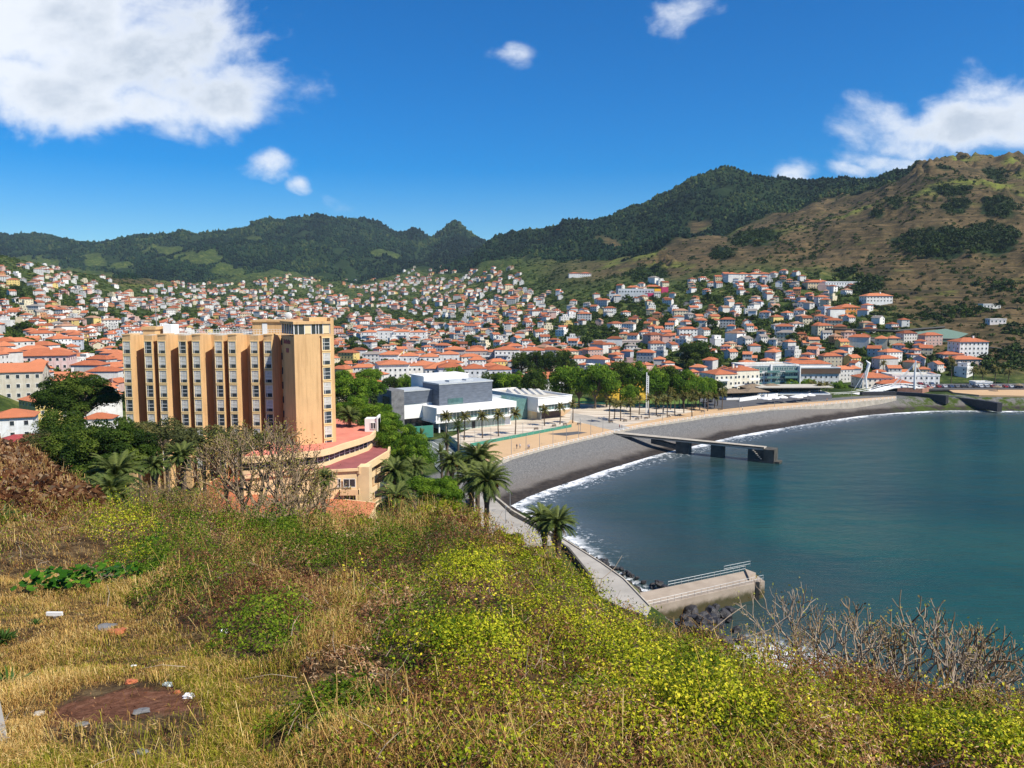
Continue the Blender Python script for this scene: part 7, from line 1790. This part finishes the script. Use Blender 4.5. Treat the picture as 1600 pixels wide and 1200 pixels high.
def blades(n, mname, name, label, wfn, hgt, wid, tonefn, bend=.6, cat='grass', y1=46):
    X, Y, z, px, py = fsamp(n, y1=y1); Zn = zones(X, Y, px, py); k = rf.random(n) < wfn(*Zn, px, py) * np.where(cov(X, Y) > .08, .04 if hgt < .3 else .3, 1.)
    X, Y, z = X[k], Y[k], z[k]; Zn = [a[k] for a in Zn]; m_ = len(X); az = rf.uniform(0, 6.283, m_); 
    flow = fbm(X / .5, Y / .5, 300, 2) * 12; az = np.where(rf.random(m_) < .35, flow, az)
    L_ = hgt * rf.uniform(.4, 1.3, m_) * (.7 + Y * .022) * (.45 + 1.25 * sstep(.35, .68, Zn[6])); d = np.stack([np.cos(az), np.sin(az), np.zeros(m_)], 1); sd_ = np.stack([-d[:, 1], d[:, 0], np.zeros(m_)], 1)
    w_ = (wid * (.6 + Y * .055) * rf.uniform(.6, 1.3, m_))[:, None]; bd = rf.uniform(.35, 1.9, m_)[:, None] * bend
    lf = lift(Zn[0], Zn[1], Zn[2], Zn[7], Zn[8], Zn[6])[:, None] * rf.uniform(.3, .95, (m_, 1))
    B = np.stack([X, Y, z], 1) + np.array([0, 0, 1.]) * (lf - .01); Lc = L_[:, None]; upv = np.array([0, 0, 1.])
    Md = B + (d * bd * .35 + upv * .62) * Lc; Tp = B + (d * bd * 1.05 + upv * (.95 - .72 * np.minimum(bd, 1.25))) * Lc
    V = np.stack([B - sd_ * w_, B + sd_ * w_, Md + sd_ * w_ * .8, Md - sd_ * w_ * .8, Tp, Tp + sd_ * w_ * .12], 1).reshape(-1, 3); o_ = np.arange(m_)[:, None] * 6
    F = np.concatenate([o_ + [0, 1, 2, 3], o_ + [3, 2, 5, 4]]); r = np.clip(tonefn(*Zn, m_), 0, 1)
    o = npmesh(name, V, F, M[mname], attrs={'r': ('FACE', np.r_[r, r])}); tag(o, label, cat, kind='stuff'); print(name, m_); return o
blades(520000, 'straw', 'dry_grass', 'dry straw coloured grass over the left of the hillside', lambda l, b, m, k, g, d, n1, n2, n3, px, py: (g * (.30 + .7 * sstep(.38, .58, n2)) + b * .22 + m * (.30 + .5 * sstep(400, 460, px) * sstep(920, 960, py)) + l * .05 + k * .1) * (1 - d * .98) * (1 - .9 * sstep(1.25, 1., np.hypot((px - 195) / 125, (py - 1145) / 55))), .135, .0030,
       lambda l, b, m, k, g, d, n1, n2, n3, q: .15 + .6 * n1 + .24 * rf.normal(size=q))
blades(360000, 'ggrass', 'green_grass', 'yellow green living grass between the dry grass', lambda l, b, m, k, g, d, n1, n2, n3, px, py: (g * sstep(.60, .40, n2) * .8 + g * .2 + b * .10 + m * .12 + l * .05) * (1 - k) * (1 - d * .98) * (1 - .9 * sstep(1.25, 1., np.hypot((px - 195) / 125, (py - 1145) / 55))), .12, .0032,
       lambda l, b, m, k, g, d, n1, n2, n3, q: .2 + .5 * n3 + .22 * rf.normal(size=q))
blades(30000, 'straw', 'arching_straw', 'long arching dry stems over the scrub mounds', lambda l, b, m, k, g, d, n1, n2, n3, px, py: (m * .9 + l * .5 + b * .6 + g * .06) * (1 - d), .36, .0026,
       lambda l, b, m, k, g, d, n1, n2, n3, q: .35 + .3 * rf.normal(size=q), bend=1.0)
# fallen and standing dead twigs
X, Y, z, px, py = fsamp(2600, y1=34); mb = MB(); rt = random.Random(4); cnt = 0
for i in range(len(X)):
    if px[i] < 450 and py[i] > 930 and rt.random() < .93: continue
    if rt.random() < .45: continue
    L_ = rt.uniform(.12, .55) * (.6 + Y[i] * .03); a = rt.uniform(0, 6.28); e = rt.uniform(-.1, 1.1); d = Vector((math.cos(a) * math.cos(e), math.sin(a) * math.cos(e), math.sin(e)))
    p = Vector((X[i], Y[i], z[i] + rt.uniform(.05, .35))); q = p + d * L_ * .5 + Vector((rt.uniform(-.1, .1), rt.uniform(-.1, .1), .04)) * L_; r = p + d * L_ + Vector((rt.uniform(-.2, .2), rt.uniform(-.2, .2), -.08)) * L_
    w_ = rt.uniform(.0025, .006) * (.6 + Y[i] * .04); mb.tube([p, q, r], [w_, w_ * .8, w_ * .4], 4, cap=False); cnt += 1
tag(mb.build('dead_twigs', M['twig']), 'pale dead twigs sticking out of the undergrowth', 'twigs', kind='stuff')
# trailing gourd vine with broad bright leaves
M['broad'] = leafmat('broad_bright_leaves', [(0, (.015, .06, .006)), (.5, (.035, .12, .010)), (1, (.12, .24, .02))], rough=.4)
trail = [(52, 932), (90, 934), (130, 928), (165, 918), (200, 903), (228, 895), (262, 890), (228, 870), (240, 850), (248, 838)]
Cs, Ns, rs = [], [], []; tv = thing('gourd_vine', 'trailing vine of broad bright green leaves across the dry grass', 'vine', on(52, 932)); o0_ = tv.location.copy(); mb = MB(); P = [on(*q) for q in trail]; mb.tube([p - o0_ + Vector((0, 0, .06)) for p in P], .012, 5); mb.build('stem', M['darkleaf'] if False else M['lawn'], tv)
for i in range(len(P) - 1):
    for k in range(60):
        q = P[i].lerp(P[i + 1], rt.random()) + Vector((rt.gauss(0, .16), rt.gauss(0, .2), rt.uniform(.16, .5))) - o0_; Cs.append(tuple(q)); Ns.append((rt.gauss(0, .45), rt.gauss(-.3, .4), 1)); rs.append(min(1, max(0, rt.gauss(.5, .25))))
Cs = np.array(Cs); nn = len(Cs); N = unit(np.array(Ns)); t_ = unit(np.cross(N, rf.normal(size=(nn, 3)))); b_2 = np.cross(N, t_); s = rf.uniform(.04, .085, (nn, 1)); ang = np.linspace(0, 2 * np.pi, 8, endpoint=False)
V = np.stack([Cs + (t_ * math.cos(a) + b_2 * math.sin(a)) * s * (1 if i % 2 else .82) + N * s * (.18 if i % 2 else 0) for i, a in enumerate(ang)], 1).reshape(-1, 3)
F = np.arange(8 * nn).reshape(-1, 8); npmesh('leaves', V, F, M['broad'], parent=tv, attrs={'r': ('FACE', np.array(rs))})
# reddish brown dead aloe stalks on the left bank
X, Y, z, px, py = fsamp(90000, 26, 50, -60, 190); mb = MB()
k = (py < 800) & (px + (py - 690) * -1.1 < 60); X, Y, z = X[k], Y[k], z[k]; print('bank', len(X)); n = len(X)
az = rf.uniform(0, 6.28, n); d = np.stack([np.cos(az), np.sin(az) * .6 - .3, rf.uniform(-.3, .9, n)], 1); L_ = rf.uniform(.2, .6, n)[:, None]; B = np.stack([X, Y, z + rf.uniform(0, .5, n)], 1); sd_ = unit(np.cross(d, [0, 0, 1.])) * rf.uniform(.005, .011, (n, 1))
V = np.stack([B - sd_, B + sd_, B + d * L_ * .6 + sd_ * .8 + [0, 0, .1], B + d * L_ + [0, 0, -.1]], 1).reshape(-1, 3)
tag(npmesh('dead_aloe_thicket', V, np.arange(4 * n).reshape(-1, 4), M['deadleaf'], attrs={'r': ('FACE', rf.uniform(.15, 1., n))}), 'reddish brown dead aloe thicket on the left bank', 'thicket', kind='stuff')
# leafy bushes standing up from the hill crest
CB = [(700, 800, 26, 27, 'near1'), (665, 806, 22, 28, 'near1'), (735, 812, 20, 26, 'near1'), (800, 848, 20, 24, 'near1'), (835, 872, 22, 23, 'near1'), (815, 880, 18, 22, 'near1'), (865, 905, 18, 21, 'near1'), (560, 822, 22, 29, 'near1'), (500, 818, 24, 30, 'near0'), (350, 818, 26, 31, 'near0'), (610, 826, 18, 28, 'near1'), (1330, 1090, 36, 13, 'near1'), (0, 815, 14, 22, 'near0'), (780, 838, 13, 25, 'near1'), (400, 826, 22, 30, 'near0'), (450, 822, 22, 30, 'near0')]
sh_c, sh_t = None, None
V, F, r, c = crown_mesh(91, 1.0, .75, 36, 5200, .055, .3, -.3)
o = npmesh('crown', V, F, M['vine'], attrs={'r': ('FACE', r * .8)}); SHV = o.data; bpy.data.objects.remove(o)
o = npmesh('crown', V, F, M['bramble'], attrs={'r': ('FACE', r)}); SHD = o.data; bpy.data.objects.remove(o)
mb = MB(); rb = random.Random(2)
for q in list(c)[:16]: q = Vector(q); mb.tube([(0, 0, -.9), tuple(q * .5 + Vector((0, 0, -.2))), tuple(q)], [.03, .02, .008], 4)
o = mb.build('stems', M['bark']); SHS = o.data; bpy.data.objects.remove(o)
CB.sort()
for i, (px, py, rp, Y, k) in enumerate(CB):
    c_ = at(px, py, Y); s = rp * Y / 1243.; t = thing('leafy_bush', '%s leafy green bush from the left along the crest of the hillside' % ORD[i], 'bush', (c_.x, Y, float(fgz(np.array([c_.x]), np.array([Y]))[0][0])), 0, 'leafy bushes along the hillside crest')
    dz = max(c_.z - t.location.z, .3 * s)
    for me, nm in ((SHV if k == 'near1' else SHD, 'crown'), (SHS, 'stems')): o = put_child(me, nm, t, (0, 0, dz), rt.uniform(0, 6)); o.scale = (s, s, s)
# yucca-like plants at the left edge
for i, (px, py, s) in enumerate(((4, 830, .9), (8, 800, .8), (6, 1000, .35), (14, 1060, .4), (56, 985, .18))):
    p = on(max(px, 1), py); t = thing('spiky_plant', ['dark spiky plant at the left edge beneath the brown bank', 'upper spiky plant at the left edge by the brown bank', 'small green tuft at the left edge of the dry grass', 'lower green tuft at the left edge near the paving', 'tiny green tuft in the dry grass by the white strip'][i], 'plant', p)
    mb = MB()
    for k in range(46):
        a, e = rt.uniform(0, 6.28), rt.uniform(.1, 1.4); d = Vector((math.cos(a) * math.cos(e), math.sin(a) * math.cos(e), math.sin(e))); sd2 = d.cross(Vector((0, 0, 1))).normalized() * .035 * s; L_ = s * rt.uniform(.5, 1)
        mb.add([-sd2, sd2, d * L_ * .6 + sd2, d * L_ * 1. + Vector((0, 0, -.15 * L_)), d * L_ * .6 - sd2], [(0, 1, 2, 3, 4)])
    mb.build('leaves', mat('spiky_leaf', (.05, .11, .02), rough=.5, var=.3), t)
# litter, stones, path edge
def crumple(name, label, px, py, s, m, seed, cat='litter', flat=.5):
    p = on(px, py); b = bmesh.new(); bmesh.ops.create_icosphere(b, subdivisions=2, radius=1); r = random.Random(seed)
    for v in b.verts: v.co = Vector((v.co.x * 1.3, v.co.y, v.co.z * flat)) * r.uniform(.6, 1.15)
    me = bpy.data.meshes.new(name); b.to_mesh(me); b.free(); me.materials.append(m); o = bpy.data.objects.new(name, me); COL.objects.link(o); o.location = p + Vector((0, 0, s * .35)); o.scale = (s, s, s); tag(o, label, cat); return o
M['paper'] = mat('crumpled_paper', (.80, .82, .84), rough=.8, var=.1, vs=3); M['brick'] = mat('broken_brick', (.42, .13, .06), rough=.95, var=.3, vs=4, bump=.3)
crumple('paper_litter', 'crumpled white paper right of the bare soil patch', 295, 1106, .055, M['paper'], 1)
crumple('paper_litter', 'crumpled pale blue paper above the bare soil patch', 262, 1081, .05, mat('bluish_paper', (.55, .66, .70), var=.2, vs=5), 2)
crumple('paper_litter', 'white paper scrap at the bottom edge of the grass', 435, 1190, .055, M['paper'], 3, flat=1.1)
crumple('paper_litter', 'tiny white scrap in the grass above the soil patch', 209, 1047, .03, M['paper'], 4)
crumple('paper_litter', 'white scrap in the dark undergrowth', 349, 995, .06, M['paper'], 12, flat=.8)
crumple('brick_piece', 'orange brick piece behind the bare soil patch', 205, 1074, .06, M['brick'], 5, 'brick')
crumple('brick_piece', 'small orange brick piece beside the white paper', 277, 1093, .038, M['brick'], 6, 'brick')
crumple('stone', 'flat grey stone lying on the bare soil patch', 222, 1130, .075, M['stone'], 7, 'stone', .35)
crumple('stone', 'small grey stone at the front of the soil patch', 128, 1143, .05, M['stone'], 8, 'stone', .5)
crumple('stone', 'grey stone by the bottom edge below the soil patch', 220, 1194, .05, M['stone'], 9, 'stone', .6)
crumple('stone', 'pale stone left of the bare soil patch', 60, 1107, .05, M['concrete'], 13, 'stone', .5)
crumple('rubble_slab', 'half buried grey and red slab in the dry grass', 165, 987, .14, M['stone'], 10, 'rubble', .3)
crumple('rubble_slab', 'reddish slab piece beside the half buried grey slab', 182, 996, .13, M['brick'], 11, 'rubble', .25)
p = on(86, 972); t = thing('white_strip', 'white plastic strip standing on a dark stub in the grass', 'litter', p)
Yw_ = p.y; q = at(86, 959, Yw_) - p; mb = MB(); mb.box(-.13, -.02, q.z - .03, .13, .02, q.z + .03, 0); mb.build('strip', M['white'], t); mb = MB(); mb.tube([(0, 0, -.05), (.01, 0, q.z - .03)], [.025, .06], 6); mb.build('stub', M['stone'], t)
P = [on(1, 1128) + Vector((0, 0, .07)), on(12, 1160) + Vector((0, 0, .07)), on(24, 1196) + Vector((0, 0, .07))]
mb = MB(); mb.prism([(P[0].x, P[0].y), (P[1].x, P[1].y), (P[2].x, P[2].y), (P[2].x - .05, P[2].y - 1.5), (P[0].x - 3, P[2].y - 1.5), (P[0].x - 3, P[0].y + .6)], P[2].z - .6, P[1].z + .02); tag(mb.build('paving', M['path']), kind='structure')
for i, (pts_, r_) in enumerate((([(1010, 1145), (1045, 1135), (1078, 1142)], .018), ([(1050, 1200), (1055, 1178), (1066, 1160)], .018), ([(935, 870 + 60), (940, 905), (960, 888), (972, 868)], .012), ([(1112, 985), (1140, 962), (1165, 945)], .012), ([(1150, 1000), (1200, 985), (1235, 960), (1246, 925)], .010))):
    Yb = on(*pts_[0]).y if i < 2 else 17.5; Pp = [at(a, b, Yb + .1 * k) for k, (a, b) in enumerate(pts_)]
    o = MB().tube(Pp, [r_, r_ * .8] + [r_ * .6] * (len(Pp) - 2), 6).build('dead_branch', M['twig']); tag(o, ['pale curved dry leaf stalk lying near the bottom', 'pale dry stalk standing at the bottom edge', 'thin bare branch rising before the pale path', 'pale bare branch in front of the black boulders', 'long arching bare branch reaching over the surf'][i], 'branch')

# ------------------------------------------------------------------ thin haze over the valley
HAZE = True
if HAZE:
    mb = MB(); mb.box(-5200, -60, -12, 5200, 7000, 760); hz = mb.build('haze', bpy.data.materials.new('haze_air')); tag(hz, 'thin pale air over the valley and bay', 'haze', kind='stuff')
    m = hz.data.materials[0]; m.use_nodes = True; nt = m.node_tree; nt.nodes.clear(); ou = nt.nodes.new('ShaderNodeOutputMaterial'); pv = nt.nodes.new('ShaderNodeVolumePrincipled'); pv.inputs['Color'].default_value = (.62, .82, 1, 1); pv.inputs['Density'].default_value = .00004; pv.inputs['Anisotropy'].default_value = 0.1
    nt.links.new(pv.outputs[0], ou.inputs['Volume'])
